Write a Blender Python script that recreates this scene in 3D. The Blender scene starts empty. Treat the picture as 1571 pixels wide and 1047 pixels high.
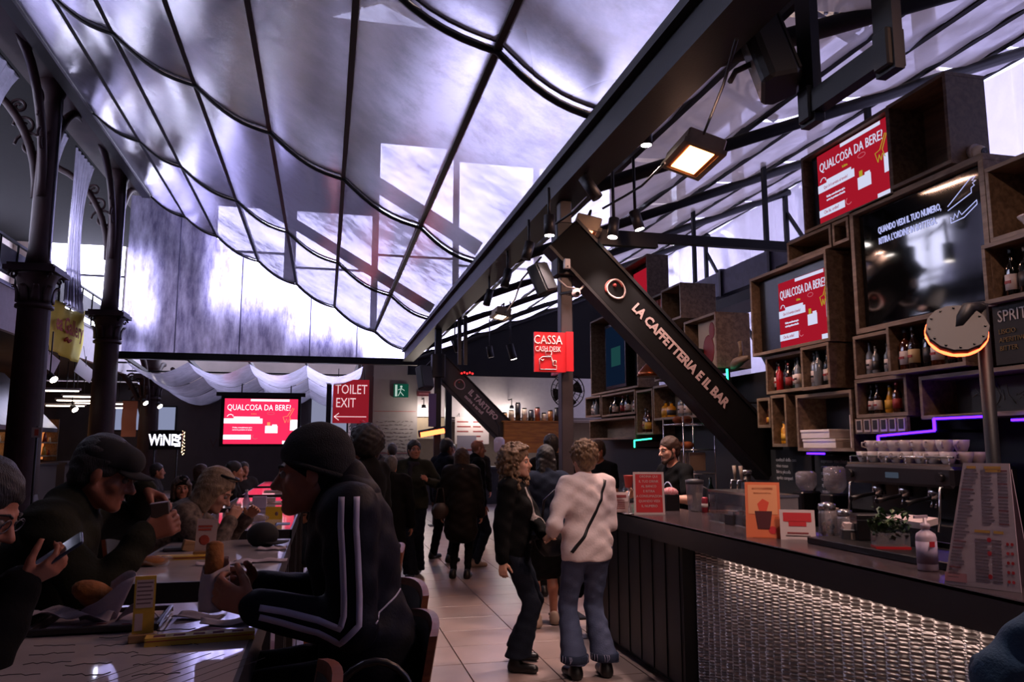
import bpy, bmesh, math, random
import numpy as np
from mathutils import Vector, Matrix, Euler
random.seed(7); rng = np.random.default_rng(7)
scene = bpy.context.scene
COL = scene.collection
PI = math.pi
# ------------------------------------------------------------------ camera
EYE = Vector((0, 0, 1.63)); YAW = math.radians(13.356); PITCH = math.radians(7.712); FPX = 1200.0
cam_d = bpy.data.cameras.new('camera'); cam = bpy.data.objects.new('camera', cam_d); COL.objects.link(cam)
cam.location = EYE; cam.rotation_euler = (PI/2 + PITCH, 0, -YAW)
cam_d.sensor_width = 36; cam_d.lens = FPX/1571*36; cam_d.clip_start = .05; cam_d.clip_end = 300
scene.camera = cam
# ------------------------------------------------------------------ world + exposure
wd = bpy.data.worlds.new('world'); scene.world = wd; wd.use_nodes = True
wd.node_tree.nodes['Background'].inputs[0].default_value = (.74, .78, 1.0, 1)
wd.node_tree.nodes['Background'].inputs[1].default_value = 5.0
vs = scene.view_settings
vs.view_transform = 'Standard'; vs.look = 'None'; vs.gamma = 1; vs.use_curve_mapping = False
vs.exposure = 0.2
cy = scene.cycles
cy.max_bounces = 10; cy.transparent_max_bounces = 24; cy.transmission_bounces = 8; cy.diffuse_bounces = 4; cy.glossy_bounces = 4
cy.sample_clamp_indirect = 4.0; cy.caustics_reflective = False; cy.caustics_refractive = False
cy.use_denoising = True
DAY = 13.5     # brightness of the daylit panes of the market hall
# ------------------------------------------------------------------ helpers
_r = Vector((math.cos(YAW), -math.sin(YAW), 0))
_f = Vector((math.sin(YAW)*math.cos(PITCH), math.cos(YAW)*math.cos(PITCH), math.sin(PITCH)))
_u = _r.cross(_f)
def at(x, y, X=None, Y=None, Z=None):
    """point of the place seen at a photo position, at a known X, Y or Z"""
    d = _r*((x-785.5)/FPX) - _u*((y-523.5)/FPX) + _f
    if X is not None: t = X/d.x
    elif Y is not None: t = Y/d.y
    else: t = (Z-EYE.z)/d.z
    return EYE + d*t
def lin(c):
    if isinstance(c, str):
        c = c.lstrip('#'); c = tuple(int(c[i:i+2], 16)/255 for i in (0, 2, 4))
    return tuple(x/12.92 if x <= .04045 else ((x+.055)/1.055)**2.4 for x in c[:3])
MATS = {}
def mat(name, col='#808080', rough=.6, metal=0., spec=.5, emit=None, es=0., noise=0., nscale=8., bump=0., bscale=40., stretch=None,
        alpha=None, trans=0., ior=1.45, coat=0., col2=None):
    """procedural principled material with optional mottling and fine relief"""
    if name in MATS: return MATS[name]
    m = bpy.data.materials.new(name); m.use_nodes = True; nt = m.node_tree; N = nt.nodes; L = nt.links
    b = N['Principled BSDF']
    c = lin(col); b.inputs['Base Color'].default_value = (*c, 1)
    b.inputs['Roughness'].default_value = rough; b.inputs['Metallic'].default_value = metal
    b.inputs['Specular IOR Level'].default_value = spec
    b.inputs['Coat Weight'].default_value = coat
    if trans: b.inputs['Transmission Weight'].default_value = trans; b.inputs['IOR'].default_value = ior
    if alpha is not None: b.inputs['Alpha'].default_value = alpha
    if emit: b.inputs['Emission Color'].default_value = (*lin(emit), 1); b.inputs['Emission Strength'].default_value = es
    if noise or bump:
        tc = N.new('ShaderNodeTexCoord'); mp = N.new('ShaderNodeMapping'); L.new(tc.outputs['Object'], mp.inputs[0])
        if stretch: mp.inputs['Scale'].default_value = stretch
    if noise:
        nz = N.new('ShaderNodeTexNoise'); nz.inputs['Scale'].default_value = nscale; nz.inputs['Detail'].default_value = 6
        L.new(mp.outputs[0], nz.inputs['Vector'])
        rp = N.new('ShaderNodeValToRGB'); L.new(nz.outputs[0], rp.inputs[0])
        c2 = lin(col2) if col2 else tuple(min(1, x*(1+noise)) for x in c)
        rp.color_ramp.elements[0].position = .3; rp.color_ramp.elements[1].position = .72
        rp.color_ramp.elements[0].color = (*[x*(1-noise) if not col2 else x for x in c], 1); rp.color_ramp.elements[1].color = (*c2, 1)
        L.new(rp.outputs[0], b.inputs['Base Color'])
    if bump:
        n2 = N.new('ShaderNodeTexNoise'); n2.inputs['Scale'].default_value = bscale; n2.inputs['Detail'].default_value = 4
        L.new(mp.outputs[0], n2.inputs['Vector'])
        bp = N.new('ShaderNodeBump'); bp.inputs['Strength'].default_value = bump; bp.inputs['Distance'].default_value = .01
        L.new(n2.outputs[0], bp.inputs['Height']); L.new(bp.outputs[0], b.inputs['Normal'])
    MATS[name] = m; return m
def emat(name, col, s):
    if name in MATS: return MATS[name]
    m = bpy.data.materials.new(name); m.use_nodes = True; nt = m.node_tree
    nt.nodes.remove(nt.nodes['Principled BSDF']); e = nt.nodes.new('ShaderNodeEmission')
    e.inputs[0].default_value = (*lin(col), 1); e.inputs[1].default_value = s
    nt.links.new(e.outputs[0], nt.nodes['Material Output'].inputs[0]); MATS[name] = m; return m
def tag(o, label=None, cat=None, group=None, kind=None):
    if label: o['label'] = label
    if cat: o['category'] = cat
    if group: o['group'] = group
    if kind: o['kind'] = kind
    return o
def thing(name, label, cat, loc=(0, 0, 0), rz=0., group=None, rot=None):
    o = bpy.data.objects.new(name, None); o.empty_display_size = .1; COL.objects.link(o)
    o.location = loc; o.rotation_euler = rot if rot else (0, 0, rz)
    return tag(o, label, cat, group)
def wloc(o):
    v = Vector((0, 0, 0))
    while o is not None: v += o.location; o = o.parent
    return v
class MB:
    """collects shapes, builds ONE mesh object"""
    def __init__(s): s.v = []; s.f = []; s.sm = []
    def add(s, vs, fs, sm=False):
        o = len(s.v); s.v += [tuple(v) for v in vs]; s.f += [tuple(i+o for i in f) for f in fs]; s.sm += [sm]*len(fs); return s
    def box(s, x0, y0, z0, x1, y1, z1, M=None):
        vs = [(x, y, z) for z in (z0, z1) for y in (y0, y1) for x in (x0, x1)]
        if M is not None: vs = [tuple(M @ Vector(v)) for v in vs]
        return s.add(vs, [(0, 2, 3, 1), (4, 5, 7, 6), (0, 1, 5, 4), (2, 6, 7, 3), (0, 4, 6, 2), (1, 3, 7, 5)])
    def bar(s, p, q, w, h, up=(0, 0, 1)):
        p = Vector(p); q = Vector(q); d = (q-p); l = d.length; d.normalize(); up = Vector(up)
        if abs(d.dot(up)) > .98: up = Vector((0, 1, 0))
        a = d.cross(up).normalized(); b = a.cross(d)
        vs = [c + a*(w/2*i) + b*(h/2*j) for c in (p, q) for j in (-1, 1) for i in (-1, 1)]
        return s.add(vs, [(0, 2, 3, 1), (4, 5, 7, 6), (0, 1, 5, 4), (2, 6, 7, 3), (0, 4, 6, 2), (1, 3, 7, 5)])
    def cyl(s, p, q, r, r2=None, n=12, cap=True):
        r2 = r if r2 is None else r2
        p = Vector(p); q = Vector(q); d = (q-p).normalized()
        up = Vector((0, 0, 1)) if abs(d.z) < .95 else Vector((1, 0, 0))
        a = d.cross(up).normalized(); b = d.cross(a)
        vs = []
        for c, rr in ((p, r), (q, r2)):
            vs += [c + (a*math.cos(2*PI*i/n) + b*math.sin(2*PI*i/n))*rr for i in range(n)]
        fs = [(i, (i+1) % n, n+(i+1) % n, n+i) for i in range(n)]
        s.add(vs, fs, True)
        if cap: s.add(vs, [tuple(range(n-1, -1, -1)), tuple(range(n, 2*n))])
        return s
    def tube(s, pts, r, n=8, cap=True):
        pts = [Vector(p) for p in pts]; rs = r if isinstance(r, (list, tuple)) else [r]*len(pts)
        vs = []; a = None
        for i, p in enumerate(pts):
            d = (pts[min(i+1, len(pts)-1)] - pts[max(i-1, 0)]).normalized()
            if a is None:
                up = Vector((0, 0, 1)) if abs(d.z) < .9 else Vector((1, 0, 0)); a = d.cross(up).normalized()
            else: a = (a - d*a.dot(d)).normalized()
            b = d.cross(a); vs += [p + (a*math.cos(2*PI*k/n) + b*math.sin(2*PI*k/n))*rs[i] for k in range(n)]
        m = len(pts)
        s.add(vs, [(i*n+k, i*n+(k+1) % n, (i+1)*n+(k+1) % n, (i+1)*n+k) for i in range(m-1) for k in range(n)], True)
        if cap: s.add(vs, [tuple(range(n-1, -1, -1)), tuple(range((m-1)*n, m*n))])
        return s
    def lathe(s, prof, c=(0, 0, 0), n=16, M=None):
        vs = [(c[0]+r*math.cos(2*PI*k/n), c[1]+r*math.sin(2*PI*k/n), c[2]+z) for r, z in prof for k in range(n)]
        if M is not None: vs = [tuple(M @ Vector(v)) for v in vs]
        m = len(prof)
        s.add(vs, [(i*n+k, i*n+(k+1) % n, (i+1)*n+(k+1) % n, (i+1)*n+k) for i in range(m-1) for k in range(n)], True)
        if prof[0][0] > 1e-4: s.add(vs, [tuple(range(n-1, -1, -1))])
        if prof[-1][0] > 1e-4: s.add(vs, [tuple(range((m-1)*n, m*n))])
        return s
    def ball(s, c, r, n=12, M=None):
        rr = r if isinstance(r, (list, tuple)) else (r, r, r)
        h = n//2; vs = []
        for i in range(h+1):
            t = PI*i/h
            for k in range(n): vs.append((c[0]+rr[0]*math.sin(t)*math.cos(2*PI*k/n), c[1]+rr[1]*math.sin(t)*math.sin(2*PI*k/n), c[2]-rr[2]*math.cos(t)))
        if M is not None: vs = [tuple(M @ Vector(v)) for v in vs]
        return s.add(vs, [(i*n+k, i*n+(k+1) % n, (i+1)*n+(k+1) % n, (i+1)*n+k) for i in range(h) for k in range(n)], True)
    def grid(s, fn, nu, nv, sm=True):
        vs = [fn(i/nu, j/nv) for j in range(nv+1) for i in range(nu+1)]
        return s.add(vs, [(j*(nu+1)+i, j*(nu+1)+i+1, (j+1)*(nu+1)+i+1, (j+1)*(nu+1)+i) for j in range(nv) for i in range(nu)], sm)
    def prism(s, poly, d, M=None):
        """poly in xy, thickness d along z from 0"""
        n = len(poly); vs = [(x, y, 0) for x, y in poly] + [(x, y, d) for x, y in poly]
        if M is not None: vs = [tuple(M @ Vector(v)) for v in vs]
        return s.add(vs, [tuple(range(n-1, -1, -1)), tuple(range(n, 2*n))] + [(i, (i+1) % n, n+(i+1) % n, n+i) for i in range(n)])
    def build(s, name, m, parent=None, world=False, bevel=0., loc=None):
        me = bpy.data.meshes.new(name)
        off = wloc(parent) if (world and parent is not None) else Vector((0, 0, 0))
        if loc is not None and parent is None: off = Vector(loc)
        me.from_pydata([(v[0]-off.x, v[1]-off.y, v[2]-off.z) for v in s.v], [], s.f)
        me.polygons.foreach_set('use_smooth', s.sm)
        bm = bmesh.new(); bm.from_mesh(me)
        bmesh.ops.remove_doubles(bm, verts=bm.verts, dist=1e-5)
        bmesh.ops.recalc_face_normals(bm, faces=bm.faces)
        if bevel:
            es = [e for e in bm.edges if len(e.link_faces) == 2 and e.calc_face_angle(0) > .7]
            bmesh.ops.bevel(bm, geom=es, offset=bevel, segments=1, affect='EDGES', clamp_overlap=True)
        bm.to_mesh(me); bm.free(); me.update()
        o = bpy.data.objects.new(name, me); COL.objects.link(o)
        if m is not None: me.materials.append(m)
        if parent is not None: o.parent = parent
        elif loc is not None: o.location = loc
        return o
def copy_tree(o, parent=None):
    c = o.copy(); COL.objects.link(c); c.parent = parent
    for ch in list(o.children): copy_tree(ch, c)
    return c
_fonts = {}
def text_mesh(txt, size=.1, wx=1., depth=.002, align='CENTER', bold=0.):
    cu = bpy.data.curves.new('lettering', 'FONT'); cu.body = txt; cu.size = size; cu.extrude = depth; cu.align_x = align; cu.align_y = 'CENTER'
    cu.offset = bold; cu.resolution_u = 2
    o = bpy.data.objects.new('lettering', cu); COL.objects.link(o)
    dg = bpy.context.evaluated_depsgraph_get(); dg.update()
    me = bpy.data.meshes.new_from_object(o.evaluated_get(dg))
    bpy.data.objects.remove(o); bpy.data.curves.remove(cu)
    for v in me.vertices: v.co.x *= wx
    return me
def text(txt, M, size, m, parent, wx=1., align='CENTER', bold=0., name='lettering', world=True, depth=.002):
    """lettering lying in the local XY plane of M"""
    me = text_mesh(txt, size, wx, depth, align, bold)
    off = wloc(parent) if (world and parent is not None) else Vector((0, 0, 0))
    me.transform(Matrix.Translation(-off) @ M); me.materials.append(m); me.name = name
    o = bpy.data.objects.new(name, me); COL.objects.link(o); o.parent = parent
    return o
def frame(o, xa, ya):
    """matrix with origin o, x axis xa, y axis ya"""
    x = Vector(xa).normalized(); y = Vector(ya); y = (y - x*x.dot(y)).normalized(); z = x.cross(y)
    return Matrix(((x.x, y.x, z.x, o[0]), (x.y, y.y, z.y, o[1]), (x.z, y.z, z.z, o[2]), (0, 0, 0, 1)))
ORD = ['first', 'second', 'third', 'fourth', 'fifth', 'sixth', 'seventh', 'eighth', 'ninth', 'tenth', 'eleventh', 'twelfth', 'thirteenth', 'fourteenth', 'fifteenth', 'sixteenth']
# ------------------------------------------------------------------ materials of the setting
M_black = mat('black_steel', '#111014', .5, spec=.3, noise=.25, nscale=5, bump=.08, bscale=60)
M_dark = mat('dark_paint', '#1c1a1e', .6, noise=.2, nscale=3)
M_steel = mat('grey_steel', '#4a4850', .4, .6, noise=.2, nscale=6)
M_iron = mat('oxblood_iron', '#2c1a1c', .6, spec=.25, noise=.25, nscale=4, bump=.15, bscale=30)
M_white = mat('white_plaster', '#b9b3b6', .8, noise=.06, nscale=2, bump=.05)
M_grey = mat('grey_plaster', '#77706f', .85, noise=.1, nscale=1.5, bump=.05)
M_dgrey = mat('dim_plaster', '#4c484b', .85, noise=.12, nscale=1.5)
def wood_mat(name, c1, c2, rough=.5, scale=(1, 1, 14), ws=3.):
    if name in MATS: return MATS[name]
    m = bpy.data.materials.new(name); m.use_nodes = True; nt = m.node_tree; N = nt.nodes; L = nt.links; b = N['Principled BSDF']
    tc = N.new('ShaderNodeTexCoord'); mp = N.new('ShaderNodeMapping'); mp.inputs['Scale'].default_value = scale
    nz = N.new('ShaderNodeTexNoise'); nz.inputs['Scale'].default_value = ws; nz.inputs['Detail'].default_value = 8; nz.inputs['Distortion'].default_value = .6
    rp = N.new('ShaderNodeValToRGB'); rp.color_ramp.elements[0].color = (*lin(c1), 1); rp.color_ramp.elements[1].color = (*lin(c2), 1)
    rp.color_ramp.elements[0].position = .35; rp.color_ramp.elements[1].position = .65
    L.new(tc.outputs['Object'], mp.inputs[0]); L.new(mp.outputs[0], nz.inputs['Vector']); L.new(nz.outputs[0], rp.inputs[0]); L.new(rp.outputs[0], b.inputs['Base Color'])
    bp = N.new('ShaderNodeBump'); bp.inputs['Strength'].default_value = .15; bp.inputs['Distance'].default_value = .004
    L.new(nz.outputs[0], bp.inputs['Height']); L.new(bp.outputs[0], b.inputs['Normal']); b.inputs['Roughness'].default_value = rough
    MATS[name] = m; return m
M_oak = wood_mat('oak_board', '#574839', '#7a6856', .55, (6, 1, 6), 4)
M_plank = wood_mat('roof_plank', '#8a755c', '#b39a78', .7, (1, 8, 8), 2)
def pvc_mat(name, clear, dirt, stretch=(1, 1, 1), haze=.5, tint='#d8d4ee', dscale=3.0, grime=None):
    """clear plastic sheet, scuffed and dusty: see-through, hazy and glossy by turns"""
    m = bpy.data.materials.new(name); m.use_nodes = True; nt = m.node_tree; N = nt.nodes; L = nt.links
    N.remove(N['Principled BSDF']); out = N['Material Output']
    tc = N.new('ShaderNodeTexCoord'); mp = N.new('ShaderNodeMapping'); mp.inputs['Scale'].default_value = stretch; L.new(tc.outputs['Object'], mp.inputs[0])
    n1 = N.new('ShaderNodeTexNoise'); n1.inputs['Scale'].default_value = .35; n1.inputs['Detail'].default_value = 3; L.new(mp.outputs[0], n1.inputs[0])
    n2 = N.new('ShaderNodeTexNoise'); n2.inputs['Scale'].default_value = dscale; n2.inputs['Detail'].default_value = 9; n2.inputs['Roughness'].default_value = .7; L.new(mp.outputs[0], n2.inputs[0])
    ml = N.new('ShaderNodeMath'); ml.operation = 'MULTIPLY'; L.new(n1.outputs[0], ml.inputs[0]); L.new(n2.outputs[0], ml.inputs[1])
    mr = N.new('ShaderNodeMapRange'); L.new(ml.outputs[0], mr.inputs[0]); mr.inputs[1].default_value = .14; mr.inputs[2].default_value = .36
    mr.inputs[3].default_value = 1-clear; mr.inputs[4].default_value = min(.95, 1-clear+dirt)
    tr = N.new('ShaderNodeBsdfTransparent'); tr.inputs[0].default_value = (*lin(tint), 1)
    tl = N.new('ShaderNodeBsdfTranslucent'); tl.inputs[0].default_value = (*lin(tint), 1)
    df = N.new('ShaderNodeBsdfDiffuse'); df.inputs[0].default_value = (*lin('#a8a4b8'), 1)
    rf = N.new('ShaderNodeBsdfRefraction'); rf.inputs[0].default_value = (*lin(tint), 1); rf.inputs['Roughness'].default_value = .55; rf.inputs['IOR'].default_value = 1.18
    mx0 = N.new('ShaderNodeMixShader'); mx0.inputs[0].default_value = .3; L.new(tl.outputs[0], mx0.inputs[1]); L.new(df.outputs[0], mx0.inputs[2])
    mx1 = N.new('ShaderNodeMixShader'); mx1.inputs[0].default_value = haze; L.new(mx0.outputs[0], mx1.inputs[1]); L.new(rf.outputs[0], mx1.inputs[2])
    mx2 = N.new('ShaderNodeMixShader'); L.new(mr.outputs[0], mx2.inputs[0]); L.new(tr.outputs[0], mx2.inputs[1]); L.new(mx1.outputs[0], mx2.inputs[2])
    gl = N.new('ShaderNodeBsdfGlossy'); gl.inputs['Roughness'].default_value = .12; gl.inputs[0].default_value = (.8, .8, .85, 1)
    bp = N.new('ShaderNodeBump'); bp.inputs['Strength'].default_value = .25; bp.inputs['Distance'].default_value = .03; L.new(n2.outputs[0], bp.inputs['Height']); L.new(bp.outputs[0], gl.inputs['Normal'])
    lw = N.new('ShaderNodeLayerWeight'); lw.inputs[0].default_value = .25
    mm = N.new('ShaderNodeMath'); mm.operation = 'MULTIPLY_ADD'; L.new(lw.outputs['Fresnel'], mm.inputs[0]); mm.inputs[1].default_value = .45; mm.inputs[2].default_value = .03
    mx3 = N.new('ShaderNodeMixShader'); L.new(mm.outputs[0], mx3.inputs[0]); L.new(mx2.outputs[0], mx3.inputs[1]); L.new(gl.outputs[0], mx3.inputs[2])
    L.new(mx3.outputs[0], out.inputs[0])
    if grime:
        rp = N.new('ShaderNodeValToRGB'); rp.color_ramp.elements[0].position = .16; rp.color_ramp.elements[1].position = .34
        rp.color_ramp.elements[0].color = (*lin(grime), 1); rp.color_ramp.elements[1].color = (*lin(tint), 1); L.new(ml.outputs[0], rp.inputs[0])
        for n_ in (tr, tl, rf): L.new(rp.outputs[0], n_.inputs[0])
    MATS[name] = m; return m
M_pvc = pvc_mat('clear_sheet', .34, .5, haze=.84, grime='#c2bdd0')
M_pvc_r = pvc_mat('cloudy_sheet', .22, .4, haze=.4, tint='#e4dff0')
M_pvc_end = pvc_mat('grimy_sheet', .14, .6, (1, 1, .25), haze=.8, dscale=5, tint='#cfcaea', grime='#6c6688')
M_pvc_far = pvc_mat('milky_sheet', .5, .35, haze=.4, tint='#a8a4b8')
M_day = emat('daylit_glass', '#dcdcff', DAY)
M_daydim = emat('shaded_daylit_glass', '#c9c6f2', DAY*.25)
# ------------------------------------------------------------------ floor
HX0, HX1, HY0, HY1 = -13.0, 17.0, -9.0, 36.0
fl = MB().box(HX0, HY0, -.3, HX1, HY1, -.012).build('floor', mat('floor_bed', '#3a3334', .7, noise=.1)); tag(fl, kind='structure')
TX, TY, GX, GY = .624, .538, 1.066, 6.11
M_tile = mat('pale_tile', '#a08c87', .32, noise=.12, nscale=2.5, bump=.02, bscale=20)
tile_me = MB().box(-TX/2+.004, -TY/2+.004, -.012, TX/2-.004, TY/2-.004, 0).build('tile', M_tile, fl, bevel=.002)
seen = [(i, j) for i in range(-1, 3) for j in range(-1, 13)]
far_t = MB()
first = True
for i in range(-22, 25):
    for j in range(-28, 55):
        cx, cy_ = GX+(i-.5)*TX, GY+(j+.5)*TY
        if not (HX0 < cx < HX1 and HY0 < cy_ < HY1): continue
        if 0 <= i <= 3 and -3 <= j <= 20:
            if first: o = tile_me; first = False
            else: o = tile_me.copy(); COL.objects.link(o)
            o.location = (cx, cy_, 0)
        else:
            far_t.box(cx-TX/2+.004, cy_-TY/2+.004, -.012, cx+TX/2-.004, cy_+TY/2-.004, 0)
o = far_t.build('tile_field', M_tile, fl); tag(o, kind='stuff')
# ------------------------------------------------------------------ hall shell
def struct(name, mb, m, **k): return tag(mb.build(name, m, **k), kind='structure')
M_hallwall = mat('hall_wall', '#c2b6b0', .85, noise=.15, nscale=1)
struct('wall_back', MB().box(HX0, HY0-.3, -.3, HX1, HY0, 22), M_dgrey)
wr = MB(); wr.box(HX1, HY0, -.2, HX1+.3, HY1, 3).box(HX1, HY0, 16, HX1+.3, HY1, 22)
for k in range(9): wr.box(HX1, HY0+k*5.5-.4, 3, HX1+.3, HY0+k*5.5+.4, 16)
wr = struct('wall_right', wr, M_hallwall)
wl = MB(); wl.box(HX0-.3, HY0, -.3, HX0, HY1, 5.2).box(HX0-.3, HY0, 12.5, HX0, HY1, 22)
LWY = [(17.0, 20.6), (23.0, 26.6), (29.0, 32.6), (11, 14.6), (5, 8.6)]
ys = sorted([HY0] + [y for p in LWY for y in p] + [HY1])
for a, b in zip(ys[0::2], ys[1::2]): wl.box(HX0-.3, a, 5.2, HX0, b, 12.5)
wl = struct('wall_left', wl, M_hallwall)
# end wall with tall windows
EW = [(-11.9, -8.6), (-5.0, -2.0), (-1.6, 1.9), (2.1, 5.7), (5.9, 9.7), (9.9, 13.7)]
EWZ = [(6.4, 11.4), (8.2, 12.4), (7.0, 12.4), (5.0, 16.0), (5.0, 15.4), (5.0, 15.4)]
ZW0, ZW1 = 5.0, 16.0
wf = MB(); wf.box(HX0, HY1, -.3, HX1, HY1+.4, ZW0).box(HX0, HY1, ZW1, HX1, HY1+.4, 22)
xs = [HX0] + [x for p in EW for x in p] + [HX1]
for a, b in zip(xs[0::2], xs[1::2]): wf.box(a, HY1, ZW0, b, HY1+.4, ZW1)
[wf.box(a, HY1, 5.0, b, HY1+.4, z0).box(a, HY1, z1, b, HY1+.4, 16.0) for (a, b), (z0, z1) in zip(EW, EWZ) if z1 < 16]
wf = struct('wall_far', wf, M_hallwall)
nwin = 0
def hall_window(axis, c0, c1, z0, z1, plane, m, arched=False):
    global nwin; nwin += 1
    e = bpy.data.objects.new('window_%d' % nwin, None); COL.objects.link(e); tag(e, kind='structure')
    nx, nz = (1, 2) if axis == 'x' else (3, 5)
    dx = (c1-c0)/nx; dz = (z1-z0)/nz
    for i in range(nx):
        for j in range(nz):
            a, b = c0+i*dx+.04, c0+(i+1)*dx-.04; p, q = z0+j*dz+.04, z0+(j+1)*dz-.04
            if axis == 'x': MB().box(a, plane+.1, p, b, plane+.13, q).build('pane', m, e)
            else: MB().box(plane-.13, a, p, plane-.1, b, q).build('pane', m, e)
    fr = MB()
    for i in range(nx+1):
        x = c0+i*dx
        if axis == 'x': fr.box(x-.05, plane+.02, z0, x+.05, plane+.14, z1)
        else: fr.box(plane-.14, x-.05, z0, plane-.02, x+.05, z1)
    for j in range(nz+1):
        z = z0+j*dz
        if axis == 'x': fr.box(c0, plane+.03, z-.05, c1, plane+.15, z+.05)
        else: fr.box(plane-.15, c0, z-.05, plane-.03, c1, z+.05)
    fr.build('window_frame', M_steel, e)
for (a, b), (z0, z1) in zip(EW, EWZ): hall_window('x', a, b, z0, z1, HY1, M_day)
for a, b in LWY: hall_window('y', a, b, 5.2, 12.5, HX0, M_day)
rw = bpy.data.objects.new('window_20', None); COL.objects.link(rw); tag(rw, kind='structure')
for k in range(8):
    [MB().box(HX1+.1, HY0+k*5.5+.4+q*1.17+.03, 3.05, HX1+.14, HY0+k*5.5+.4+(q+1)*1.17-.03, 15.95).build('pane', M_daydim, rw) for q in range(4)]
# planked hall roof: two slopes, ridge along Y, each broad plank course a piece, and iron trusses with ring friezes
RX, RZ, EZ = 2.0, 23.0, 16.5
roof = bpy.data.objects.new('ceiling', None); COL.objects.link(roof); tag(roof, kind='structure')
for sd in (-1, 1):
    xe = HX0 if sd < 0 else HX1
    n = 16
    for k in range(n):
        a, b = k/n, (k+1)/n-.006
        x0, x1 = RX+(xe-RX)*a, RX+(xe-RX)*b; z0, z1 = RZ+(EZ-RZ)*a, RZ+(EZ-RZ)*b
        MB().add([(x0, HY0, z0), (x1, HY0, z1), (x1, HY1, z1), (x0, HY1, z0), (x0, HY0, z0+.08), (x1, HY0, z1+.08), (x1, HY1, z1+.08), (x0, HY1, z0+.08)],
                 [(0, 1, 2, 3), (7, 6, 5, 4), (0, 4, 5, 1), (2, 6, 7, 3), (1, 5, 6, 2), (0, 3, 7, 4)]).build('plank', M_plank, roof)
gb = MB()
for sd in (-1, 1):
    xe = HX0 if sd < 0 else HX1
    gb.add([(RX, HY0, RZ+.1), (xe, HY0, EZ+.1), (xe, HY1, EZ+.1), (RX, HY1, RZ+.1)], [(0, 1, 2, 3)])
gb.build('roof_deck', M_dark, roof)
M_truss = mat('truss_iron', '#3b3742', .5, .3, noise=.2)
for ty in (9.5, 15.1, 20.7, 26.3, 31.9):
    for sd in (-1, 1):
        xe = HX0 if sd < 0 else HX1
        p0 = Vector((RX, ty, RZ-.5)); p1 = Vector((xe, ty, EZ-.5))
        t = MB().bar(p0, p1, .3, .25).bar(p0-Vector((0, 0, 1.5)), p1-Vector((0, 0, 1.5)), .3, .2)
        L_ = (p1-p0).length; n = 10
        t.build('truss', M_truss, roof)
        fz = MB()
        for k in range(n):      # ring frieze between the chords
            c = p0.lerp(p1, (k+.5)/n)-Vector((0, 0, .75))
            fz.tube([c+Vector((math.cos(a)*.5, 0, math.sin(a)*.5)) for a in [2*PI*i/14 for i in range(15)]], .09, 5, False)
            fz.bar(c+Vector((.62, 0, .6)), c+Vector((.62, 0, -.7)), .1, .1)
        fz.build('ring_frieze', M_truss, roof)
# ------------------------------------------------------------------ left canopy: a sloping roof of clear sheets on ribs
VX, VZ = 2.334, 4.46; LX, LZ = -5.168, 8.79; YE = 23.4
def slope(X): return VZ-.0+(LZ-VZ)*(VX-X)/(VX-LX)
RIBX = [LX+.12, -4.09, -3.22, -2.05, -.95, .158, 1.35, VX-.1]
SEAM = [-5.0, .65, 6.25, 11.9, 17.6, YE]
can = thing('canopy_roof', 'sloping roof of scuffed clear plastic sheets on thin black ribs over the tables', 'canopy', (0, 10, 4))
def sheet_z(X, sagf):
    for a, b in zip(RIBX[:-1], RIBX[1:]):
        if a <= X <= b:
            t = (X-a)/(b-a); return slope(X)-sagf*math.sin(PI*t)*(b-a)
    return slope(X)
for k, (y0, y1) in enumerate(zip(SEAM[:-1], SEAM[1:])):
    xs = []
    for a, b in zip(RIBX[:-1], RIBX[1:]): xs += [a+(b-a)*i/8 for i in range(8)]
    xs.append(RIBX[-1])
    nv = 10; mb = MB()
    def fn(u, v):
        X = xs[round(u*(len(xs)-1))]; Y = y0+.05+(y1-y0-.1)*v
        e = abs(2*v-1)
        return (X, Y, sheet_z(X, .04+.07*e**3)+.02 + .0*v)
    mb.grid(fn, len(xs)-1, nv).build('sheet', M_pvc, can, world=True)
for X in RIBX[1:-1]:
    MB().bar((X, SEAM[0], slope(X)+.05), (X, YE, slope(X)+.05), .075, .1).build('rib', M_black, can, world=True)
MB().bar((LX, SEAM[0], LZ+.05), (LX, YE, LZ+.05), .22, .34).build('edge_beam', M_black, can, world=True)
for k, y in enumerate(SEAM[1:]):
    pts = []
    for a, b in zip(RIBX[:-1], RIBX[1:]):
        for i in range(8):
            X = a+(b-a)*i/8; pts.append((X, y, sheet_z(X, .11)-.0))
    pts.append((RIBX[-1], y, slope(RIBX[-1])))
    MB().tube(pts, .028, 6).build('seam_rod', M_black, can, world=True)
    MB().tube([(p[0], p[1]-.12, p[2]+.03) for p in pts], .016, 5).build('seam_cord', M_steel, can, world=True)
    if k < 4:
        MB().bar((LX, y+.25, LZ+.35), (VX, y+.25, VZ+.35), .16, .2).build('cross_beam', M_dark, can, world=True)
# upright plastic wall closing the far end, and its bottom beam
ew = MB()
def fnw(u, v):
    X = LX-.4+(VX-LX+.35)*u; zt = slope(max(LX, X))-.05
    return (X, YE+.02+.04*math.sin(u*43)*(1-v)+.03*math.sin(u*19+1), 4.24+(zt-4.24)*v)
ew.grid(fnw, 60, 10)
w = thing('plastic_curtain_wall', 'grimy see-through plastic wall closing the far end of the sloping canopy', 'plastic sheet', (-1.5, YE, 4.2))
ew.build('sheet', M_pvc_end, w, world=True)
MB().box(LX-.6, YE-.12, 4.05, VX+.3, YE+.14, 4.24).build('bottom_beam', M_black, w, world=True)
for u in (.13, .36, .62, .8):
    X = LX+(VX-LX)*u
    MB().bar((X, YE+.0, 4.24), (X, YE+.0, slope(X)-.1), .03, .02).build('weld_strip', M_pvc_far, w, world=True)
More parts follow.
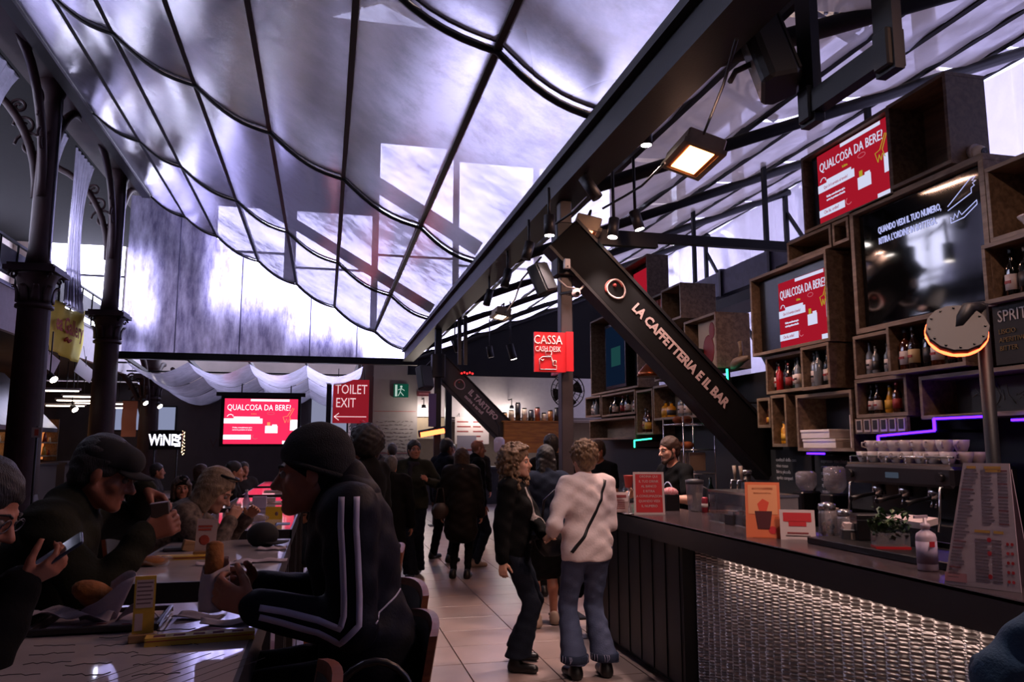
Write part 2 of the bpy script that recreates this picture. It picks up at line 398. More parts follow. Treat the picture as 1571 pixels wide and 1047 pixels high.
# ------------------------------------------------------------------ valley beam
vb = thing('valley_beam', 'long black box beam where the two plastic roofs meet', 'beam', (VX, 10, 4.16))
MB().box(VX-.10, -5, 4.16, VX+.10, YE, 4.50).build('web', M_black, vb, world=True)
MB().box(VX-.17, -5, 4.44, VX+.17, YE, 4.52).build('top_flange', M_black, vb, world=True)
MB().box(VX-.16, -5, 4.14, VX+.16, YE, 4.18).build('bottom_flange', M_black, vb, world=True)
# ------------------------------------------------------------------ right canopy over the bar
RS = .382
def rslope(X): return 4.34+RS*(X-VX)
RRIB = [VX+.12, 3.02, 4.55, 5.6, 6.85, 8.0, 9.2]
RSEAM = [-4.6, -1.5, 1.6, 4.6, 7.5, 10.6, 13.9, 17.4, 20.9, 24.4]
rc = thing('bar_canopy_roof', 'rising roof of cloudy plastic sheets on dark tubes above the bar', 'canopy', (5, 9, 4.3))
def rsheet_z(X, sagf):
    for a, b in zip(RRIB[:-1], RRIB[1:]):
        if a <= X <= b: return rslope(X)-sagf*math.sin(PI*(X-a)/(b-a))*(b-a)
    return rslope(X)
for y0, y1 in zip(RSEAM[:-1], RSEAM[1:]):
    xs = []
    for a, b in zip(RRIB[:-1], RRIB[1:]): xs += [a+(b-a)*i/6 for i in range(6)]
    xs.append(RRIB[-1])
    def fn(u, v):
        X = xs[round(u*(len(xs)-1))]; Y = y0+.04+(y1-y0-.08)*v; e = abs(2*v-1)
        w_ = .015*math.sin(Y*5+X*3)+.012*math.sin(Y*11-X*7)
        return (X, Y, rsheet_z(X, .06+.06*e**2)+.07-.10*(1-e*e)*.5+w_)
    MB().grid(fn, len(xs)-1, 12).build('sheet', M_pvc_r, rc, world=True)
for X in RRIB[1:]:
    MB().bar((X, -4.6, rslope(X)+.04), (X, 24.4, rslope(X)+.04), .06, .09).build('rib', M_black, rc, world=True)
for y in RSEAM:
    MB().cyl((VX+.1, y, rslope(VX)-.10), (RRIB[-1], y, rslope(RRIB[-1])-.10), .07, n=10).build('rafter_tube', M_black, rc, world=True)

# outer sheet wall of the bar canopy
ow = thing('bar_plastic_wall', 'bright cloudy plastic wall behind the bar, crossed by dark struts', 'plastic sheet', (9.25, 9, 0))
MB().grid(lambda u, v: (9.25+.05*math.sin(u*60)+.03*math.sin(u*23+v*4), -4.6+29*u, rslope(9.2)*v), 90, 6).build('sheet', M_pvc_r, ow, world=True)
for k in range(10):
    y = RSEAM[k]; MB().bar((9.1, y, 0), (9.1, y, rslope(9.1)), .08, .08).build('strut', M_black, ow, world=True)
    if k < 9: MB().bar((9.12, y, 2.2), (9.12, RSEAM[k+1], rslope(9.1)-.5), .06, .06).build('brace', M_black, ow, world=True)
MB().bar((9.12, -4.6, 2.2), (9.12, 24.4, 2.2), .07, .07).build('girt', M_black, ow, world=True)
# ------------------------------------------------------------------ cast-iron columns
CXL = -5.8
def column(Y, label, zc=5.2, top=9.3, full=True):
    t = thing('cast_iron_column', label, 'column', (CXL, Y, 0), group='row of cast-iron columns')
    n = 20
    MB().lathe([(.48, 0), (.48, .25), (.42, .3), (.42, .5), (.36, .58), (.33, .7)], n=8).build('plinth', M_iron, t)
    fl_ = MB(); prof = [(.31, .7), (.30, 2.2), (.285, zc-.8)]
    vs = []; m = 40
    for r, z in prof:
        for k in range(m): a = 2*PI*k/m; rr = r*(1+.035*math.cos(k*PI)); vs.append((rr*math.cos(a), rr*math.sin(a), z))
    fl_.add(vs, [(i*m+k, i*m+(k+1) % m, (i+1)*m+(k+1) % m, (i+1)*m+k) for i in range(2) for k in range(m)], True)
    fl_.build('shaft', M_iron, t)
    cp = MB().lathe([(.29, zc-.82), (.35, zc-.80), (.35, zc-.74), (.29, zc-.70), (.30, zc-.45), (.38, zc-.15), (.44, zc-.1)], n=n)
    cp.box(-.47, -.47, zc-.1, .47, .47, zc).box(-.42, -.42, zc, .42, .42, zc+.06)
    c = cp.build('capital', M_iron, t)
    lf = MB().grid(lambda u, v: ((.30+.02+.12*v**3)*1, (u-.5)*.16*(1-.6*v*v), zc-.68+.42*v-.10*max(0, v-.75)*4*v), 3, 6)
    l0 = lf.build('leaf', M_iron, c); md = l0.modifiers.new('s', 'SOLIDIFY'); md.thickness = .02
    for k in range(1, 10):
        l = l0.copy(); COL.objects.link(l); l.rotation_euler = (0, 0, 2*PI*k/10)
    for k in range(4):
        a = PI/4+PI/2*k; ctr = Vector((math.cos(a)*.46, math.sin(a)*.46, zc-.17))
        MB().tube([ctr+Vector((math.cos(a)*math.cos(p)*.09*(1-p/9), math.sin(a)*math.cos(p)*.09*(1-p/9), math.sin(p)*.09*(1-p/9))) for p in np.linspace(0, 7.5, 16)], .025, 5).build('volute', M_iron, c)
    MB().lathe([(.24, zc+.06), (.20, zc+.4), (.18, top-.5), (.26, top-.3), (.3, top)], n=14).build('upper_shaft', M_iron, t)
    MB().box(.17, -.035, zc+.2, .22, .035, top-.4).build('rain_pipe', M_steel, t)
    for d in ((0, 1), (0, -1), (-1, 0)):
        b = MB(); R_ = 1.9; D = Vector((d[0], d[1], 0))
        arc = [D*(R_*(1-math.cos(a))+.15)+Vector((0, 0, top-2.6+2.6*math.sin(a))) for a in np.linspace(0, PI/2, 12)]
        b.tube(arc, .09, 6)
        sp = b.build('bracket', M_iron, t)
        sc = MB()
        for (q, rr) in ((.35, .30), (.62, .22), (.9, .16)):
            cc = D*(.15+q*.5)+Vector((0, 0, top-2.0+q*1.5))
            sc.tube([cc+D*(math.cos(p)*rr*(1-p/11))+Vector((0, 0, math.sin(p)*rr*(1-p/11))) for p in np.linspace(0, 8.5, 22)], .035, 5)
        sc.build('scroll', M_iron, sp)
    return t
column(17.4, 'oxblood fluted iron column with leafy capital beside the yellow banner, nearest of its row')
column(22.9, 'oxblood iron column with leafy capital at the edge of the grimy plastic wall')
column(28.6, 'dark iron column just beyond the plastic wall, left of the white letter sign', 4.0, 4.6)
column(34.3, 'dark iron column right of the white letter sign, farthest of its row', 4.0, 4.6)
# heavy girder and dark boarding of the side aisle above the columns
gd = thing('aisle_girder', 'dark riveted girder running above the iron columns', 'beam', (CXL, 15, 9.3))
MB().box(CXL-.35, -6, 9.3, CXL+.35, 35.5, 10.1).build('web', M_iron, gd, world=True)
MB().box(CXL-.5, -6, 9.22, CXL+.5, 35.5, 9.32).build('bottom_flange', M_iron, gd, world=True)
struct('ceiling_aisle', MB().add([(LX+.05, -6, 9.0), (LX+.05, YE+.3, 9.0), (LX+.05, YE+.3, 13.8), (LX+.05, -6, 13.8), (LX-.06, -6, 9.0), (LX-.06, YE+.3, 9.0), (LX-.06, YE+.3, 13.8), (LX-.06, -6, 13.8)],
       [(0, 1, 2, 3), (7, 6, 5, 4), (0, 4, 5, 1), (2, 6, 7, 3)]), mat('aisle_boards', '#0d0b0c', .9, spec=.1, noise=.3))
struct('ceiling_boards', MB().box(HX0, -6, 10.1, LX-.2, 35.5, 10.25), mat('aisle_boards', '#0d0b0c', .9, spec=.1, noise=.3))
# ------------------------------------------------------------------ gallery floor with white fascia
GXF = -6.6
gal = bpy.data.objects.new('ceiling_gallery', None); COL.objects.link(gal); tag(gal, kind='structure')
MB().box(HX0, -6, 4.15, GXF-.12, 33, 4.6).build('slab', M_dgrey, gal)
MB().box(GXF-.12, -6, 4.06, GXF, 33, 4.98).build('fascia', mat('fascia_white', '#c9c3cc', .7, noise=.05), gal)
MB().box(GXF-.16, -6, 4.98, GXF+.03, 33, 5.06).build('fascia_cap', M_steel, gal)
rl = thing('gallery_railing', 'dark metal railing along the upper gallery', 'railing', (GXF-.05, 14, 5.06))
for k in range(40): MB().cyl((GXF-.06, -5+k*.95, 5.06), (GXF-.06, -5+k*.95, 6.0), .025, n=6).build('baluster', M_black, rl, world=True)
MB().bar((GXF-.06, -6, 6.02), (GXF-.06, 33, 6.02), .07, .05).build('handrail', M_black, rl, world=True)
MB().box(GXF-.08, -6, 5.25, GXF-.07, 33, 5.85).build('infill_panel', M_dark, rl, world=True)
# drapes of clear plastic gathered between columns
for (y0, y1, lab) in ((18.4, 20.2, 'gathered clear plastic drape hanging behind the yellow banner'), (20.8, 22.4, 'clear plastic drape hanging against the second iron column'), (14.6, 17.0, 'clear plastic drape at the edge of the picture above the gallery')):
    d = thing('plastic_drape', lab, 'drape', (-6.3, (y0+y1)/2, 5.1), group='plastic drapes of the gallery')
    MB().grid(lambda u, v: (-6.3+.07*math.sin(u*38)*(1-.5*v), y0+(y1-y0)*(u*(1-.45*(1-abs(2*v-1)**2))+.0), 5.1+4.0*v), 40, 12).build('sheet', M_pvc_far, d, world=True)
    MB().cyl((-6.3, y0, 9.1), (-6.3, y1, 9.1), .03, n=6).build('rod', M_black, d, world=True)
# yellow banner
M_yel = mat('banner_yellow', '#e6d258', .8, noise=.08, nscale=2)
bn = thing('fabric_banner', 'wrinkled yellow cloth banner with red lettering hung over the gallery railing', 'banner', (-6.52, 21.6, 3.9))
by0, by1 = 20.05, 23.0
def bfn(u, v): return (-6.45+.05*math.sin(u*11+v*4)*(.4+v*.6)+.03*math.sin(u*23-v*7), by0+(by1-by0)*u, 3.88+.04*math.sin(u*6)+(1.30-.12*math.sin(PI*u))*v+.12*u*v)
o = MB().grid(bfn, 30, 14).build('cloth', M_yel, bn, world=True); o.modifiers.new('s', 'SOLIDIFY').thickness = .01
M_red = mat('sign_red', '#b5222e', .6)
M_bred = mat('banner_red', '#a4473a', .8)
text('ea Gallery', frame((-6.36, 21.65, 4.62), (0, 1, 0), (0, 0, 1)), .55, M_bred, bn, wx=.95, bold=.012)
MB().tube([(-6.36, 21.3, 4.25), (-6.36, 21.45, 4.33), (-6.36, 21.6, 4.25), (-6.36, 21.75, 4.31)], .035, 5).build('emblem', M_bred, bn, world=True)
# ------------------------------------------------------------------ stalls under the gallery
M_lamp = emat('tube_light', '#fff1dc', 7); M_spot = emat('spot_light', '#fff0e0', 14); M_warm = emat('warm_display', '#ffb070', 1.6)
for k, (x, y) in enumerate(((87, 601), (128, 610), (117, 616), (143, 620), (182, 621), (175, 627), (100, 624))):
    p = at(x, y, Y=(22, 24, 25, 26.5, 29, 28, 25.5)[k])
    t = thing('tube_lamp', 'slim white tube light, %s from the camera of those under the gallery' % ORD[k], 'lamp', (p.x, p.y, p.z), group='tube lights under the gallery')
    MB().box(-.55, -.06, .03, .55, .06, .09).build('housing', M_white, t); MB().box(-.5, -.045, 0, .5, .045, .03).build('tube', M_lamp, t)
    MB().cyl((0, 0, .09), (0, 0, max(.2, 4.15-p.z)), .012, n=6).build('hanger', M_black, t)
for k, (x, y, Y) in enumerate(((76, 583, 19), (110, 629, 24), (219, 619, 27), (241, 624, 28))):
    p = at(x, y, Y=Y); t = thing('spotlight', 'round glowing spotlight under the gallery, %s from the camera' % ORD[k], 'lamp', p, group='spotlights under the gallery')
    MB().cyl((0, 0, .1), (.1, -.06, .0), .07, .09, 12).build('head', M_black, t); MB().cyl((.1, -.06, .0), (.108, -.065, -.008), .085, n=12).build('lens', M_spot, t)
    MB().cyl((0, 0, .08), (0, 0, max(.3, 4.16-p.z)), .015, n=6).build('arm', M_black, t)
hd = thing('extractor_hood', 'grey metal extractor hood with sloping faces under the gallery', 'hood', (-7.6, 20.6, 2.1))
a = MB(); hx0, hx1, hy0, hy1 = -9.0, -6.7, 18.7, 22.4
a.add([(hx0, hy0, 2.1), (hx1, hy0, 2.1), (hx1, hy1, 2.1), (hx0, hy1, 2.1), (hx0+.7, hy0+.5, 3.4), (hx1-.9, hy0+.5, 3.4), (hx1-.9, hy1-1.2, 3.4), (hx0+.7, hy1-1.2, 3.4)],
      [(0, 1, 5, 4), (1, 2, 6, 5), (2, 3, 7, 6), (3, 0, 4, 7), (4, 5, 6, 7)]); a.build('canopy', mat('brushed_metal', '#6d6b72', .35, .8, noise=.1), hd, world=True)
MB().box(hx0, hy0, 2.0, hx1, hy1, 2.1).build('rim', M_steel, hd, world=True); MB().box(hx0+.8, hy0+.7, 3.4, hx1-1, hy1-1.4, 4.15).build('duct', M_steel, hd, world=True)
for k, (x, y) in enumerate(((61, 555), (120, 572), (215, 590), (262, 597))):
    p = at(x, y, X=-6.45)
    t = thing('hanging_flyer', 'tilted white paper sign hanging under the gallery fascia, %s from the camera' % ORD[k], 'sign', p, group='white paper signs under the fascia')
    MB().add([(0, -.35, 0), (.2, .35, -.25), (.2, .75, .1), (0, .05, .38), (-.01, -.35, 0), (.19, .35, -.25), (.19, .75, .1), (-.01, .05, .38)], [(0, 1, 2, 3), (7, 6, 5, 4), (0, 4, 5, 1), (1, 5, 6, 2), (2, 6, 7, 3), (3, 7, 4, 0)]).build('panel', mat('paper_white', '#d5d0da', .8), t)
    MB().cyl((.1, .3, .2), (.0, .3, .75), .006, n=5).build('thread', M_black, t)
sb = struct('wall_stalls', MB().box(-12.2, 14, 0, -12.0, 33, 4.15), mat('stall_wall', '#3b302e', .8, noise=.2))
# stall counters with lit shelves
def stall(y0, y1, lab, warm):
    t = thing('market_stall', lab, 'stall', (-8.3, (y0+y1)/2, 0), group='stalls under the gallery')
    MB().box(-8.7, y0, 0, -7.9, y1, 1.1).build('counter', mat('stall_front', '#352a2b', .6), t, world=True)
    MB().box(-8.75, y0, 1.1, -7.85, y1, 1.15).build('worktop', M_steel, t, world=True)
    sh = MB()
    for z in (1.3, 1.75, 2.2): sh.box(-9.6, y0+.1, z, -9.2, y1-.1, z+.04)
    for y in (y0+.1, y1-.1): sh.box(-9.6, y-.03, 1.15, -9.2, y+.03, 2.6)
    sh.build('shelving', M_oak, t, world=True)
    MB().box(-9.68, y0+.1, 1.2, -9.64, y1-.1, 2.6).build('lit_back_panel', warm, t, world=True)
    for j, z in enumerate((1.34, 1.79)):
        for q in range(7):
            yy = y0+.35+q*(y1-y0-.7)/6; hgt = .18+.13*((q*7+j*3) % 3)/2
            MB().cyl((-9.4, yy, z), (-9.4, yy, z+hgt), .06+.02*(q % 2), .035, 8).build('goods', mat('goods_%d' % ((q+j) % 4), ['#7a3b1c', '#8c7a35', '#5b1b18', '#c0b8a0'][(q+j) % 4], .4), t, world=True)
M_w2 = emat('warm_display_dim', '#ff9a58', .6); M_w3 = emat('cool_display', '#c8d2ff', .35)
stall(18.6, 22.4, 'dim market stall counter with shelves under the metal hood', M_w2)
stall(23.2, 26.6, 'market stall with warm lit shelves between the iron columns', M_warm)
stall(27.4, 31.0, 'farther market stall with lit shelves behind the white letter sign', M_w2)
for k, (x0, x1) in enumerate(((178, 200), (206, 218), (238, 268))):
    e = bpy.data.objects.new('window_%d' % (30+k), None); COL.objects.link(e); tag(e, kind='structure')
    a_, b_ = at(x0, 625, Y=32.2), at(x1, 660, Y=32.2)
    MB().box(a_.x, 32.2, b_.z, b_.x, 32.24, a_.z).build('pane', M_w3, e)
    fr = MB(); fr.box(a_.x-.05, 32.15, b_.z-.05, b_.x+.05, 32.2, b_.z).box(a_.x-.05, 32.15, a_.z, b_.x+.05, 32.2, a_.z+.05).box(a_.x-.05, 32.15, b_.z, a_.x, 32.2, a_.z).box(b_.x, 32.15, b_.z, b_.x+.05, 32.2, a_.z); fr.build('frame', M_black, e)
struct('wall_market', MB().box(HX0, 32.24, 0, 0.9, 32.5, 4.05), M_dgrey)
hb = thing('hanging_banner', 'narrow peach cloth banner hanging by the second iron column', 'banner', at(200, 615, Y=26))
MB().grid(lambda u, v: ((u-.5)*.42, .03*math.sin(v*9), -1.1*v), 4, 10).build('cloth', mat('peach_cloth', '#a8674c', .8), hb); MB().cyl((-.25, 0, 0), (.25, 0, 0), .015, n=6).build('rod', M_black, hb); MB().cyl((0, 0, 0), (0, 0, 4.2-hb.location.z), .008, n=5).build('cord', M_black, hb); MB().bar((0, 0, 4.2-hb.location.z), (-3.0, 0, 4.2-hb.location.z), .05, .05).build('bracket_arm', M_black, hb)
# emergency sign on a pole behind the capped man
p = at(57, 664, Y=14); ex = thing('notice_sign', 'small white square notice on a dark pole behind the man in the cap', 'sign', (p.x, p.y, 0))
MB().cyl((0, 0, 0), (0, 0, p.z+.1), .02, n=8).build('pole', M_black, ex); MB().box(-.07, -.02, p.z-.08, .07, -.03, p.z+.08).build('panel', mat('notice_white', '#9a949a', .7), ex)
MB().box(-.03, -.032, p.z-.05, .03, -.0305, p.z+.05).build('symbol', M_bred, ex)
# WINE BAR lit sign
wn = thing('lit_letter_sign', 'black lit sign with white letters reading WINE BAR', 'sign', (-3.64, 20, 0))
MB().box(-.36, -.06, 1.565, .36, 0, 2.0).build('panel', mat('sign_black', '#06060a', .3), wn)
M_wl = emat('white_letter_light', '#e8e8ff', 2.2)
text('WiNE', frame((-3.71, 19.93, 1.78), (1, 0, 0), (0, 0, 1)), .36, M_wl, wn, wx=.66, bold=.010)
text('BAR', frame((-3.37, 19.93, 1.78), (0, 0, 1), (-1, 0, 0)), .17, M_wl, wn, wx=.95, bold=.006)
MB().cyl((-.25, -.03, 0), (-.25, -.03, 1.57), .02, n=8).cyl((.25, -.03, 0), (.25, -.03, 1.57), .02, n=8).build('stand', M_black, wn)
bl = MB()
for k in range(22): bl.ball((.38+.03*math.sin(k*2), -.04+.02*math.cos(k*3), 1.45+k*.026), .012, 6)
tag(bl.build('fairy_light_string', emat('fairy', '#ffd9a0', 5), wn), kind='stuff')
# ------------------------------------------------------------------ lower canopy beyond the plastic wall
c2 = thing('lower_canopy', 'low scalloped plastic canopy beyond the plastic wall, reflecting the pink screen', 'canopy', (-2, 27, 3.6))
R2 = [-5.5, -3.85, -2.2, -.6, 1.05]
def c2z(Y): return 4.12-.055*(Y-23.6)
for k in range(3):
    ya, yb = 23.65+k*2.9, 23.65+(k+1)*2.9-.1
    for a_, b_ in zip(R2[:-1], R2[1:]):
        MB().grid(lambda u, v: (a_+(b_-a_)*u, ya+(yb-ya)*v, c2z(ya+(yb-ya)*v)-.34*math.sin(PI*u)-.08*math.sin(PI*v)-.1), 10, 5).build('sheet', M_pvc_far, c2, world=True)
for X in R2: MB().bar((X, 23.5, c2z(23.5)), (X, 32.2, c2z(32.2)), .07, .1).build('rib', M_black, c2, world=True)
for y in (26.5, 29.4): MB().bar((R2[0]-.6, y, c2z(y)+.03), (R2[-1], y, c2z(y)+.03), .05, .05).build('cross_rod', M_black, c2, world=True)
# ------------------------------------------------------------------ screens
M_tv = mat('screen_bezel', '#0a0a0d', .25)
M_scr = emat('screen_red', '#c81e34', .52); M_scrw = emat('screen_white', '#dfe2ff', .75); M_scry = emat('screen_yellow', '#d8c23a', .5); M_scrp = emat('screen_pink', '#e87a8c', .6)
M_scr_b = emat('screen_red_bright', '#f02a55', 1.15); M_scrw_b = emat('screen_white_bright', '#fff4ff', 1.5); M_scry_b = emat('screen_peach_bright', '#ff8a5a', 1.2)
def promo(parent, o, xa, ya, w, h, mr, mw, my, crop=1.):
    """flat printed picture of the drinks advert; o lower-left corner, xa to the reader's right"""
    xa = Vector(xa); ya = Vector(ya); nz = xa.cross(ya); o = Vector(o)
    def q(name, u0, v0, u1, v1, m, d=.004, sh=0.):
        ps = [(u0, v0), (u1, v0+sh), (u1, v1+sh), (u0, v1)]
        vs = [o+xa*(u*w)+ya*(v*h)+nz*dd for dd in (d-.003, d) for u, v in ps]
        return MB().add(vs, [(3, 2, 1, 0), (4, 5, 6, 7), (0, 1, 5, 4), (1, 2, 6, 5), (2, 3, 7, 6), (3, 0, 4, 7)]).build(name, m, parent, world=True)
    q('picture', 0, 0, 1, 1, mr, .004)
    pic = parent.children[-1]
    def F(u, v): return frame(o+xa*(u*w)+ya*(v*h)+nz*.007, xa, ya)
    q('white_band', .35, .945, .88, .992, mw, .008)
    text('QUALCOSA DA BERE?', F(.47, .80), h*.185, mw, parent, wx=w/h*.48, bold=-.001*h)
    q('caption_band', .0, .45, .52, .56, mw, .008); q('caption_band', .13, .55, .48, .60, mw, .0075)
    text("Qui c'è il servizio al tavolo!", F(.26, .502), h*.06, mr, parent, wx=.85*w/h*.62)
    text('Ordina comodamente qui e', F(.25, .36), h*.045, mw, parent, wx=.85*w/h*.62); text('noi te lo portiamo al tavolo', F(.25, .31), h*.045, mw, parent, wx=.85*w/h*.62)
    q('caption_band', .0, .10, .37, .20, mw, .008); text('Che fai, ordini?', F(.18, .15), h*.065, mr, parent, wx=w/h*.55)
    q('napkin_box', .56, .24, .73, .40, mw, .008); q('yellow_straw', .585, .40, .625, .48, my, .008); q('napkin_tip', .655, .40, .72, .43, mw, .008)
    q('corner_card', .90, .30, 1.0, .54, mw, .008); q('corner_card', .80, .0, 1.0, .07, mw, .008)
    text('la birra', F(.40, .665), h*.05, my, parent, wx=w/h*.5)
    def line(name, pts, m, r):
        MB().tube([o+xa*(u*w)+ya*(v*h)+nz*.008 for u, v in pts], r, 4).build(name, m, parent, world=True)
    line('fork_drawing', [(.83, .47), (.80, .60), (.86, .62), (.93, .80), (.95, .79), (.89, .61), (.92, .50), (.89, .56), (.87, .48), (.85, .56), (.83, .47)], my, .006*h)
    line('ring_drawing', [(.63+.05*math.cos(t), .68+.03*math.sin(t)) for t in np.linspace(0, 2*PI, 13)], mr if False else M_scrp, .004*h)
    line('phone_drawing', [(.43+.04*math.cos(t), .16+.05*math.sin(t)) for t in np.linspace(2.2, 5.6, 9)], M_scrp, .006*h)
    line('cloud_drawing', [(.04, .60), (.06, .64), (.09, .65), (.12, .63), (.12, .60)], mw, .006*h)
def tv_thing(label, o, xa, w, h, name='video_screen'):
    return thing(name, label, 'screen', o)
sc = thing('video_screen', 'bright pink hanging screen advertising drinks at the end of the tables', 'screen', (-2.0, 26, 1.7))
MB().box(-3.2, 26.01, 1.64, -.78, 26.1, 3.30).build('bezel', M_tv, sc, world=True)
MB().box(-3.35, 26.0, 3.22, -.65, 26.16, 3.34).build('roller_box', M_black, sc, world=True)
for x in (-2.6, -1.1): MB().cyl((x, 26.08, 3.34), (x, 26.08, 3.95), .02, n=6).build('hanger', M_black, sc, world=True)
promo(sc, (-3.09, 26.0, 1.72), (1, 0, 0), (0, 0, 1), 2.22, 1.42, M_scr_b, M_scrw_b, M_scry_b)
# ------------------------------------------------------------------ far partition with opening, band and signs
M_band = mat('band_white', '#a79fa2', .8, noise=.05); M_beige = mat('kitchen_beige', '#8d7f6c', .8, noise=.06)
pt = bpy.data.objects.new('wall_partition', None); COL.objects.link(pt); tag(pt, kind='structure')
MB().box(1.5, 26, 0, 2.95, 26.25, 4.5).build('pier', M_grey, pt); MB().box(2.95, 26, 2.62, 13, 26.25, 4.5).build('band', M_band, pt)
MB().box(2.95, 29, 0, 13, 29.2, 2.62).build('recess_back', M_beige, pt); MB().box(2.95, 26.25, 2.55, 13, 29, 2.62).build('recess_soffit', M_white, pt)
MB().box(1.0, 26.25, 0, 1.5, 32.5, 4.5).build('return_wall', M_grey, pt); MB().box(2.95, 26.1, 1.9, 3.9, 26.2, 2.62).build('lintel_panel', M_beige, pt)
# scribbled line drawing on the pier
scb = MB(); rr = random.Random(3)
M_ink = mat('wall_ink', '#4a3c3c', .9); M_inkr = mat('wall_ink_red', '#7a3234', .9)
for row in range(16):
    z = 2.45-row*.12; x = 1.62
    while x < 2.75:
        l = rr.uniform(.04, .12); scb.bar((x, 25.99, z+rr.uniform(-.03, .03)), (x+l, 25.99, z+rr.uniform(-.03, .03)), .008, .012); x += l+rr.uniform(.02, .08)
scb.build('wall_scribble', M_ink, pt)
for z in (2.78, 1.42): MB().box(1.55, 25.985, z, 2.9, 25.995, z+.015).build('ruled_line', M_inkr, pt)
text('VIN', frame((-3.9, 32.1, 1.75), (1, 0, 0), (0, 0, 1)), .5, M_ink, bpy.data.objects['wall_market'], bold=.0)
es_ = thing('exit_sign', 'green emergency exit sign with running figure on the far wall', 'sign', (2.4, 25.97, 3.25))
MB().box(-.24, -.04, 0, .24, .03, .44).build('panel', emat('exit_green', '#1d6a55', .35), es_)
g = MB().ball((.0, -.05, .35), .04, 8).bar((0, -.05, .31), (-.03, -.05, .18), .06, .02).bar((-.03, -.05, .18), (.08, -.05, .05), .04, .02).bar((-.03, -.05, .18), (-.1, -.05, .04), .04, .02).bar((0, -.05, .29), (.11, -.05, .22), .03, .02).bar((0, -.05, .29), (-.1, -.05, .24), .03, .02)
g.build('running_figure', emat('exit_white', '#cfe8dc', .6), es_); MB().box(-.2, -.045, .03, -.13, -.042, .41).build('door_mark', MATS['exit_white'], es_)
rb = thing('wall_reflector', 'small dark red sign beside the green exit sign', 'sign', (3.15, 25.97, 3.3)); MB().box(-.22, -.03, .0, .22, .03, .16).build('panel', mat('dull_red', '#5a2028', .6), rb); MB().box(-.16, -.035, .05, .16, -.03, .11).build('printed_line', mat('dull_pink', '#8a5058', .6), rb)
te = thing('toilet_exit_sign', 'red hanging sign reading TOILET EXIT with an arrow', 'sign', (.76, 25, 2.36))
MB().box(-.55, -.02, 0, .55, .03, 1.36).build('panel', mat('sign_red_far', '#c02432', .5, emit='#c02432', es=.30), te)
M_sw = mat('sign_white', '#f0e4e6', .6, emit='#ffdce0', es=.6)
text('TOILET', frame((.76, 24.97, 3.40), (1, 0, 0), (0, 0, 1)), .42, M_sw, te, wx=.72); text('EXIT', frame((.60, 24.97, 2.98), (1, 0, 0), (0, 0, 1)), .42, M_sw, te, wx=.72)
MB().bar((-.5, -.025, .2), (.48, -.025, .2), .02, .025).bar((-.5, -.025, .2), (-.36, -.025, .31), .02, .025).bar((-.5, -.025, .2), (-.36, -.025, .09), .02, .025).build('arrow', M_sw, te)
for x in (-.4, .4): MB().cyl((x, 0, 1.36), (x, 0, 1.7), .012, n=5).build('hanger', M_black, te)
MB().box(-.75, -.02, -1.2, -.6, .03, 1.36).build('side_post', M_black, te)
# glazed bright panel between screen and sign
e = bpy.data.objects.new('window_40', None); COL.objects.link(e); tag(e, kind='structure')
for k in range(2): MB().box(-.55+k*.72, 32.1, 1.6, .1+k*.72, 32.14, 4.0).build('pane', emat('grey_glass', '#b8bce0', .42), e)
MB().box(.11, 32.06, 1.6, .17, 32.16, 4.0).box(-.6, 32.06, 1.55, .9, 32.16, 1.62).build('frame', M_black, e)
pt2 = thing('potted_tree', 'dark leafy potted plant below the red exit sign', 'plant', (1.05, 23, 0))
MB().lathe([(.22, 0), (.28, .5), (.26, .5), (.2, .45)], n=14).build('pot', M_dark, pt2); MB().tube([(0, 0, .45), (.03, .02, 1.2), (0, 0, 1.7)], .03, 6).build('stem', M_oak, pt2)
lf = MB(); rr = random.Random(5)
for k in range(420):
    c = Vector((rr.gauss(0, .28), rr.gauss(0, .28), 1.75+rr.gauss(0, .22))); d = Vector((rr.uniform(-1, 1), rr.uniform(-1, 1), rr.uniform(-.6, .6))).normalized()*.09; s_ = d.cross(Vector((0, 0, 1)))*.35
    lf.add([c-d, c+s_, c+d, c-s_], [(0, 1, 2, 3)])
tag(lf.build('foliage', mat('dark_leaf', '#1b2a1c', .5, noise=.3), pt2), kind='stuff')
# black end wall of the bar canopy
struct('wall_black_gable', MB().add([(2.45, 24.42, 3.86), (9.2, 24.42, 3.86), (9.2, 24.42, rslope(9.2)+.1), (2.45, 24.42, 4.4), (2.45, 24.5, 3.86), (9.2, 24.5, 3.86), (9.2, 24.5, rslope(9.2)+.1), (2.45, 24.5, 4.4)],
   [(0, 1, 2, 3), (7, 6, 5, 4), (0, 4, 5, 1), (1, 5, 6, 2), (2, 6, 7, 3), (3, 7, 4, 0)]), mat('black_cloth', '#08080a', .9))
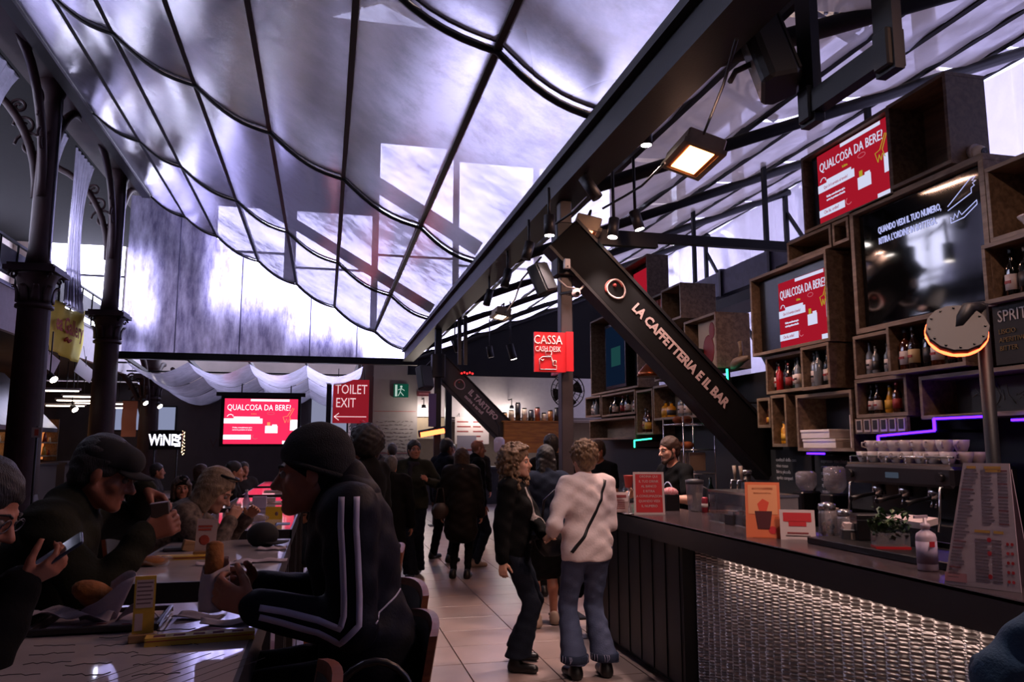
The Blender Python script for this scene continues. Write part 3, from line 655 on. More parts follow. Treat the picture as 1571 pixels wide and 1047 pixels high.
# far kitchen: white menu board, lamps, counter and people things
mb_ = thing('menu_board', 'white menu board with red print in the far kitchen', 'sign', (4.75, 25.9, 1.72)); MB().box(-.55, 0, 0, .6, .03, .9).build('panel', mat('menu_white', '#b5a8a6', .7), mb_); [MB().cyl((x_, .015, .9), (x_, .12, 1.05), .008, n=5).build('cord', M_black, mb_) for x_ in (-.4, .4)]
for k in range(5): MB().box(-.48, -.006, .08+k*.16, -.1+.08*(k % 2), 0, .12+k*.16).build('printed_line', M_inkr, mb_); MB().box(.06, -.006, .08+k*.16, .4-.08*(k % 2), 0, .12+k*.16).build('printed_line', M_inkr, mb_)
for k, (x, y) in enumerate(((650, 627), (731, 627), (785, 628))):
    p = at(x, y, Y=25.5); t = thing('spotlight', 'round white spotlight above the far kitchen, %s from the sloped sign arm' % ORD[k], 'lamp', p, group='far kitchen spotlights')
    MB().cyl((0, 0, .12), (0, 0, 0), .06, .08, 10).build('head', M_black, t); MB().cyl((0, 0, 0), (0, 0, -.015), .075, n=10).build('lens', M_spot, t); MB().cyl((0, 0, .1), (0, 0, .35), .015, n=6).build('stem', M_black, t); MB().bar((0, 0, .33), (0, .5, .33), .03, .03).build('arm', M_black, t); pl_ = bpy.data.lights.new('kitchen_lamp', 'POINT'); pl_.energy = 45; pl_.color = (1, .86, .76); pl_.shadow_soft_size = .08; lo_ = bpy.data.objects.new('kitchen_lamp', pl_); COL.objects.link(lo_); lo_.parent = t; lo_.location = (0, -.05, -.12)
for k, (x, w_) in enumerate(((688, .38), (686, .0),)):
    if w_:
        p = at(687, 690, Y=24); t = thing('steel_post', 'square black post in front of the far kitchen', 'column', (p.x, p.y, 0)); MB().box(-.1, -.1, 0, .1, .1, 3.9).build('shaft', M_black, t, bevel=.01); MB().box(-.16, -.16, 0, .16, .16, .03).build('base_plate', M_black, t)
p = at(716, 680, Y=25.6); t = thing('door_notice', 'pale poster with print in the far kitchen opening', 'sign', (p.x, p.y, 0)); MB().box(-.32, 0, .9, .32, .03, 2.0).build('panel', mat('poster_grey', '#8f8790', .7), t); [MB().box(x_-.02, .0, 0, x_+.02, .04, .9).build('leg', M_black, t) for x_ in (-.28, .28)]; MB().box(-.2, -.004, 1.5, .2, 0, 1.56).box(-.2, -.004, 1.3, .1, 0, 1.35).build('printed_line', M_inkr, t)
fc = thing('far_counter', 'dark serving counter in front of the far kitchen', 'counter', (5, 23, 0)); MB().box(2.6, 22.4, 0, 9, 23.2, 1.0).build('front', M_dark, fc, world=True); MB().box(2.5, 22.3, 1.0, 9.1, 23.3, 1.06).build('worktop', M_steel, fc, world=True)
# ------------------------------------------------------------------ posts and sign arms
PY1 = 7.5; PY2 = 16.6
M_post = mat('post_brown', '#2f2527', .5, noise=.15)
ps = thing('steel_post', 'square dark steel post at the far end of the bar, carrying the red sign', 'column', (VX, PY1, 0))
MB().box(-.062, -.062, 0, .062, .062, 4.14).build('shaft', M_post, ps, bevel=.008); MB().box(-.11, -.11, 3.35, .11, .11, 3.9).build('bracket_box', M_black, ps, bevel=.01); MB().box(-.15, -.15, 0, .15, .15, .02).build('base_plate', M_black, ps)
MB().tube([(-.10, -.1, 3.30), (-.02, -.13, 3.22), (.12, -.13, 3.20), (.2, -.1, 3.28)], .012, 6).build('cable', M_white, ps)
ps2 = thing('steel_post', 'slender black post under the second sloped sign arm, with a heater', 'column', (2.31, PY2, 0))
MB().box(-.07, -.07, 0, .07, .07, 4.14).build('shaft', M_black, ps2, bevel=.008); MB().box(-.14, -.12, 3.1, .14, .12, 3.6).build('bracket_box', M_black, ps2, bevel=.01); MB().box(-.15, -.15, 0, .15, .15, .02).build('base_plate', M_black, ps2)
MB().box(-.2, -.09, 2.05, -.04, -.075, 2.75).build('lilac_sleeve', mat('lilac', '#584a72', .7), ps2)
M_sig = mat('arm_lettering', '#b9a3a0', .6); M_sigr = mat('arm_red', '#9a3a34', .6); M_arm = mat('arm_black', '#0b0a0b', .8, spec=.15, noise=.15); M_arm2 = mat('arm_brown', '#2a2320', .55, noise=.15)
def sign_arm(label, p, q, wid, dep, lines, m, tsize, s):
    t = thing('sign_arm', label, 'sign', (p[0], p[1], q[2]), group='sloped sign arms')
    p = Vector(p); q = Vector(q); d = (q-p).normalized(); up = Vector((0, -1, 0)).cross(d); 
    n = Vector((d.z, 0, -d.x)); n = -n if n.z < 0 else n
    MB().bar(p, q, dep, wid, up=n).build('beam', m, t, world=True, bevel=.01)
    MB().bar(p-n*(wid/2+.015), q-n*(wid/2+.015), dep*1.15, .03, up=n).build('lower_flange', M_black, t, world=True)
    MB().bar(p+n*(wid/2+.015), q+n*(wid/2+.015), dep*1.15, .03, up=n).build('upper_flange', M_black, t, world=True)
    L_ = (q-p).length; f0 = Vector((0, -dep/2-.003, 0))
    for txt, tt, off, sz in lines:
        text(txt, frame(p+d*(L_*tt)+n*off+f0, d, n), sz, M_sig, t, wx=.92, align='LEFT', bold=.004*sz/.1)
    c = p+d*(L_*s)+f0
    pts = [c+d*(math.cos(a)*wid*.27*(1+.15*math.cos(a)))+n*(math.sin(a)*wid*.24) for a in np.linspace(0, 2*PI, 25)]
    MB().tube(pts, .009*wid/.3, 5).build('logo_ring', M_sig, t, world=True)
    MB().tube([x-n*.012-d*.012+Vector((0, .002, 0)) for x in pts[4:18]], .007*wid/.3, 5).build('logo_shadow', M_sigr, t, world=True)
    MB().ball(c-d*wid*.07+n*.02, wid*.055, 8).build('logo_dot', M_sigr, t, world=True)
    return t
sign_arm('sloped black beam lettered LA CAFFETTERIA E IL BAR', (2.28, PY1-.02, 3.78), (4.62, PY1-.02, 1.44), .38, .22, [('LA CAFFETTERIA E IL BAR', .315, .02, .135)], M_arm, .1, .235)
sign_arm('sloped brown beam lettered IL TARTUFO above the far stall', (2.25, 17, 3.55), (4.15, 17, 1.68), .42, .3, [('IL TARTUFO', .40, .05, .17), ('cucina e tartufi', .40, -.09, .10)], M_arm2, .1, .30)
lt = thing('red_light_row', 'tiny red lights clipped on the second sloped sign arm', 'lamp', (2.98, 16.8, 3.22))
for k in range(5): MB().ball((k*.06-.12, 0, .02*(k % 2)), .022, 6).build('bulb', emat('red_bulb', '#ff2020', 4), lt)
MB().bar((-.16, .02, -.02), (.16, .02, -.02), .02, .02).build('strip', M_black, lt)
# tie bar from post to bar wall
tb = thing('tie_bar', 'level black tie bar from the post to the bar wall', 'beam', (VX, PY1+.1, 3.8)); MB().box(VX, PY1+.06, 3.80, 5.2, PY1+.14, 3.90).build('bar', M_black, tb, world=True); MB().box(VX+.2, PY1+.06, 3.74, 3.4, PY1+.14, 3.80).build('sleeve', M_black, tb, world=True)
# CASSA sign
cs = thing('cash_desk_sign', 'red sign reading CASSA CASH DESK fixed to the steel post', 'sign', (2.15, 7.38, 2.35))
M_csr = mat('cassa_red', '#d81c28', .45); M_csw = mat('cassa_white', '#f2e6e6', .5)
MB().box(1.975, 7.37, 2.36, 2.27, 7.40, 2.755).build('front_panel', M_csr, cs, world=True); MB().box(2.27, 7.37, 2.36, 2.30, 7.8, 2.755).build('side_panel', M_csr, cs, world=True)
MB().box(2.30, 7.36, 2.37, 2.375, 7.385, 2.765).build('return_panel', M_csr, cs, world=True)
text('CASSA', frame((2.115, 7.366, 2.675), (1, 0, 0), (0, 0, 1)), .125, M_csw, cs, wx=.80); text('CASH DESK', frame((2.115, 7.366, 2.585), (1, 0, 0), (0, 0, 1)), .075, M_csw, cs, wx=.68)
for pts in ([(-.09, 0), (-.095, .10), (-.06, .125), (.03, .125), (.045, .04), (.08, .04), (.08, 0), (-.09, 0)], [(-.03, .14), (.03, .14), (.03, .18), (-.03, .18), (-.03, .14)], [(0, .125), (0, .14)], [(.05, .05), (.05, .09), (.075, .09), (.075, .05)], [(-.08, .1), (-.06, .085), (-.05, .1)]):
    MB().tube([(2.12+x, 7.366, 2.385+z) for x, z in pts], .004, 4).build('till_drawing', M_csw, cs, world=True)
# ------------------------------------------------------------------ heaters
M_hb = mat('heater_body', '#8a7a66', .5, .2, noise=.15); M_glow = emat('heater_glow', '#ff9a5c', 9.); M_refl = mat('heater_reflector', '#b06a3c', .3, .7)
def heater(label, c, rz, tilt, glow=None, L_=.46, W_=.26):
    t = thing('ceiling_heater', label, 'heater', c, rot=(tilt, 0, rz), group='infrared ceiling heaters')
    MB().box(-L_/2, -W_/2, 0, L_/2, W_/2, .13).build('housing', M_hb, t, bevel=.012)
    MB().box(-L_/2-.02, -W_/2-.02, -.02, L_/2+.02, -W_/2+.025, .02).box(-L_/2-.02, W_/2-.025, -.02, L_/2+.02, W_/2+.02, .02).box(-L_/2-.02, -W_/2, -.02, -L_/2+.03, W_/2, .02).box(L_/2-.03, -W_/2, -.02, L_/2+.02, W_/2, .02).build('rim', M_hb, t)
    MB().box(-L_/2+.03, -W_/2+.03, -.004, L_/2-.03, W_/2-.03, -.001).build('reflector', M_refl, t)
    MB().box(-L_/2+.06, -W_/2+.06, -.012, L_/2-.06, W_/2-.06, -.006).build('glowing_element', glow or M_glow, t)
    MB().tube([(-.1, 0, .12), (-.1, 0, .22), (.1, 0, .22), (.1, 0, .12)], .014, 6).build('bracket', M_black, t)
    l = bpy.data.lights.new('heater_glow', 'AREA'); l.shape = 'RECTANGLE'; l.size = L_-.12; l.size_y = W_-.12; l.energy = 40; l.color = (1, .55, .40)
    lo = bpy.data.objects.new('heater_glow', l); COL.objects.link(lo); lo.parent = t; lo.location = (0, 0, -.02)
    return t
heater('glowing orange box heater under the roof, largest and nearest the hanging frame', at(1062, 245, Y=6.0), PI/2-.1, math.radians(18), L_=.60, W_=.34)
heater('glowing orange box heater above the lettered black sign arm', at(897, 358, Y=7.6), PI/2-.2, math.radians(14))
heater('pale box heater with white glow near the far end of the valley beam', at(768, 486, Y=13.0), PI/2, math.radians(10), emat('heater_white', '#ffe8d0', 9))
heater('glowing orange box heater above the near end of the counter, outside the view', (2.95, 2.2, 4.2), PI/2-.1, math.radians(12))
ph = thing('post_heater', 'glowing orange tube heater on the slender post', 'heater', at(663, 664, Y=16.4))
MB().cyl((-.28, 0, -.03), (.28, 0, .07), .075, n=10).build('shell', M_black, ph); MB().cyl((-.25, -.045, -.05), (.25, -.045, .04), .055, n=10).build('glowing_tube', emat('heater_red', '#ff5a30', 7), ph); MB().bar((.15, .05, 0), (.15, .25, .05), .03, .03).build('bracket', M_black, ph)
# ------------------------------------------------------------------ spotlights
M_lens = emat('spot_lens', '#fff2ea', 20); M_lens_off = mat('spot_lens_off', '#202024', .2)
def spot(label, c, d, on, L_=.24, r=.055, mount=None):
    c = Vector(c); d = Vector(d).normalized()
    t = thing('spotlight', label, 'lamp', c, group='cylinder spotlights under the roof')
    a = -d*(L_/2); b = d*(L_/2)
    MB().cyl(a, b, r, n=14).build('barrel', M_black, t); MB().cyl(b-d*.02, b+d*.003, r*.86, n=14).build('lens', M_lens if on else M_lens_off, t)
    zr = rslope(c.x)-.02-c.z if c.x > VX+.2 else 4.15-c.z
    MB().cyl(a*.6, (a.x*.6, a.y*.6+.02, max(.16, zr)), .016, n=6).build('stem', M_black, t)
    if on:
        l = bpy.data.lights.new('spot_beam', 'SPOT'); l.energy = 130; l.color = (1, .76, .72); l.spot_size = 1.3; l.spot_blend = .6; l.shadow_soft_size = .05
        lo = bpy.data.objects.new('spot_beam', l); COL.objects.link(lo); lo.parent = t; lo.location = b+d*.02; lo.rotation_euler = d.to_track_quat('-Z', 'Y').to_euler()
dn = (0, 0, -1)
spot('lit spotlight hanging straight down beside the largest heater', at(991, 203, Y=6.2), dn, True)
spot('unlit spotlight tilted on the valley beam left of the largest heater', at(906, 288, Y=6.6), (.45, -.2, -.8), False)
spot('lit spotlight at the top of the steel post', at(843, 346, Y=7.1), dn, True, .2)
spot('lit spotlight hanging between the post heater pair and the tube rafter', at(977, 338, Y=7.2), (.25, -.1, -1), True, .2)
spot('lit spotlight just right of the second box heater', at(941, 350, Y=7.2), (-.15, -.1, -1), True, .2)
spot('unlit spotlight on the valley beam, nearest the steel post', at(810, 385, Y=8.2), (-.25, 0, -1), False, .2)
spot('unlit spotlight on the valley beam, second from the steel post', at(777, 427, Y=9.6), (-.25, 0, -1), False)
spot('unlit spotlight on the valley beam, third from the steel post', at(749, 457, Y=11.2), (-.25, 0, -1), False)
spot('lit spotlight in front of the black end wall', at(785, 540, Y=17), (.3, 0, -1), True, .35, .08)
spot('unlit dark spotlight on the black end wall', at(700, 530, Y=17), (.4, 0, -1), False, .3, .08)
spot('unlit dark spotlight beside the black end wall light', at(752, 540, Y=20), (.2, 0, -1), False, .3, .08)
spot('lit spotlight above the nearer counter, outside the view', (2.62, 3.3, 4.22), (-.10, .35, -1), True)
spot('lit spotlight over the near end of the counter, outside the view', (2.62, 1.4, 4.22), (-.1, .45, -1), True)
# ------------------------------------------------------------------ hanging frame and loudspeakers
hf = thing('ceiling_hanger', 'black steel frame hanging from the roof at the top of the picture', 'frame', (2.9, 3.75, 3.6))
for y in (4.10, 3.40): MB().box(2.87, y-.075, 3.62, 2.93, y+.075, 4.62).build('hanger', M_black, hf, world=True)
MB().box(2.86, 3.35, 3.68, 2.94, 4.15, 3.82).build('crossbar', M_black, hf, world=True)
for y in (4.10, 3.40): MB().box(2.84, y-.06, 3.64, 2.96, y+.06, 3.86).build('clamp', M_black, hf, world=True, bevel=.01)
M_spk = mat('speaker_black', '#0e0e10', .6, bump=.2, bscale=200)
def speaker(label, c, rot, s=1.):
    t = thing('loudspeaker', label, 'loudspeaker', c, rot=rot, group='roof loudspeakers')
    MB().prism([(-.13*s, -.11*s), (.13*s, -.11*s), (.17*s, .06*s), (.13*s, .13*s), (-.13*s, .13*s), (-.17*s, .06*s)], .5*s, Matrix.Translation((0, 0, -.25*s))).build('cabinet', M_spk, t, bevel=.02*s)
    MB().box(-.12*s, -.125*s, -.22*s, .12*s, -.11*s, .22*s).build('grille', mat('speaker_grille', '#1a1a1c', .7), t)
    MB().tube([(0, .12*s, 0), (.05*s, .22*s, .02*s), (.14*s, .26*s, .02*s)], .02*s, 6).build('bracket', M_black, t)
speaker('large black loudspeaker hanging beside the steel frame', at(1182, 88, X=2.72), (-.25, .18, math.radians(60)), 1.0)
speaker('black loudspeaker tilted on the steel post', at(832, 428, Y=7.35), (-.3, -.25, .6), .62)
speaker('dark loudspeaker high on the slender post', at(652, 580, Y=16.5), (-.3, 0, .4), 1.)
cb = thing('security_camera', 'small pink-lit dome camera on the sign arm by the post', 'camera', at(884, 450, Y=7.2)); MB().ball((0, 0, 0), .045, 12).build('dome', mat('cam_white', '#b59a96', .4), cb); MB().bar((-.02, 0, .02), (-.10, .22, .03), .02, .02).build('bracket', M_black, cb)
MB().cyl((0, -.035, -.01), (0, -.05, -.015), .02, n=10).build('lens', M_black, cb)
wb = thing('junction_box', 'small white junction box at the top of the lettered sign arm', 'box', at(870, 405, Y=7.33)); MB().box(-.03, -.02, -.05, .03, .04, .05).build('case', M_white, wb, bevel=.006); MB().cyl((0, -.02, -.03), (0, -.024, -.03), .01, n=8).build('plug', M_steel, wb)
# cables looping along the roof
for k, pts in enumerate([[(905, 300, 6.8), (880, 325, 7.1), (850, 345, 7.3)], [(1020, 250, 6.0), (985, 285, 6.4), (960, 300, 6.8), (925, 320, 7.2)], [(830, 395, 7.6), (800, 430, 9.0), (790, 460, 11), (775, 480, 12.8)], [(1130, 60, 3.8), (1110, 130, 4.6), (1080, 205, 5.6)]]):
    cbn = thing('loose_cable', ['black cable drooping from the valley beam to the post', 'black cable running from the largest heater to the post', 'black cable looping from the post to the pale heater', 'thin black cable hanging from the frame to the largest heater'][k], 'cable', at(*pts[0][:2], Y=pts[0][2]))
    MB().tube([at(x, y, Y=Y) for x, y, Y in pts], .012, 5).build('wire', M_black, cbn, world=True)
hg = thing('hanger_rods', 'twin black rods under the valley beam near the far end', 'bracket', at(700, 490, Y=15))
for x in (705, 714): a = at(x, 485, Y=15.2); b_ = at(x, 560, Y=15.2); MB().bar(a, b_, .07, .07).build('rod', M_black, hg, world=True)
# ductwork and lit tube beyond the bar wall
du = thing('air_duct', 'grey metal air duct running behind the bar shelves', 'duct', (6.2, 10, 4.3)); MB().box(6.0, 7.6, 4.0, 6.4, 12.5, 4.38).build('duct', mat('galvanised', '#6a6a7c', .45, .5, noise=.15), du, world=True)
for y in (8.2, 9.6, 11): MB().box(5.97, y-.03, 3.97, 6.43, y+.03, 4.41).build('flange', M_steel, du, world=True)
MB().box(5.9, 7.6, 3.75, 6.5, 12.5, 3.9).build('support_beam', M_black, du, world=True)
for y in (7.7, 10.0, 12.3): MB().box(6.18, y-.03, 3.9, 6.24, y+.03, rslope(6.2)).build('hanger', M_black, du, world=True)
# ------------------------------------------------------------------ bar back wall with oak boxes
BXF, BXB = 4.3, 4.62
struct('wall_bar', MB().box(4.66, 2.0, 0, 4.8, 7.35, 3.55).box(4.66, 7.35, 0, 4.8, 8.75, 2.45).box(4.66, 8.75, 0, 4.8, 12.9, 2.5), mat('bar_wall_black', '#0f0f12', .7, noise=.2, nscale=3))
M_oakd = wood_mat('oak_inside', '#6b5846', '#8a745c', .6, (6, 1, 6), 4)
M_recess = mat('recess_black', '#0b0c10', .5)
BOXES = {}
def oak_box(key, label, y0, y1, z0, z1, xf=BXF, xb=BXB, back=None, th=.03, sides='lrtb', name='shelf_box'):
    """open-fronted oak box on the bar wall; y0 far end, y1 near end"""
    t = thing(name, label, 'shelf', ((xf+xb)/2, (y0+y1)/2, z0), group='oak boxes on the bar wall')
    if 'b' in sides: MB().box(xf, y1, z0, xb, y0, z0+th).build('bottom_board', M_oak, t, world=True, bevel=.002)
    if 't' in sides: MB().box(xf, y1, z1-th, xb, y0, z1).build('top_board', M_oak, t, world=True, bevel=.002)
    if 'l' in sides: MB().box(xf, y0-th, z0+th, xb, y0, z1-th).build('side_board', M_oak, t, world=True, bevel=.002)
    if 'r' in sides: MB().box(xf, y1, z0+th, xb, y1+th, z1-th).build('side_board', M_oak, t, world=True, bevel=.002)
    MB().box(xb-.015, y1+.005, z0+.005, xb, y0-.005, z1-.005).build('back_board', back or M_oakd, t, world=True)
    BOXES[key] = (y0, y1, z0+th, z1-th, xf, xb); return t
oak_box('A', 'wide oak box holding the uppermost red screen', 6.285, 5.10, 3.60, 4.335, back=M_recess)
oak_box('B', 'empty oak box beside the uppermost screen, with a dome camera on its side', 5.095, 4.48, 3.635, 4.33, xf=4.28)
oak_box('C', 'oak box holding the lower red screen', 7.20, 5.92, 2.545, 3.36, xf=4.25, back=M_recess)
oak_box('D', 'shallow empty oak box above the lower red screen', 6.58, 5.90, 3.38, 3.59)
oak_box('D2', 'tiny oak cubby above the large black screen', 5.88, 5.66, 3.38, 3.59)
oak_box('E', 'large oak surround of the big black screen', 5.64, 4.235, 2.56, 3.62, th=.045, back=M_recess)
oak_box('F', 'oak box with a white bowl, right of the big screen at the picture edge', 4.23, 3.55, 2.985, 3.50)
oak_box('G', 'oak box with dark bottles just below the bowl box', 4.27, 3.55, 2.57, 2.975, xf=4.26)
oak_box('H', 'protruding oak box of whisky bottles under the big black screen', 5.21, 4.45, 2.18, 2.585, xf=4.24)
oak_box('I', 'oak box with few clear bottles under the left end of the big screen', 5.69, 5.215, 2.19, 2.55)
oak_box('J', 'oak box with amber bottles above the row of small photos', 5.70, 5.10, 1.865, 2.185)
oak_box('K', 'oak box of tall bottles under the lower red screen', 6.37, 5.95, 2.14, 2.54, xf=4.25)
oak_box('L', 'oak box with red and dark bottles left of the tall bottles', 7.05, 6.38, 2.15, 2.53)
oak_box('M', 'small oak cubby holding little jars', 7.24, 7.0, 1.82, 2.12)
oak_box('N', 'narrow oak cubby with yellow bottles', 6.985, 6.72, 1.63, 2.135)
oak_box('O', 'oak box with white cartons below the bottle boxes', 6.56, 5.75, 1.59, 2.11, back=mat('slate_blue', '#14161d', .5))
oak_box('P', 'long oak shelf with a sketched panel behind the halo heater', 4.97, 3.55, 1.83, 2.15, back=mat('sketch_panel', '#3d362f', .7, noise=.3, nscale=6))
p_ = thing('sketched_panel', 'dim panel with chalk line drawings inside the long oak shelf', 'picture', (4.55, 4.3, 1.86))
MB().box(4.52, 3.6, 1.862, 4.54, 4.72, 2.11).build('board', mat('sketch_board', '#3f3a33', .7, noise=.2), p_, world=True)
rr = random.Random(11)
for k in range(14):
    y = 4.66-k*.075; pts = [(4.516, y+rr.uniform(-.05, .05), 1.90+rr.uniform(0, .18)) for _ in range(5)]
    MB().tube(pts, .003, 4).build('chalk_stroke', mat('chalk_dim', '#6b6152', .9), p_, world=True)
# small photographs under box J
sp_ = thing('photo_rail', 'oak rail carrying a row of small photos', 'shelf', (4.4, 5.4, 1.74)); MB().box(4.30, 5.12, 1.735, 4.33, 5.72, 1.86).build('rail', M_oak, sp_, world=True)
for k in range(6):
    y = 5.66-k*.098
    f = MB().box(4.290, y-.036, 1.75, 4.299, y+.036, 1.85).build('photo', mat('photo_paper', '#b8aca4', .5), sp_, world=True)
    MB().box(4.287, y-.026, 1.768, 4.2895, y+.026, 1.843).build('photo_print', mat('photo_dark', '#241f22', .4), f, world=True)
# screens on the wall
def wall_tv(label, y0, y1, z0, z1, x, py0, py1, pz0, pz1):
    t = thing('video_screen', label, 'screen', (x, (y0+y1)/2, z0))
    MB().box(x, y1, z0, x+.05, y0, z1).build('bezel', M_tv, t, world=True)
    return t
ta = wall_tv('red drinks advert screen in the uppermost oak box', 6.2, 5.13, 3.635, 4.30, 4.36, 0, 0, 0, 0)
promo(ta, (4.356, 6.11, 3.64), (0, -1, 0), (0, 0, 1), .97, .65, M_scr, M_scrw, M_scry)
tc_ = wall_tv('red drinks advert screen in the lower oak box', 7.15, 5.96, 2.58, 3.32, 4.335, 0, 0, 0, 0)
promo(tc_, (4.331, 6.80, 2.59), (0, -1, 0), (0, 0, 1), .83, .64, M_scr, M_scrw, M_scry)
te_ = wall_tv('big glossy black screen with white lettering about collecting orders', 5.585, 4.285, 2.61, 3.57, 4.36, 0, 0, 0, 0)
MB().box(4.352, 4.30, 2.625, 4.36, 5.57, 3.555).build('glass', mat('tv_glass', '#030304', .06, spec=.8), te_, world=True)
M_tvw = emat('tv_white', '#c2c6ff', .75)
text('QUANDO VEDI IL TUO NUMERO,', frame((4.35, 5.36, 3.38), (0, -1, 0), (0, 0, 1)), .075, M_tvw, te_, wx=.6, align='LEFT', bold=.001); text("RITIRA L'ORDINE IN BOTTEGA.", frame((4.35, 5.36, 3.29), (0, -1, 0), (0, 0, 1)), .075, M_tvw, te_, wx=.6, align='LEFT', bold=.001)
for pts in ([(4.62, 3.33), (4.40, 3.395), (4.40, 3.43), (4.37, 3.44), (4.385, 3.46), (4.355, 3.47), (4.39, 3.48), (4.355, 3.50), (4.40, 3.50), (4.62, 3.36)], [(4.60, 3.23), (4.60, 3.275), (4.575, 3.25), (4.56, 3.29), (4.54, 3.255), (4.52, 3.30), (4.50, 3.265), (4.36, 3.33), (4.36, 3.30), (4.48, 3.24), (4.60, 3.23)]):
    MB().tube([(4.35, y, z) for y, z in pts], .004, 4).build('receipt_drawing', M_tvw, te_, world=True)
# dome camera on box B
dc = thing('dome_camera', 'white dome camera on the side of the empty oak box', 'camera', (4.47, 4.475, 3.72)); MB().cyl((0, 0, 0), (0, -.03, 0), .062, n=16).build('base', M_white, dc); MB().ball((0, -.045, -.01), .052, 14).build('dome', mat('cam_shell', '#f0eae6', .35), dc); MB().cyl((0, -.09, -.018), (0, -.099, -.02), .026, n=12).build('lens', M_tv, dc)
MB().cyl((0, -.098, -.02), (0, -.1, -.02), .01, n=8).build('pupil', M_steel, dc)
# blackboard at the right edge
bb = thing('chalk_blackboard', 'blackboard with chalk writing beginning SPRI at the picture edge', 'blackboard', (4.34, 3.95, 2.16)); MB().box(4.32, 3.5, 2.165, 4.36, 4.28, 2.565).build('board', mat('board_black', '#17181a', .8, noise=.2), bb, world=True)
M_chalk = mat('chalk', '#a8a3a0', .9); M_chalky = mat('chalk_ochre', '#6b5a3a', .9)
text('SPRITZ', frame((4.316, 4.24, 2.48), (0, -1, 0), (0, 0, 1)), .11, M_chalk, bb, wx=.85, align='LEFT')
for k, s_ in enumerate(('LISCIO', 'APERITIVO', 'BITTER')): text(s_, frame((4.316, 4.24, 2.38-k*.055), (0, -1, 0), (0, 0, 1)), .045, M_chalky, bb, align='LEFT')
MB().ball((4.318, 3.98, 2.33), (.004, .03, .03), 10).build('red_dot', M_red, bb, world=True)
# ------------------------------------------------------------------ bottles
M_gl = {'dark': mat('glass_dark', '#0c0e0a', .08, spec=.7), 'green': mat('glass_green', '#10221a', .08, spec=.7), 'clear': mat('glass_clear', '#5f666c', .08, spec=.8), 'amber': mat('glass_amber', '#3a1a08', .08, spec=.7), 'yellow': mat('glass_yellow', '#b07a18', .15), 'red': mat('glass_red', '#8c1418', .15), 'brown': mat('glass_brown', '#1e100a', .08, spec=.7)}
M_lb = {'white': mat('label_white', '#b4aaa6', .6), 'cream': mat('label_cream', '#a8946c', .6), 'red': mat('label_red', '#7c1a1c', .6), 'black': mat('label_black', '#151416', .5), 'yellow': mat('label_yellow', '#b88c22', .6)}
def bottle(label, x, y, z, h, r, kind, lab, style=0, group=None):
    t = thing('bottle', label, 'bottle', (x, y, z), group=group)
    n = 14
    if style == 0: prof = [(r*.92, 0), (r, .01), (r, h*.56), (r*.9, h*.62), (r*.42, h*.72), (r*.36, h*.78), (r*.36, h*.93)]
    elif style == 1: prof = [(r*.92, 0), (r, .01), (r, h*.62), (r*.75, h*.70), (r*.36, h*.76), (r*.36, h*.92)]
    else: prof = [(r*.85, 0), (r, .02), (r*.95, h*.35), (r*.7, h*.55), (r*.4, h*.75), (r*.38, h*.93)]
    MB().lathe(prof, n=n).build('glass', M_gl[kind], t)
    MB().lathe([(r*.40, h*.90), (r*.42, h*.91), (r*.42, h), (r*.1, h)], n=10).build('cap', M_lb['black' if lab != 'red' else 'red'], t)
    if lab: MB().lathe([(r*1.012, h*.14), (r*1.012, h*.46)], n=n).build('paper_label', M_lb[lab], t); 
    if lab in ('white', 'cream'): MB().box(-r*1.035, -r*.5, h*.27, -r*.9, r*.5, h*.33).build('label_print', M_lb['red' if kind != 'clear' else 'black'], t)
    return t
def row(key, desc, items, inset=.10, z=None, yspan=None):
    y0, y1, z0, z1, xf, xb = BOXES[key]; n = len(items)
    ya, yb = yspan or (y0, y1)
    for k, (kind, lab, h, r, st) in enumerate(items):
        y = ya-(ya-yb)*(k+.75)/(n+.5)
        h = min(h, z1-z0-.02)
        bottle('%s bottle%s, %s from far end, %s' % (kind, ', %s label' % lab if lab else '', ORD[k], desc), xf+inset-.03*(k % 2), y, z0, h, r, kind, lab, st, 'bottles in the '+desc)
row('L', 'oak box left of tall bottles', [('dark', 'white', .30, .036, 0), ('red', None, .27, .036, 1), ('dark', 'black', .30, .034, 0), ('brown', 'red', .26, .034, 0), ('green', 'white', .31, .036, 0), ('clear', 'white', .30, .036, 1), ('dark', 'cream', .31, .036, 0), ('clear', 'red', .28, .034, 0)])
row('K', 'oak box under the lower red screen', [('clear', 'white', .33, .04, 1), ('clear', None, .34, .042, 1), ('dark', 'white', .33, .04, 0), ('green', 'cream', .34, .038, 0)])
row('I', 'oak box with few clear bottles', [('clear', 'white', .30, .036, 0), ('clear', 'black', .23, .032, 1), ('clear', 'white', .24, .032, 0), ('clear', None, .22, .03, 0)])
row('H', 'protruding whisky box', [('amber', 'white', .33, .05, 1), ('brown', 'cream', .34, .042, 0), ('dark', 'black', .33, .044, 1), ('amber', 'white', .30, .046, 1), ('dark', 'red', .28, .04, 0), ('brown', 'black', .24, .042, 1)])
row('J', 'oak box above the small photos', [('dark', 'white', .26, .034, 0), ('brown', 'white', .25, .034, 0), ('yellow', 'yellow', .23, .046, 2), ('amber', 'red', .25, .036, 1), ('clear', 'cream', .26, .034, 0)])
row('G', 'oak box below the bowl box', [('dark', 'white', .33, .046, 0), ('dark', 'black', .30, .05, 1), ('green', 'white', .33, .044, 0)], yspan=(4.24, 3.75))
row('N', 'narrow oak cubby', [('yellow', 'yellow', .22, .03, 1), ('yellow', 'yellow', .21, .03, 1), ('yellow', 'cream', .22, .03, 1)])
row('M', 'small oak cubby', [('amber', 'red', .16, .03, 2), ('amber', 'yellow', .17, .032, 2), ('red', 'white', .16, .03, 2)])
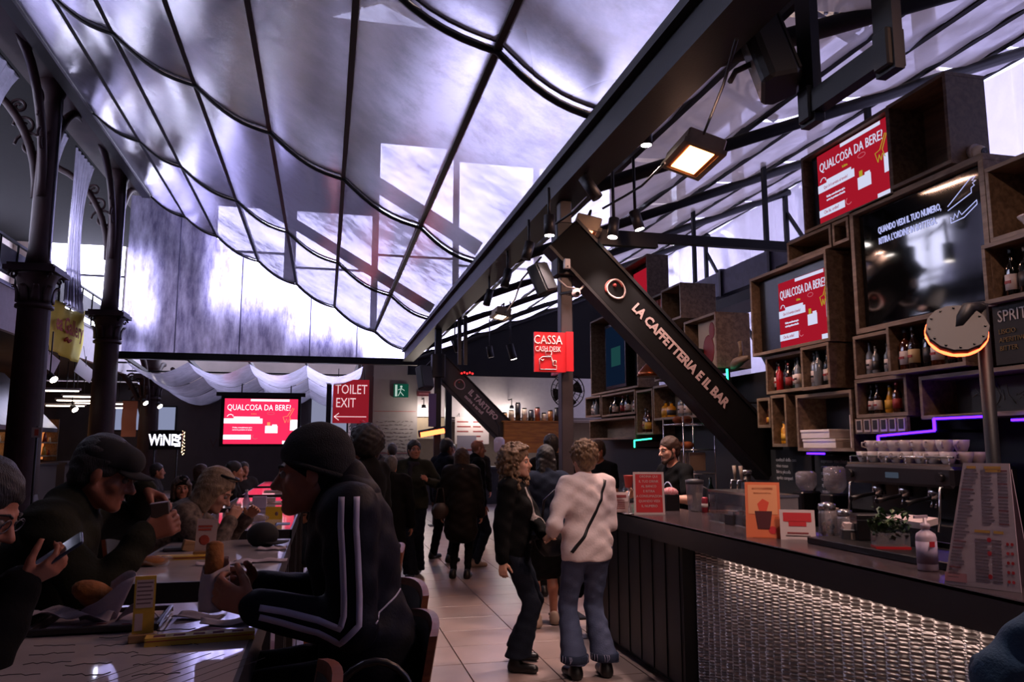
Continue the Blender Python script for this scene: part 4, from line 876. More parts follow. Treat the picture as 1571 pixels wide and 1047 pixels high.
bw = thing('white_bowl', 'white ceramic bowl in the top oak box at the picture edge', 'bowl', (4.42, 3.98, 3.015)); MB().lathe([(.04, 0), (.045, .01), (.10, .09), (.105, .10), (.09, .09), (.03, .015), (0, .012)], n=20).build('bowl', mat('ceramic', '#b5aba6', .25), bw)
# white cartons, upright leaflet
M_cart = mat('carton_white', '#c4bab6', .6, noise=.04)
for k, (ya, yb, z, lab) in enumerate(((6.50, 6.02, 1.62, 'lower flat white carton in the oak box'), (6.53, 6.10, 1.705, 'upper flat white carton in the oak box'))):
    t = thing('flat_carton', lab, 'box', (4.42, (ya+yb)/2, z), group='white cartons'); MB().box(4.32, yb, z, 4.56, ya, z+.055).build('base', M_cart, t, world=True, bevel=.003); MB().box(4.315, yb-.004, z+.055, 4.564, ya+.004, z+.08).build('lid', M_cart, t, world=True, bevel=.003)
t = thing('upright_leaflet', 'tall white leaflet holder leaning beside the cartons', 'leaflet', (4.36, 5.80, 1.62)); MB().box(-.03, -.035, 0, .03, .035, .28).build('holder', M_cart, t, bevel=.004); MB().box(-.032, -.02, .05, -.0302, .02, .2).build('printed_line', mat('print_grey', '#6a6468', .6), t)
# LED strips
def led(label, pts, col, s):
    t = thing('led_strip', label, 'lamp', pts[0], group='coloured light strips')
    m = emat('led_'+col, col, s)
    for a, b in zip(pts[:-1], pts[1:]): MB().bar(a, b, .015, .015).build('strip', m, t, world=True); MB().bar(Vector(a)+Vector((.02, 0, 0)), Vector(b)+Vector((.02, 0, 0)), .02, .03).build('channel', M_black, t, world=True); MB().bar(Vector(a)+Vector((.02, 0, 0)), (4.67, a[1], a[2]), .02, .02).build('bracket', M_black, t, world=True)
VI = '#3c12ff'
led('violet light strip stepping up behind the coffee cups', [(4.26, 5.40, 1.62), (4.26, 5.40, 1.715), (4.26, 4.80, 1.745), (4.26, 4.80, 1.83), (4.26, 4.35, 1.83)], VI, 9)
led('violet light strip at the picture edge beyond the halo heater', [(4.28, 4.16, 1.80), (4.28, 3.9, 1.80)], VI, 9)
led('short violet light strip below the white cartons', [(4.28, 6.38, 1.57), (4.28, 6.13, 1.57)], VI, 9)
led('upright green light strip between the two groups of shelves', [(4.28, 7.79, 2.11), (4.28, 7.79, 2.48)], '#28e0a0', 6)
led('green light strip above the far back counter', [(4.28, 10.5, 1.62), (4.28, 10.5, 1.72), (4.28, 9.9, 1.74)], '#28e0a0', 6)
# backing panel lit by violet light with chalk writing
cp_ = thing('price_blackboard', 'dark panel of small chalk writing beside the short violet strip', 'blackboard', (4.5, 6.3, 1.2)); MB().box(4.50, 5.75, 1.1, 4.52, 6.6, 1.55).build('board', MATS['board_black'], cp_, world=True)
for k in range(6): text(['espresso macchiato', 'cappuccino latte', 'marocchino', 'caffe corretto', 'spremuta', 'acqua'][k], frame((4.497, 6.5, 1.50-k*.055), (0, -1, 0), (0, 0, 1)), .05, M_chalk, cp_, align='LEFT')
cp2 = thing('price_blackboard', 'dark panel of chalk lists left of the violet writing panel', 'blackboard', (4.5, 7.0, 1.2)); MB().box(4.50, 6.65, 1.1, 4.52, 7.35, 1.60).build('board', MATS['board_black'], cp2, world=True)
for k in range(4): text(['cocktail della casa', 'vino rosso', 'birra piccola', 'spritz campari'][k], frame((4.497, 7.25, 1.50-k*.06), (0, -1, 0), (0, 0, 1)), .05, M_chalk, cp2, align='LEFT')
# ------------------------------------------------------------------ far group of oak boxes
oak_box('Q', 'tall oak box with a dark screen at the far end of the bar', 12.4, 10.36, 2.47, 3.72, back=M_recess)
q2 = oak_box('Q2', 'upper part of the tall oak box, with a red screen inside', 10.9, 9.95, 3.60, 4.31, back=M_recess)
tq = wall_tv('dark blue screen in the tall oak box', 12.1, 11.2, 2.55, 3.6, 4.45, 0, 0, 0, 0); MB().box(4.444, 11.25, 2.6, 4.45, 12.05, 3.55).build('picture', emat('screen_blue', '#1c3050', .25), tq, world=True)
MB().box(4.442, 11.4, 2.9, 4.444, 11.8, 3.2).build('picture_figure', emat('screen_teal', '#2f6a6a', .3), tq, world=True)
tq2 = wall_tv('small red screen high in the far tall oak box', 10.85, 10.0, 3.65, 4.25, 4.45, 0, 0, 0, 0); MB().box(4.444, 10.05, 3.7, 4.45, 10.8, 4.2).build('picture', M_scr, tq2, world=True)
oak_box('R', 'oak box with three colourful books', 9.82, 9.26, 3.27, 3.67)
oak_box('S', 'protruding plain oak cube at the top of the far shelves', 9.19, 8.62, 3.18, 3.62, xf=4.15)
oak_box('T', 'oak box with a red picture and a green tin', 8.66, 7.86, 2.50, 3.13, xf=4.2)
oak_box('U', 'oak box between the books and the red picture', 9.8, 8.70, 2.50, 3.24)
oak_box('V', 'far oak box with clear bottles', 12.7, 11.95, 2.12, 2.46)
oak_box('W', 'far oak box with dark bottles', 11.9, 10.5, 2.10, 2.45)
oak_box('Y', 'far oak cubby with whisky', 10.46, 9.88, 1.80, 2.42)
oak_box('Z', 'far oak shelf of small bottles and white cards', 9.85, 8.3, 1.98, 2.44)
oak_box('Z2', 'lowest far oak shelf with glasses', 12.5, 10.5, 1.74, 2.07)
row('V', 'far oak box with clear bottles', [('clear', 'white', .26, .05, 0), ('clear', None, .28, .05, 1), ('clear', 'white', .25, .05, 0)])
row('W', 'far oak box with dark bottles', [('dark', None, .2, .04, 0), ('dark', 'white', .28, .05, 0), ('dark', 'red', .29, .05, 0), ('dark', 'white', .3, .05, 1), ('green', 'white', .28, .05, 0)])
row('Y', 'far oak cubby', [('amber', 'cream', .34, .055, 0), ('amber', 'yellow', .30, .06, 1), ('brown', 'cream', .33, .055, 0)])
row('Z', 'far oak shelf', [('yellow', 'yellow', .22, .06, 1), ('yellow', 'black', .2, .06, 1), ('clear', 'white', .3, .05, 0), ('clear', 'white', .28, .05, 1), ('dark', 'white', .3, .05, 0), ('clear', 'cream', .26, .05, 0)])
for k, (c, y) in enumerate((('#8a3418', 9.70), ('#a83a22', 9.56), ('#5f8a68', 9.42))):
    t = thing('shelf_book', ['dark orange book', 'orange-red book', 'pale green book'][k]+' standing in the far oak box', 'book', (4.38, y, 3.30)); MB().box(-.06, -.055, 0, .10, .055, .3).build('cover', mat('book_%d' % k, c, .6), t, bevel=.004); MB().box(-.063, -.05, .04, -.0605, .05, .07).build('spine_band', M_lb['white'], t)
t = thing('framed_print', 'tilted print with a red figure in the far oak box', 'picture', (4.3, 8.2, 2.54)); MB().box(.0, -.28, 0, .02, .28, .56).build('panel', mat('print_cream', '#9a8a74', .6), t); MB().ball((-.003, .03, .2), (.006, .14, .18), 14).ball((-.003, -.06, .42), (.006, .07, .10), 12).build('red_shape', mat('print_red', '#6a1a1c', .6), t)
t = thing('green_tin', 'dark green lidded tin in front of the red print', 'tin', (4.23, 8.42, 2.53)); MB().lathe([(.09, 0), (.095, .01), (.095, .19)], n=18).build('body', mat('tin_green', '#10302a', .4), t); MB().lathe([(.10, .19), (.10, .23), (.07, .245), (.02, .25)], n=18).build('lid', mat('tin_green', '#10302a', .4), t)
t = thing('copper_bell', 'copper lamp shade in front of the far shelf', 'lamp', (4.15, 9.6, 2.55)); MB().lathe([(.17, 0), (.15, .06), (.06, .16), (.02, .2)], n=18).build('shade', mat('copper', '#8a4a2c', .3, .9), t); MB().cyl((0, 0, .2), (0.1, 0, .7), .008, n=5).build('cord', M_black, t)
t = thing('antler_ornament', 'pale wooden branch ornament beside the green strip', 'ornament', (4.3, 7.55, 2.5)); MB().tube([(0, .15, 0), (0, .05, .03), (0, -.05, .05), (0, -.2, .06)], [.04, .06, .045, .02], 8).build('branch', M_oak, t); MB().tube([(0, -.02, .05), (0, -.04, .16), (0, -.02, .25)], [.035, .02, .025], 7).build('upright', M_oak, t)
# wire rack of snacks beyond the barista
wrk = thing('snack_rack', 'wire rack of wrapped bread and snacks behind the barista', 'rack', (3.85, 7.9, 1.35))
for z in (0, .25, .52): MB().tube([(-.18, -.25, z), (.18, -.25, z), (.18, .25, z), (-.18, .25, z), (-.18, -.25, z)], .008, 5).build('wire_tier', mat('chrome', '#b8b4b4', .2, .9), wrk)
for x, y in ((-.18, -.25), (.18, -.25), (.18, .25), (-.18, .25)): MB().cyl((x, y, -.4), (x, y, .6), .008, n=5).build('upright', MATS['chrome'], wrk)
for k in range(7): MB().ball((-.12+.04*(k % 3), -.2+.065*k, .30+.27*(k % 2)), (.07, .045, .04), 10).build('bread_roll', mat('bread', '#8a4a28', .7, noise=.3), wrk)
for k in range(9): MB().box(-.1, -.22+.05*k, .03, .08, -.19+.05*k, .22).build('wrapped_snack', mat('wrap_%d' % (k % 3), ['#6a5a4a', '#4a3a34', '#8a7a6a'][k % 3], .4), wrk)
# fan on post
fn_ = thing('wall_fan', 'black caged fan beside the steel post', 'fan', at(871, 600, Y=11.5))
for rr_ in (.11, .2, .265): MB().tube([(rr_*math.cos(a), -.05*(1-rr_/.3), rr_*math.sin(a)) for a in np.linspace(0, 2*PI, 25)], .009, 5).build('cage_ring', M_black, fn_)
for k in range(16): a = 2*PI*k/16; MB().cyl((.03*math.cos(a), -.06, .03*math.sin(a)), (.265*math.cos(a), -.0, .265*math.sin(a)), .004, n=4).build('cage_wire', M_black, fn_)
for k in range(4): a = PI/2*k+.3; MB().grid(lambda u, v: ((.05+.19*u)*math.cos(a+(v-.5)*.9), (v-.5)*.06+.03, (.05+.19*u)*math.sin(a+(v-.5)*.9)), 4, 4).build('blade', M_dark, fn_)
MB().cyl((0, -.06, 0), (0, .12, 0), .06, n=12).build('motor', M_black, fn_); MB().cyl((.02, .08, 0), (.02, .08, -2.52), .025, n=8).build('stand', M_steel, fn_)
# far stall wooden box with jars
wbx = thing('wooden_cabinet', 'honey-coloured wooden stall cabinet under the second sign arm', 'cabinet', (4.5, 17, 0)); MB().box(-.7, -.25, 1.5, .68, .35, 2.17).build('body', wood_mat('honey_wood', '#8a5524', '#b0752f', .45, (1, 1, 8), 3), wbx); MB().box(-.74, -.28, 2.17, .72, .38, 2.2).build('top_board', MATS['honey_wood'], wbx)
MB().box(-.66, .1, 0, -.56, .2, 1.5).box(.54, .1, 0, .64, .2, 1.5).build('support_leg', M_black, wbx)
for k in range(9):
    x = 3.86+k*.15; t = thing('stall_jar', '%s jar from the sign arm on top of the honey-coloured cabinet' % ORD[k], 'jar', (x, 16.95, 2.2), group='jars on the wooden cabinet')
    c = ['#a07a48', '#b5a890', '#1c1614', '#b8aa96', '#20242a', '#7a3a2a', '#b8a890', '#8a5a28', '#18161a'][k]; hh = .16+.12*(k % 3)/2+.1*(k in (2, 3))
    MB().cyl((0, 0, 0), (0, 0, hh), .062, n=10).build('body', mat('jar_%d' % k, c, .4), t); MB().cyl((0, 0, hh), (0, 0, hh+.03), .05, n=10).build('lid', M_black, t)
cl = thing('white_canister', 'white hanging canister at the corner of the wooden cabinet', 'canister', at(766, 683, Y=16.6)); MB().lathe([(.08, -.16), (.12, -.12), (.12, .1), (.08, .16), (.03, .17)], n=14).build('body', mat('canister', '#a8a0b0', .5), cl); MB().tube([(0, 0, .17), (.02, .1, .4), (-.06, .3, .6)], .01, 5).build('hook', M_black, cl)
# ------------------------------------------------------------------ bar counter
CF = 2.28; CT = 1.12; CY0, CY1 = 1.2, 6.85
M_slab = mat('counter_black', '#131114', .5, noise=.25, nscale=6)
M_top = mat('counter_top', '#3b3134', .22, noise=.2, nscale=5, bump=.02)
co = thing('bar_counter', 'long dark bar counter with lit woven-metal front', 'counter', (2.65, 4, 0))
MB().box(CF, CY0, CT-.14, CF+.05, CY1, CT-.004).build('fascia_board', M_slab, co, world=True)
MB().box(CF, CY0, CT-.02, CF+.62, CY1, CT).build('worktop', M_top, co, world=True, bevel=.004)
MB().box(CF+.19, CY0, .0, CF+.6, CY1, CT-.02).build('carcass', M_slab, co, world=True)
MB().box(CF+.02, CY1-.05, 0, CF+.62, CY1, CT-.02).build('end_panel', M_slab, co, world=True)
MB().box(CF+.075, 4.98, .06, CF+.2, CY1-.05, CT-.14).build('plain_panel', M_slab, co, world=True)
for k in range(8): MB().box(CF+.068, 5.02+k*.23, .06, CF+.076, 5.03+k*.23, CT-.14).build('panel_joint', M_black, co, world=True)
MB().box(CF+.14, CY0, 0, CF+.19, CY1, .06).build('kickboard', M_black, co, world=True)
ny, nz = 52*8, 46*4
ys_ = np.linspace(CY0+.05, 4.98, ny+1); zs_ = np.linspace(.06, CT-.14, nz+1)
Yg, Zg = np.meshgrid(ys_, zs_)
ph = 2*PI*Yg/.076
rip = np.sin(2*PI*Zg/.0185 + np.where(np.sin(ph) > 0, 0, PI))
Xg = CF+.165-.014*np.cos(ph)-.0045*rip*(1-.5*np.abs(np.cos(ph)))
vv = np.stack([Xg, Yg, Zg], -1).reshape(-1, 3)
idx = np.arange((ny+1)*(nz+1)).reshape(nz+1, ny+1)
ff = np.stack([idx[:-1, :-1], idx[:-1, 1:], idx[1:, 1:], idx[1:, :-1]], -1).reshape(-1, 4)
wm = MB(); wm.v = [tuple(v) for v in vv]; wm.f = [tuple(f) for f in ff]; wm.sm = [False]*len(wm.f)
wm.build('woven_metal_panel', mat('woven_metal', '#8c8688', .32, .9, noise=.15, nscale=10), co, world=True)
MB().box(CF+.052, CY0+.05, CT-.146, CF+.074, 4.55, CT-.141).build('light_strip', emat('counter_led', '#ffdecc', 14), co, world=True)
# raised black service ledge on the near half
lg = thing('service_ledge', 'low black service ledge standing on the near half of the counter', 'ledge', (2.7, 3.4, CT)); MB().box(2.52, 1.3, CT, 2.88, 3.80, CT+.035).build('ledge', mat('ledge_black', '#0d0c0e', .35), lg, world=True, bevel=.004); MB().box(2.86, 1.3, CT+.035, 2.88, 3.80, CT+.06).build('back_lip', MATS['ledge_black'], lg, world=True)
# back counter
bc = thing('back_counter', 'dark back counter under the bar shelves', 'counter', (4.25, 5, 0)); MB().box(3.9, 1.5, 0, 4.655, 12.5, .92).build('carcass', M_slab, bc, world=True); MB().box(3.86, 1.5, .92, 4.655, 12.5, .95).build('worktop', mat('back_top', '#3a3638', .35, .5), bc, world=True)
for k in range(11): MB().box(3.885, 1.6+k*1.0, .1, 3.9, 2.52+k*1.0, .85).build('cupboard_door', M_slab, bc, world=True)
# espresso machine
M_chr = MATS['chrome']; em = thing('espresso_machine', 'wide chrome and black espresso machine below the violet strips', 'coffee machine', (4.2, 4.85, .95))
MB().box(3.98, 4.35, .98, 4.45, 5.4, 1.12).build('drip_base', mat('machine_black', '#141316', .3), em, world=True, bevel=.01)
MB().box(4.16, 4.35, 1.12, 4.46, 5.4, 1.38).build('body', MATS['machine_black'], em, world=True, bevel=.02)
MB().box(3.95, 4.33, 1.36, 4.48, 5.42, 1.50).build('upper_body', mat('machine_steel', '#4c4a4e', .28, .85), em, world=True, bevel=.02)
MB().box(3.97, 4.36, 1.50, 4.46, 5.40, 1.515).build('cup_tray', M_chr, em, world=True)
for k in range(6): MB().cyl((4.0, 4.4+k*.2, 1.5), (4.0, 4.4+k*.2, 1.56), .006, n=6).build('rail_post', M_chr, em, world=True)
MB().cyl((4.0, 4.36, 1.56), (4.0, 5.4, 1.56), .007, n=6).build('rail', M_chr, em, world=True)
for k in range(3):
    y = 4.6+k*.28
    g = MB().cyl((4.05, y, 1.36), (4.05, y, 1.28), .045, .05, 14).build('group_head', M_chr, em, world=True)
    MB().tube([(4.04, y, 1.29), (3.9, y, 1.27), (3.8, y-.01, 1.25)], [.016, .014, .02], 8).build('portafilter', MATS['machine_black'], g, world=True)
    MB().cyl((4.05, y-.02, 1.27), (4.03, y-.02, 1.22), .01, n=6).cyl((4.05, y+.02, 1.27), (4.03, y+.02, 1.22), .01, n=6).build('spout', M_chr, g, world=True)
for y in (4.42, 5.33): MB().tube([(4.0, y, 1.38), (3.93, y, 1.36), (3.92, y, 1.22), (3.9, y, 1.08)], .009, 7).build('steam_wand', M_chr, em, world=True)
for y in (4.42, 5.33): MB().cyl((3.96, y, 1.43), (3.92, y, 1.43), .03, n=12).build('steam_knob', MATS['machine_black'], em, world=True)
MB().box(3.945, 4.82, 1.41, 3.95, 4.95, 1.45).build('display', emat('machine_lcd', '#b0c4e8', .08), em, world=True)
# white coffee cups stacked on the machine
M_cup = mat('cup_white', '#bdb5b4', .2, spec=.6)
c0 = None; cups = []
rr = random.Random(2)
spots_ = []
for i in range(8):
    for j, x in enumerate((4.06, 4.18, 4.30)): spots_.append((x, 5.32-i*.121-.02*(j % 2), 1.515))
for i in (0, 1, 2, 3, 4, 5, 6): 
    for x in (4.10, 4.24): spots_.append((x, 5.27-i*.121, 1.515+.082))
def make_cup():
    t = thing('coffee_cup', 'x', 'cup', (0, 0, 0), group='white coffee cups on the espresso machine')
    MB().lathe([(.022, 0), (.026, .004), (.036, .03), (.040, .06), (.037, .06), (.033, .03), (.02, .008), (0, .007)], n=14).build('bowl', M_cup, t)
    MB().tube([(-.036, 0, .05), (-.058, 0, .048), (-.06, 0, .028), (-.034, 0, .02)], .005, 6).build('handle', M_cup, t); return t
cup0 = make_cup()
rows_ = {}
for k, (x, y, z) in enumerate(spots_):
    t = cup0 if k == 0 else copy_tree(cup0); t.location = (x, y, z); t.rotation_euler = (0, 0, rr.uniform(-.8, .8)); t.scale = (1.35, 1.35, 1.35)
    lvl = ['bottom', 'middle', 'top'][round((z-1.515)/.082)]; rw_ = 'front' if x < 4.14 else ('back' if x > 4.27 else 'middle')
    key = (lvl, rw_); rows_[key] = rows_.get(key, 0)+1
    t['label'] = 'white coffee cup, %s layer, %s row, %s from far end of the espresso machine' % (lvl, rw_, ORD[min(15, rows_[key]-1)])
# things on the counter -------------------------------------------------
M_pa = mat('paper_card', '#b8a6a4', .7); M_or = mat('card_orange', '#c8643a', .6); M_rd = mat('card_red', '#b01820', .6)
def easel(name, label, cat, base, w, h, lean, rz, m, prints, thick=.006, foot=True):
    t = thing(name, label, cat, base, rz=rz)
    Mx = Matrix.Rotation(-lean, 4, 'X')
    MB().box(-w/2, 0, 0, w/2, thick, h, Mx).build('panel', m, t)
    if foot: MB().box(-w*.3, .0, 0, w*.3, h*.32, .006).build('foot', m, t)
    for nm, u0, v0, u1, v1, mm in prints: MB().box((u0-.5)*w, -.0015, v0*h, (u1-.5)*w, 0, v1*h, Mx).build(nm, mm, t)
    return t
p = at(997, 790, Z=CT)
t = easel('counter_sign', 'red sign with pale lettering in a white frame on the counter', 'sign', (p.x, p.y, CT), .235, .32, .12, -.25, M_pa, [('red_field', .07, .05, .93, .95, M_rd)])
for k, s_ in enumerate(('ORDINA QUI', 'IL TUO DRINK', 'AL BANCO', 'E RITIRA', 'LA CONSUMAZIONE', 'QUANDO VEDI', 'IL NUMERO')): text(s_, Matrix.Rotation(-.12, 4, 'X') @ frame((0, -.004, .285-k*.037), (1, 0, 0), (0, 0, 1)), .026, M_pa, t, wx=.9, world=False, depth=.0005)
p = at(955, 788, Z=CT)
t = easel('counter_sign', 'small pale card with red heading behind the white-shirted woman', 'sign', (p.x, p.y+.1, CT), .20, .16, .3, -.2, M_pa, [('red_heading', .12, .72, .88, .86, M_inkr)]+[('printed_line', .12, .18+.1*k, .8, .22+.1*k, M_inkr) for k in range(5)])
p = at(1172, 826, Z=CT)
M_og = mat('drink_dark', '#4a1f22', .4)
t = easel('drinks_card', 'tall orange drinks card with a picture of a glass, leaning on the counter', 'sign', (p.x, p.y, CT), .19, .315, .22, -.55, M_or, [('pale_field', .08, .42, .92, .95, mat('card_peach', '#d08a5c', .6)), ('heading_line', .2, .86, .8, .9, M_or), ('heading_line', .25, .78, .75, .81, M_or)])
R22 = Matrix.Rotation(-.22, 4, 'X')
MB().prism([(-.03, .05), (.035, .05), (.05, .15), (-.045, .15)], .002, R22 @ Matrix.Rotation(PI/2, 4, 'X')).build('glass_picture', M_og, t)
MB().prism([(-.02, .15), (.02, .15), (.035, .2), (.0, .22), (-.03, .19)], .002, R22 @ Matrix.Rotation(PI/2, 4, 'X')).build('garnish_picture', mat('garnish', '#c8442a', .5), t)
MB().cyl(R22 @ Vector((.05, -.002, .045)), R22 @ Vector((.05, 0, .045)), .022, n=14).build('red_stamp', M_rd, t)
p = at(1225, 829, Z=CT)
t = easel('counter_sign', 'small white sign with a red lettered block beside the orange card', 'sign', (p.x, p.y, CT), .185, .165, .2, -.5, M_pa, [('red_block', .1, .6, .9, .9, M_rd), ('red_block', .25, .45, .75, .62, M_rd), ('printed_line', .2, .2, .8, .25, M_inkr), ('printed_line', .15, .12, .85, .15, M_ink)])
# tall paper menu at the near end
mn = thing('tall_menu_board', 'tall tapering white menu with columns of print at the near end of the counter', 'menu', (at(1500, 903, Z=CT).x+.02, at(1500, 903, Z=CT).y, CT), rz=-1.12)
mn.scale = (.80, 1, .96); MMx = Matrix.Rotation(-.10, 4, 'X')
def mpoly(poly, d0, d1): return MMx @ Matrix.Translation((0, d0, 0)) @ Matrix.Rotation(PI/2, 4, 'X'), poly, d1
M_mn = mat('menu_paper', '#b39a9a', .6)
MB().prism([(-.16, 0), (.16, 0), (.135, .47), (-.06, .47)], .008, MMx @ Matrix.Rotation(PI/2, 4, 'X')).build('panel', M_mn, mn)
MB().prism([(-.15, 0), (.15, 0), (.13, .45), (-.05, .45)], .008, Matrix.Translation((0, .14, 0)) @ Matrix.Rotation(.15, 4, 'X') @ Matrix.Rotation(PI/2, 4, 'X')).build('back_panel', M_mn, mn)
rr = random.Random(9)
def mline(u0, u1, z, m, h=.004): MB().box(u0, -.0095, z, u1, -.0082, z+h, MMx).build('printed_line', m, mn)
M_mi = mat('menu_ink', '#6f5a5e', .8); M_my = mat('menu_yellow', '#c08a3a', .7)
for k in range(34):
    z = .44-k*.0125
    xl = -.06-.10*(.47-z)/.47+.012
    mline(xl, xl+.055+rr.uniform(-.015, .01), z, M_mi if rr.random() < .85 else M_inkr)
    if k < 17: mline(.015, .05+rr.uniform(0, .02), z, M_mi); mline(.085, .125, z, M_mi if k % 4 else M_inkr)
    elif k > 20: mline(-.02, .03+rr.uniform(0, .01), z, M_mi); mline(.05, .09, z, M_mi)
for (u0, u1, z) in ((-.045, -.005, .448), (.03, .10, .448), (.035, .10, .436), (-.02, .045, .205), (.06, .10, .205)): mline(u0, u1, z, M_my, .010)
for k in range(5):
    for q in range(2): MB().cyl(MMx @ Vector((.115+q*.018, -.0085, .17-k*.034)), MMx @ Vector((.115+q*.018, -.010, .17-k*.034)), .006, n=10).build('red_dot', M_rd, mn)
for z in (.18, .13, .045): MB().cyl(MMx @ Vector((.04, -.0085, z)), MMx @ Vector((.04, -.010, z)), .009, n=12).build('red_emblem', M_rd, mn)
MB().box(-.155, -.0095, .012, -.06, -.0082, .045, MMx).build('pink_block', mat('menu_pink', '#b57878', .7), mn)
# pump bottle
p = at(1424, 876, Z=CT); t = thing('pump_bottle', 'white pump bottle of hand gel on the counter beside the tall menu', 'bottle', (p.x, p.y, CT)); M_pb = mat('gel_white', '#b8a4ae', .35)
MB().lathe([(.036, 0), (.040, .006), (.040, .135), (.036, .15), (.016, .165), (.016, .172)], n=20).build('body', M_pb, t); MB().lathe([(.019, .172), (.019, .19), (.008, .195), (.007, .215)], n=14).build('collar', M_pb, t)
MB().bar((.012, .0, .22), (-.042, .012, .218), .014, .012).build('nozzle', M_pb, t); MB().lathe([(.0405, .03), (.0405, .12)], n=20).build('label_wrap', mat('gel_label', '#9a8a9e', .5), t); MB().box(-.02, -.042, .10, .005, -.0403, .122).build('red_mark', M_rd, t)
# glass jars, napkin box, black box, plant box
M_gj = mat('jar_glass', '#8a8488', .08, spec=.8, alpha=.55)
for k, (x, y, s_) in enumerate(((1275, 812, 1.0), (1296, 806, .85))):
    p = at(x, y, Z=CT+.035); t = thing('glass_jar', ['taller', 'smaller'][k]+' lidded glass jar of sweets behind the napkin box', 'jar', ((2.77, 2.80)[k], (3.97, 3.86)[k], CT))
    MB().lathe([(.045*s_, 0), (.05*s_, .01), (.05*s_, .14*s_), (.042*s_, .16*s_)], n=18).build('glass', M_gj, t); MB().lathe([(.047*s_, .16*s_), (.047*s_, .19*s_), (.02*s_, .2*s_)], n=18).build('lid', M_chr, t)
    for q in range(9): MB().ball((.022*math.cos(q*2.4)*s_, .022*math.sin(q*2.4)*s_, .02+.009*q), .016*s_, 8).build('sweet', mat('sweet_%d' % (q % 3), ['#7a5a3a', '#6a3a4a', '#4a5a7a'][q % 3], .4), t)
p = at(1298, 838, Z=CT); t = thing('napkin_box', 'dark holder with a stack of white napkins on the counter', 'napkin holder', (p.x+.06, p.y, CT), rz=-.5); MB().box(-.07, -.05, 0, .07, .05, .085).build('holder', mat('holder_grey', '#2c2a2e', .5), t, bevel=.004)
for k in range(4): MB().box(-.062+.002*k, -.045, .085+k*.008, .062, .045, .092+k*.008).build('napkin', M_pa, t)
MB().box(-.03, -.053, .02, -.008, -.0505, .07).build('window', mat('holder_slot', '#8a7468', .5), t)
p = at(1335, 800, Z=CT+.1); t = thing('black_case', 'plain black case standing behind the napkin box', 'box', (2.77, 3.60, CT+.035), rz=-.35); MB().box(-.09, -.06, 0, .09, .06, .13).build('case', MATS['ledge_black'], t, bevel=.004); MB().box(-.092, -.062, .1, .092, .062, .105).build('lid_seam', M_steel, t)
t = thing('planter_box', 'clear box planter with fresh green leaves and a red base strip', 'planter', (2.62, 3.28, CT+.035), rz=-.4)
MB().box(-.075, -.045, .012, .075, .045, .075).build('glass_box', M_gj, t); MB().box(-.077, -.047, 0, .077, .047, .012).build('red_base', M_rd, t)
lf = MB(); rr = random.Random(4)
for k in range(160):
    c = Vector((rr.uniform(-.08, .08), rr.uniform(-.05, .05), .05+abs(rr.gauss(.05, .035)))); d = Vector((rr.uniform(-1, 1), rr.uniform(-1, 1), rr.uniform(-.2, .9))).normalized()*.02; s_ = d.cross(Vector((.2, .3, 1))).normalized()*.012
    lf.add([c-d, c+s_+Vector((0, 0, .004)), c+d, c-s_+Vector((0, 0, .004))], [(0, 1, 2, 3)])
tag(lf.build('leaves', mat('fresh_leaf', '#2e4a22', .45, noise=.35, nscale=30), t), kind='stuff')
t = thing('scoop_tray', 'pale serving scoop on the back ledge near the tall menu', 'utensil', (2.78, 2.98, CT+.06)); MB().ball((0, 0, .03), (.05, .03, .02), 10).build('bowl', mat('scoop', '#8a7468', .4), t); MB().tube([(.04, 0, .03), (.1, -.02, .06)], .008, 6).build('handle', MATS['scoop'], t)
t = thing('white_tray', 'folded white card tray behind the planter box', 'tray', (2.80, 3.36, CT+.035)); MB().box(-.04, -.12, 0, .04, .12, .09).build('stack', mat('ledge_stack', '#1a181a', .5), t); MB().add([(-.05, -.13, .09), (.05, -.13, .11), (.05, .13, .11), (-.05, .13, .09), (-.05, -.13, .12), (.05, -.13, .14), (.05, .13, .14), (-.05, .13, .12)], [(0, 1, 2, 3), (7, 6, 5, 4), (0, 4, 5, 1), (1, 5, 6, 2), (2, 6, 7, 3), (3, 7, 4, 0)]).build('tray', M_pa, t)
# mid-counter clutter
p = at(1058, 785, Z=CT); t = thing('blender_jug', 'tall ribbed blender jug on the counter beside the red sign', 'jug', (p.x+.05, p.y, CT)); MB().lathe([(.05, 0), (.055, .01), (.07, .21), (.072, .215)], n=14).build('jug', M_gj, t); MB().lathe([(.073, .215), (.073, .245), (.03, .255)], n=14).build('lid', MATS['holder_grey'], t)
MB().tube([(.07, 0, .19), (.11, 0, .17), (.11, 0, .07), (.06, 0, .04)], .01, 6).build('handle', MATS['holder_grey'], t)
p = at(1028, 785, Z=CT); t = thing('napkin_dispenser', 'black dispenser heaped with red-printed napkins behind the red sign', 'dispenser', (p.x+.05, p.y+.1, CT)); MB().box(-.06, -.05, 0, .06, .05, .13).build('case', MATS['ledge_black'], t, bevel=.004); MB().ball((0, 0, .14), (.07, .055, .045), 14).build('napkin_heap', mat('napkin_print', '#c09a9e', .8, noise=.5, nscale=60, col2='#a83040'), t)
p = at(1078, 787, Z=CT); t = thing('drink_can', 'slim red can next to the blender jug', 'can', (p.x+.02, p.y, CT)); MB().lathe([(.022, 0), (.025, .006), (.025, .11), (.02, .118)], n=14).build('can', mat('can_red', '#8a2a34', .35, .5), t); MB().lathe([(.0255, .04), (.0255, .07)], n=14).build('band', M_lb['white'], t)
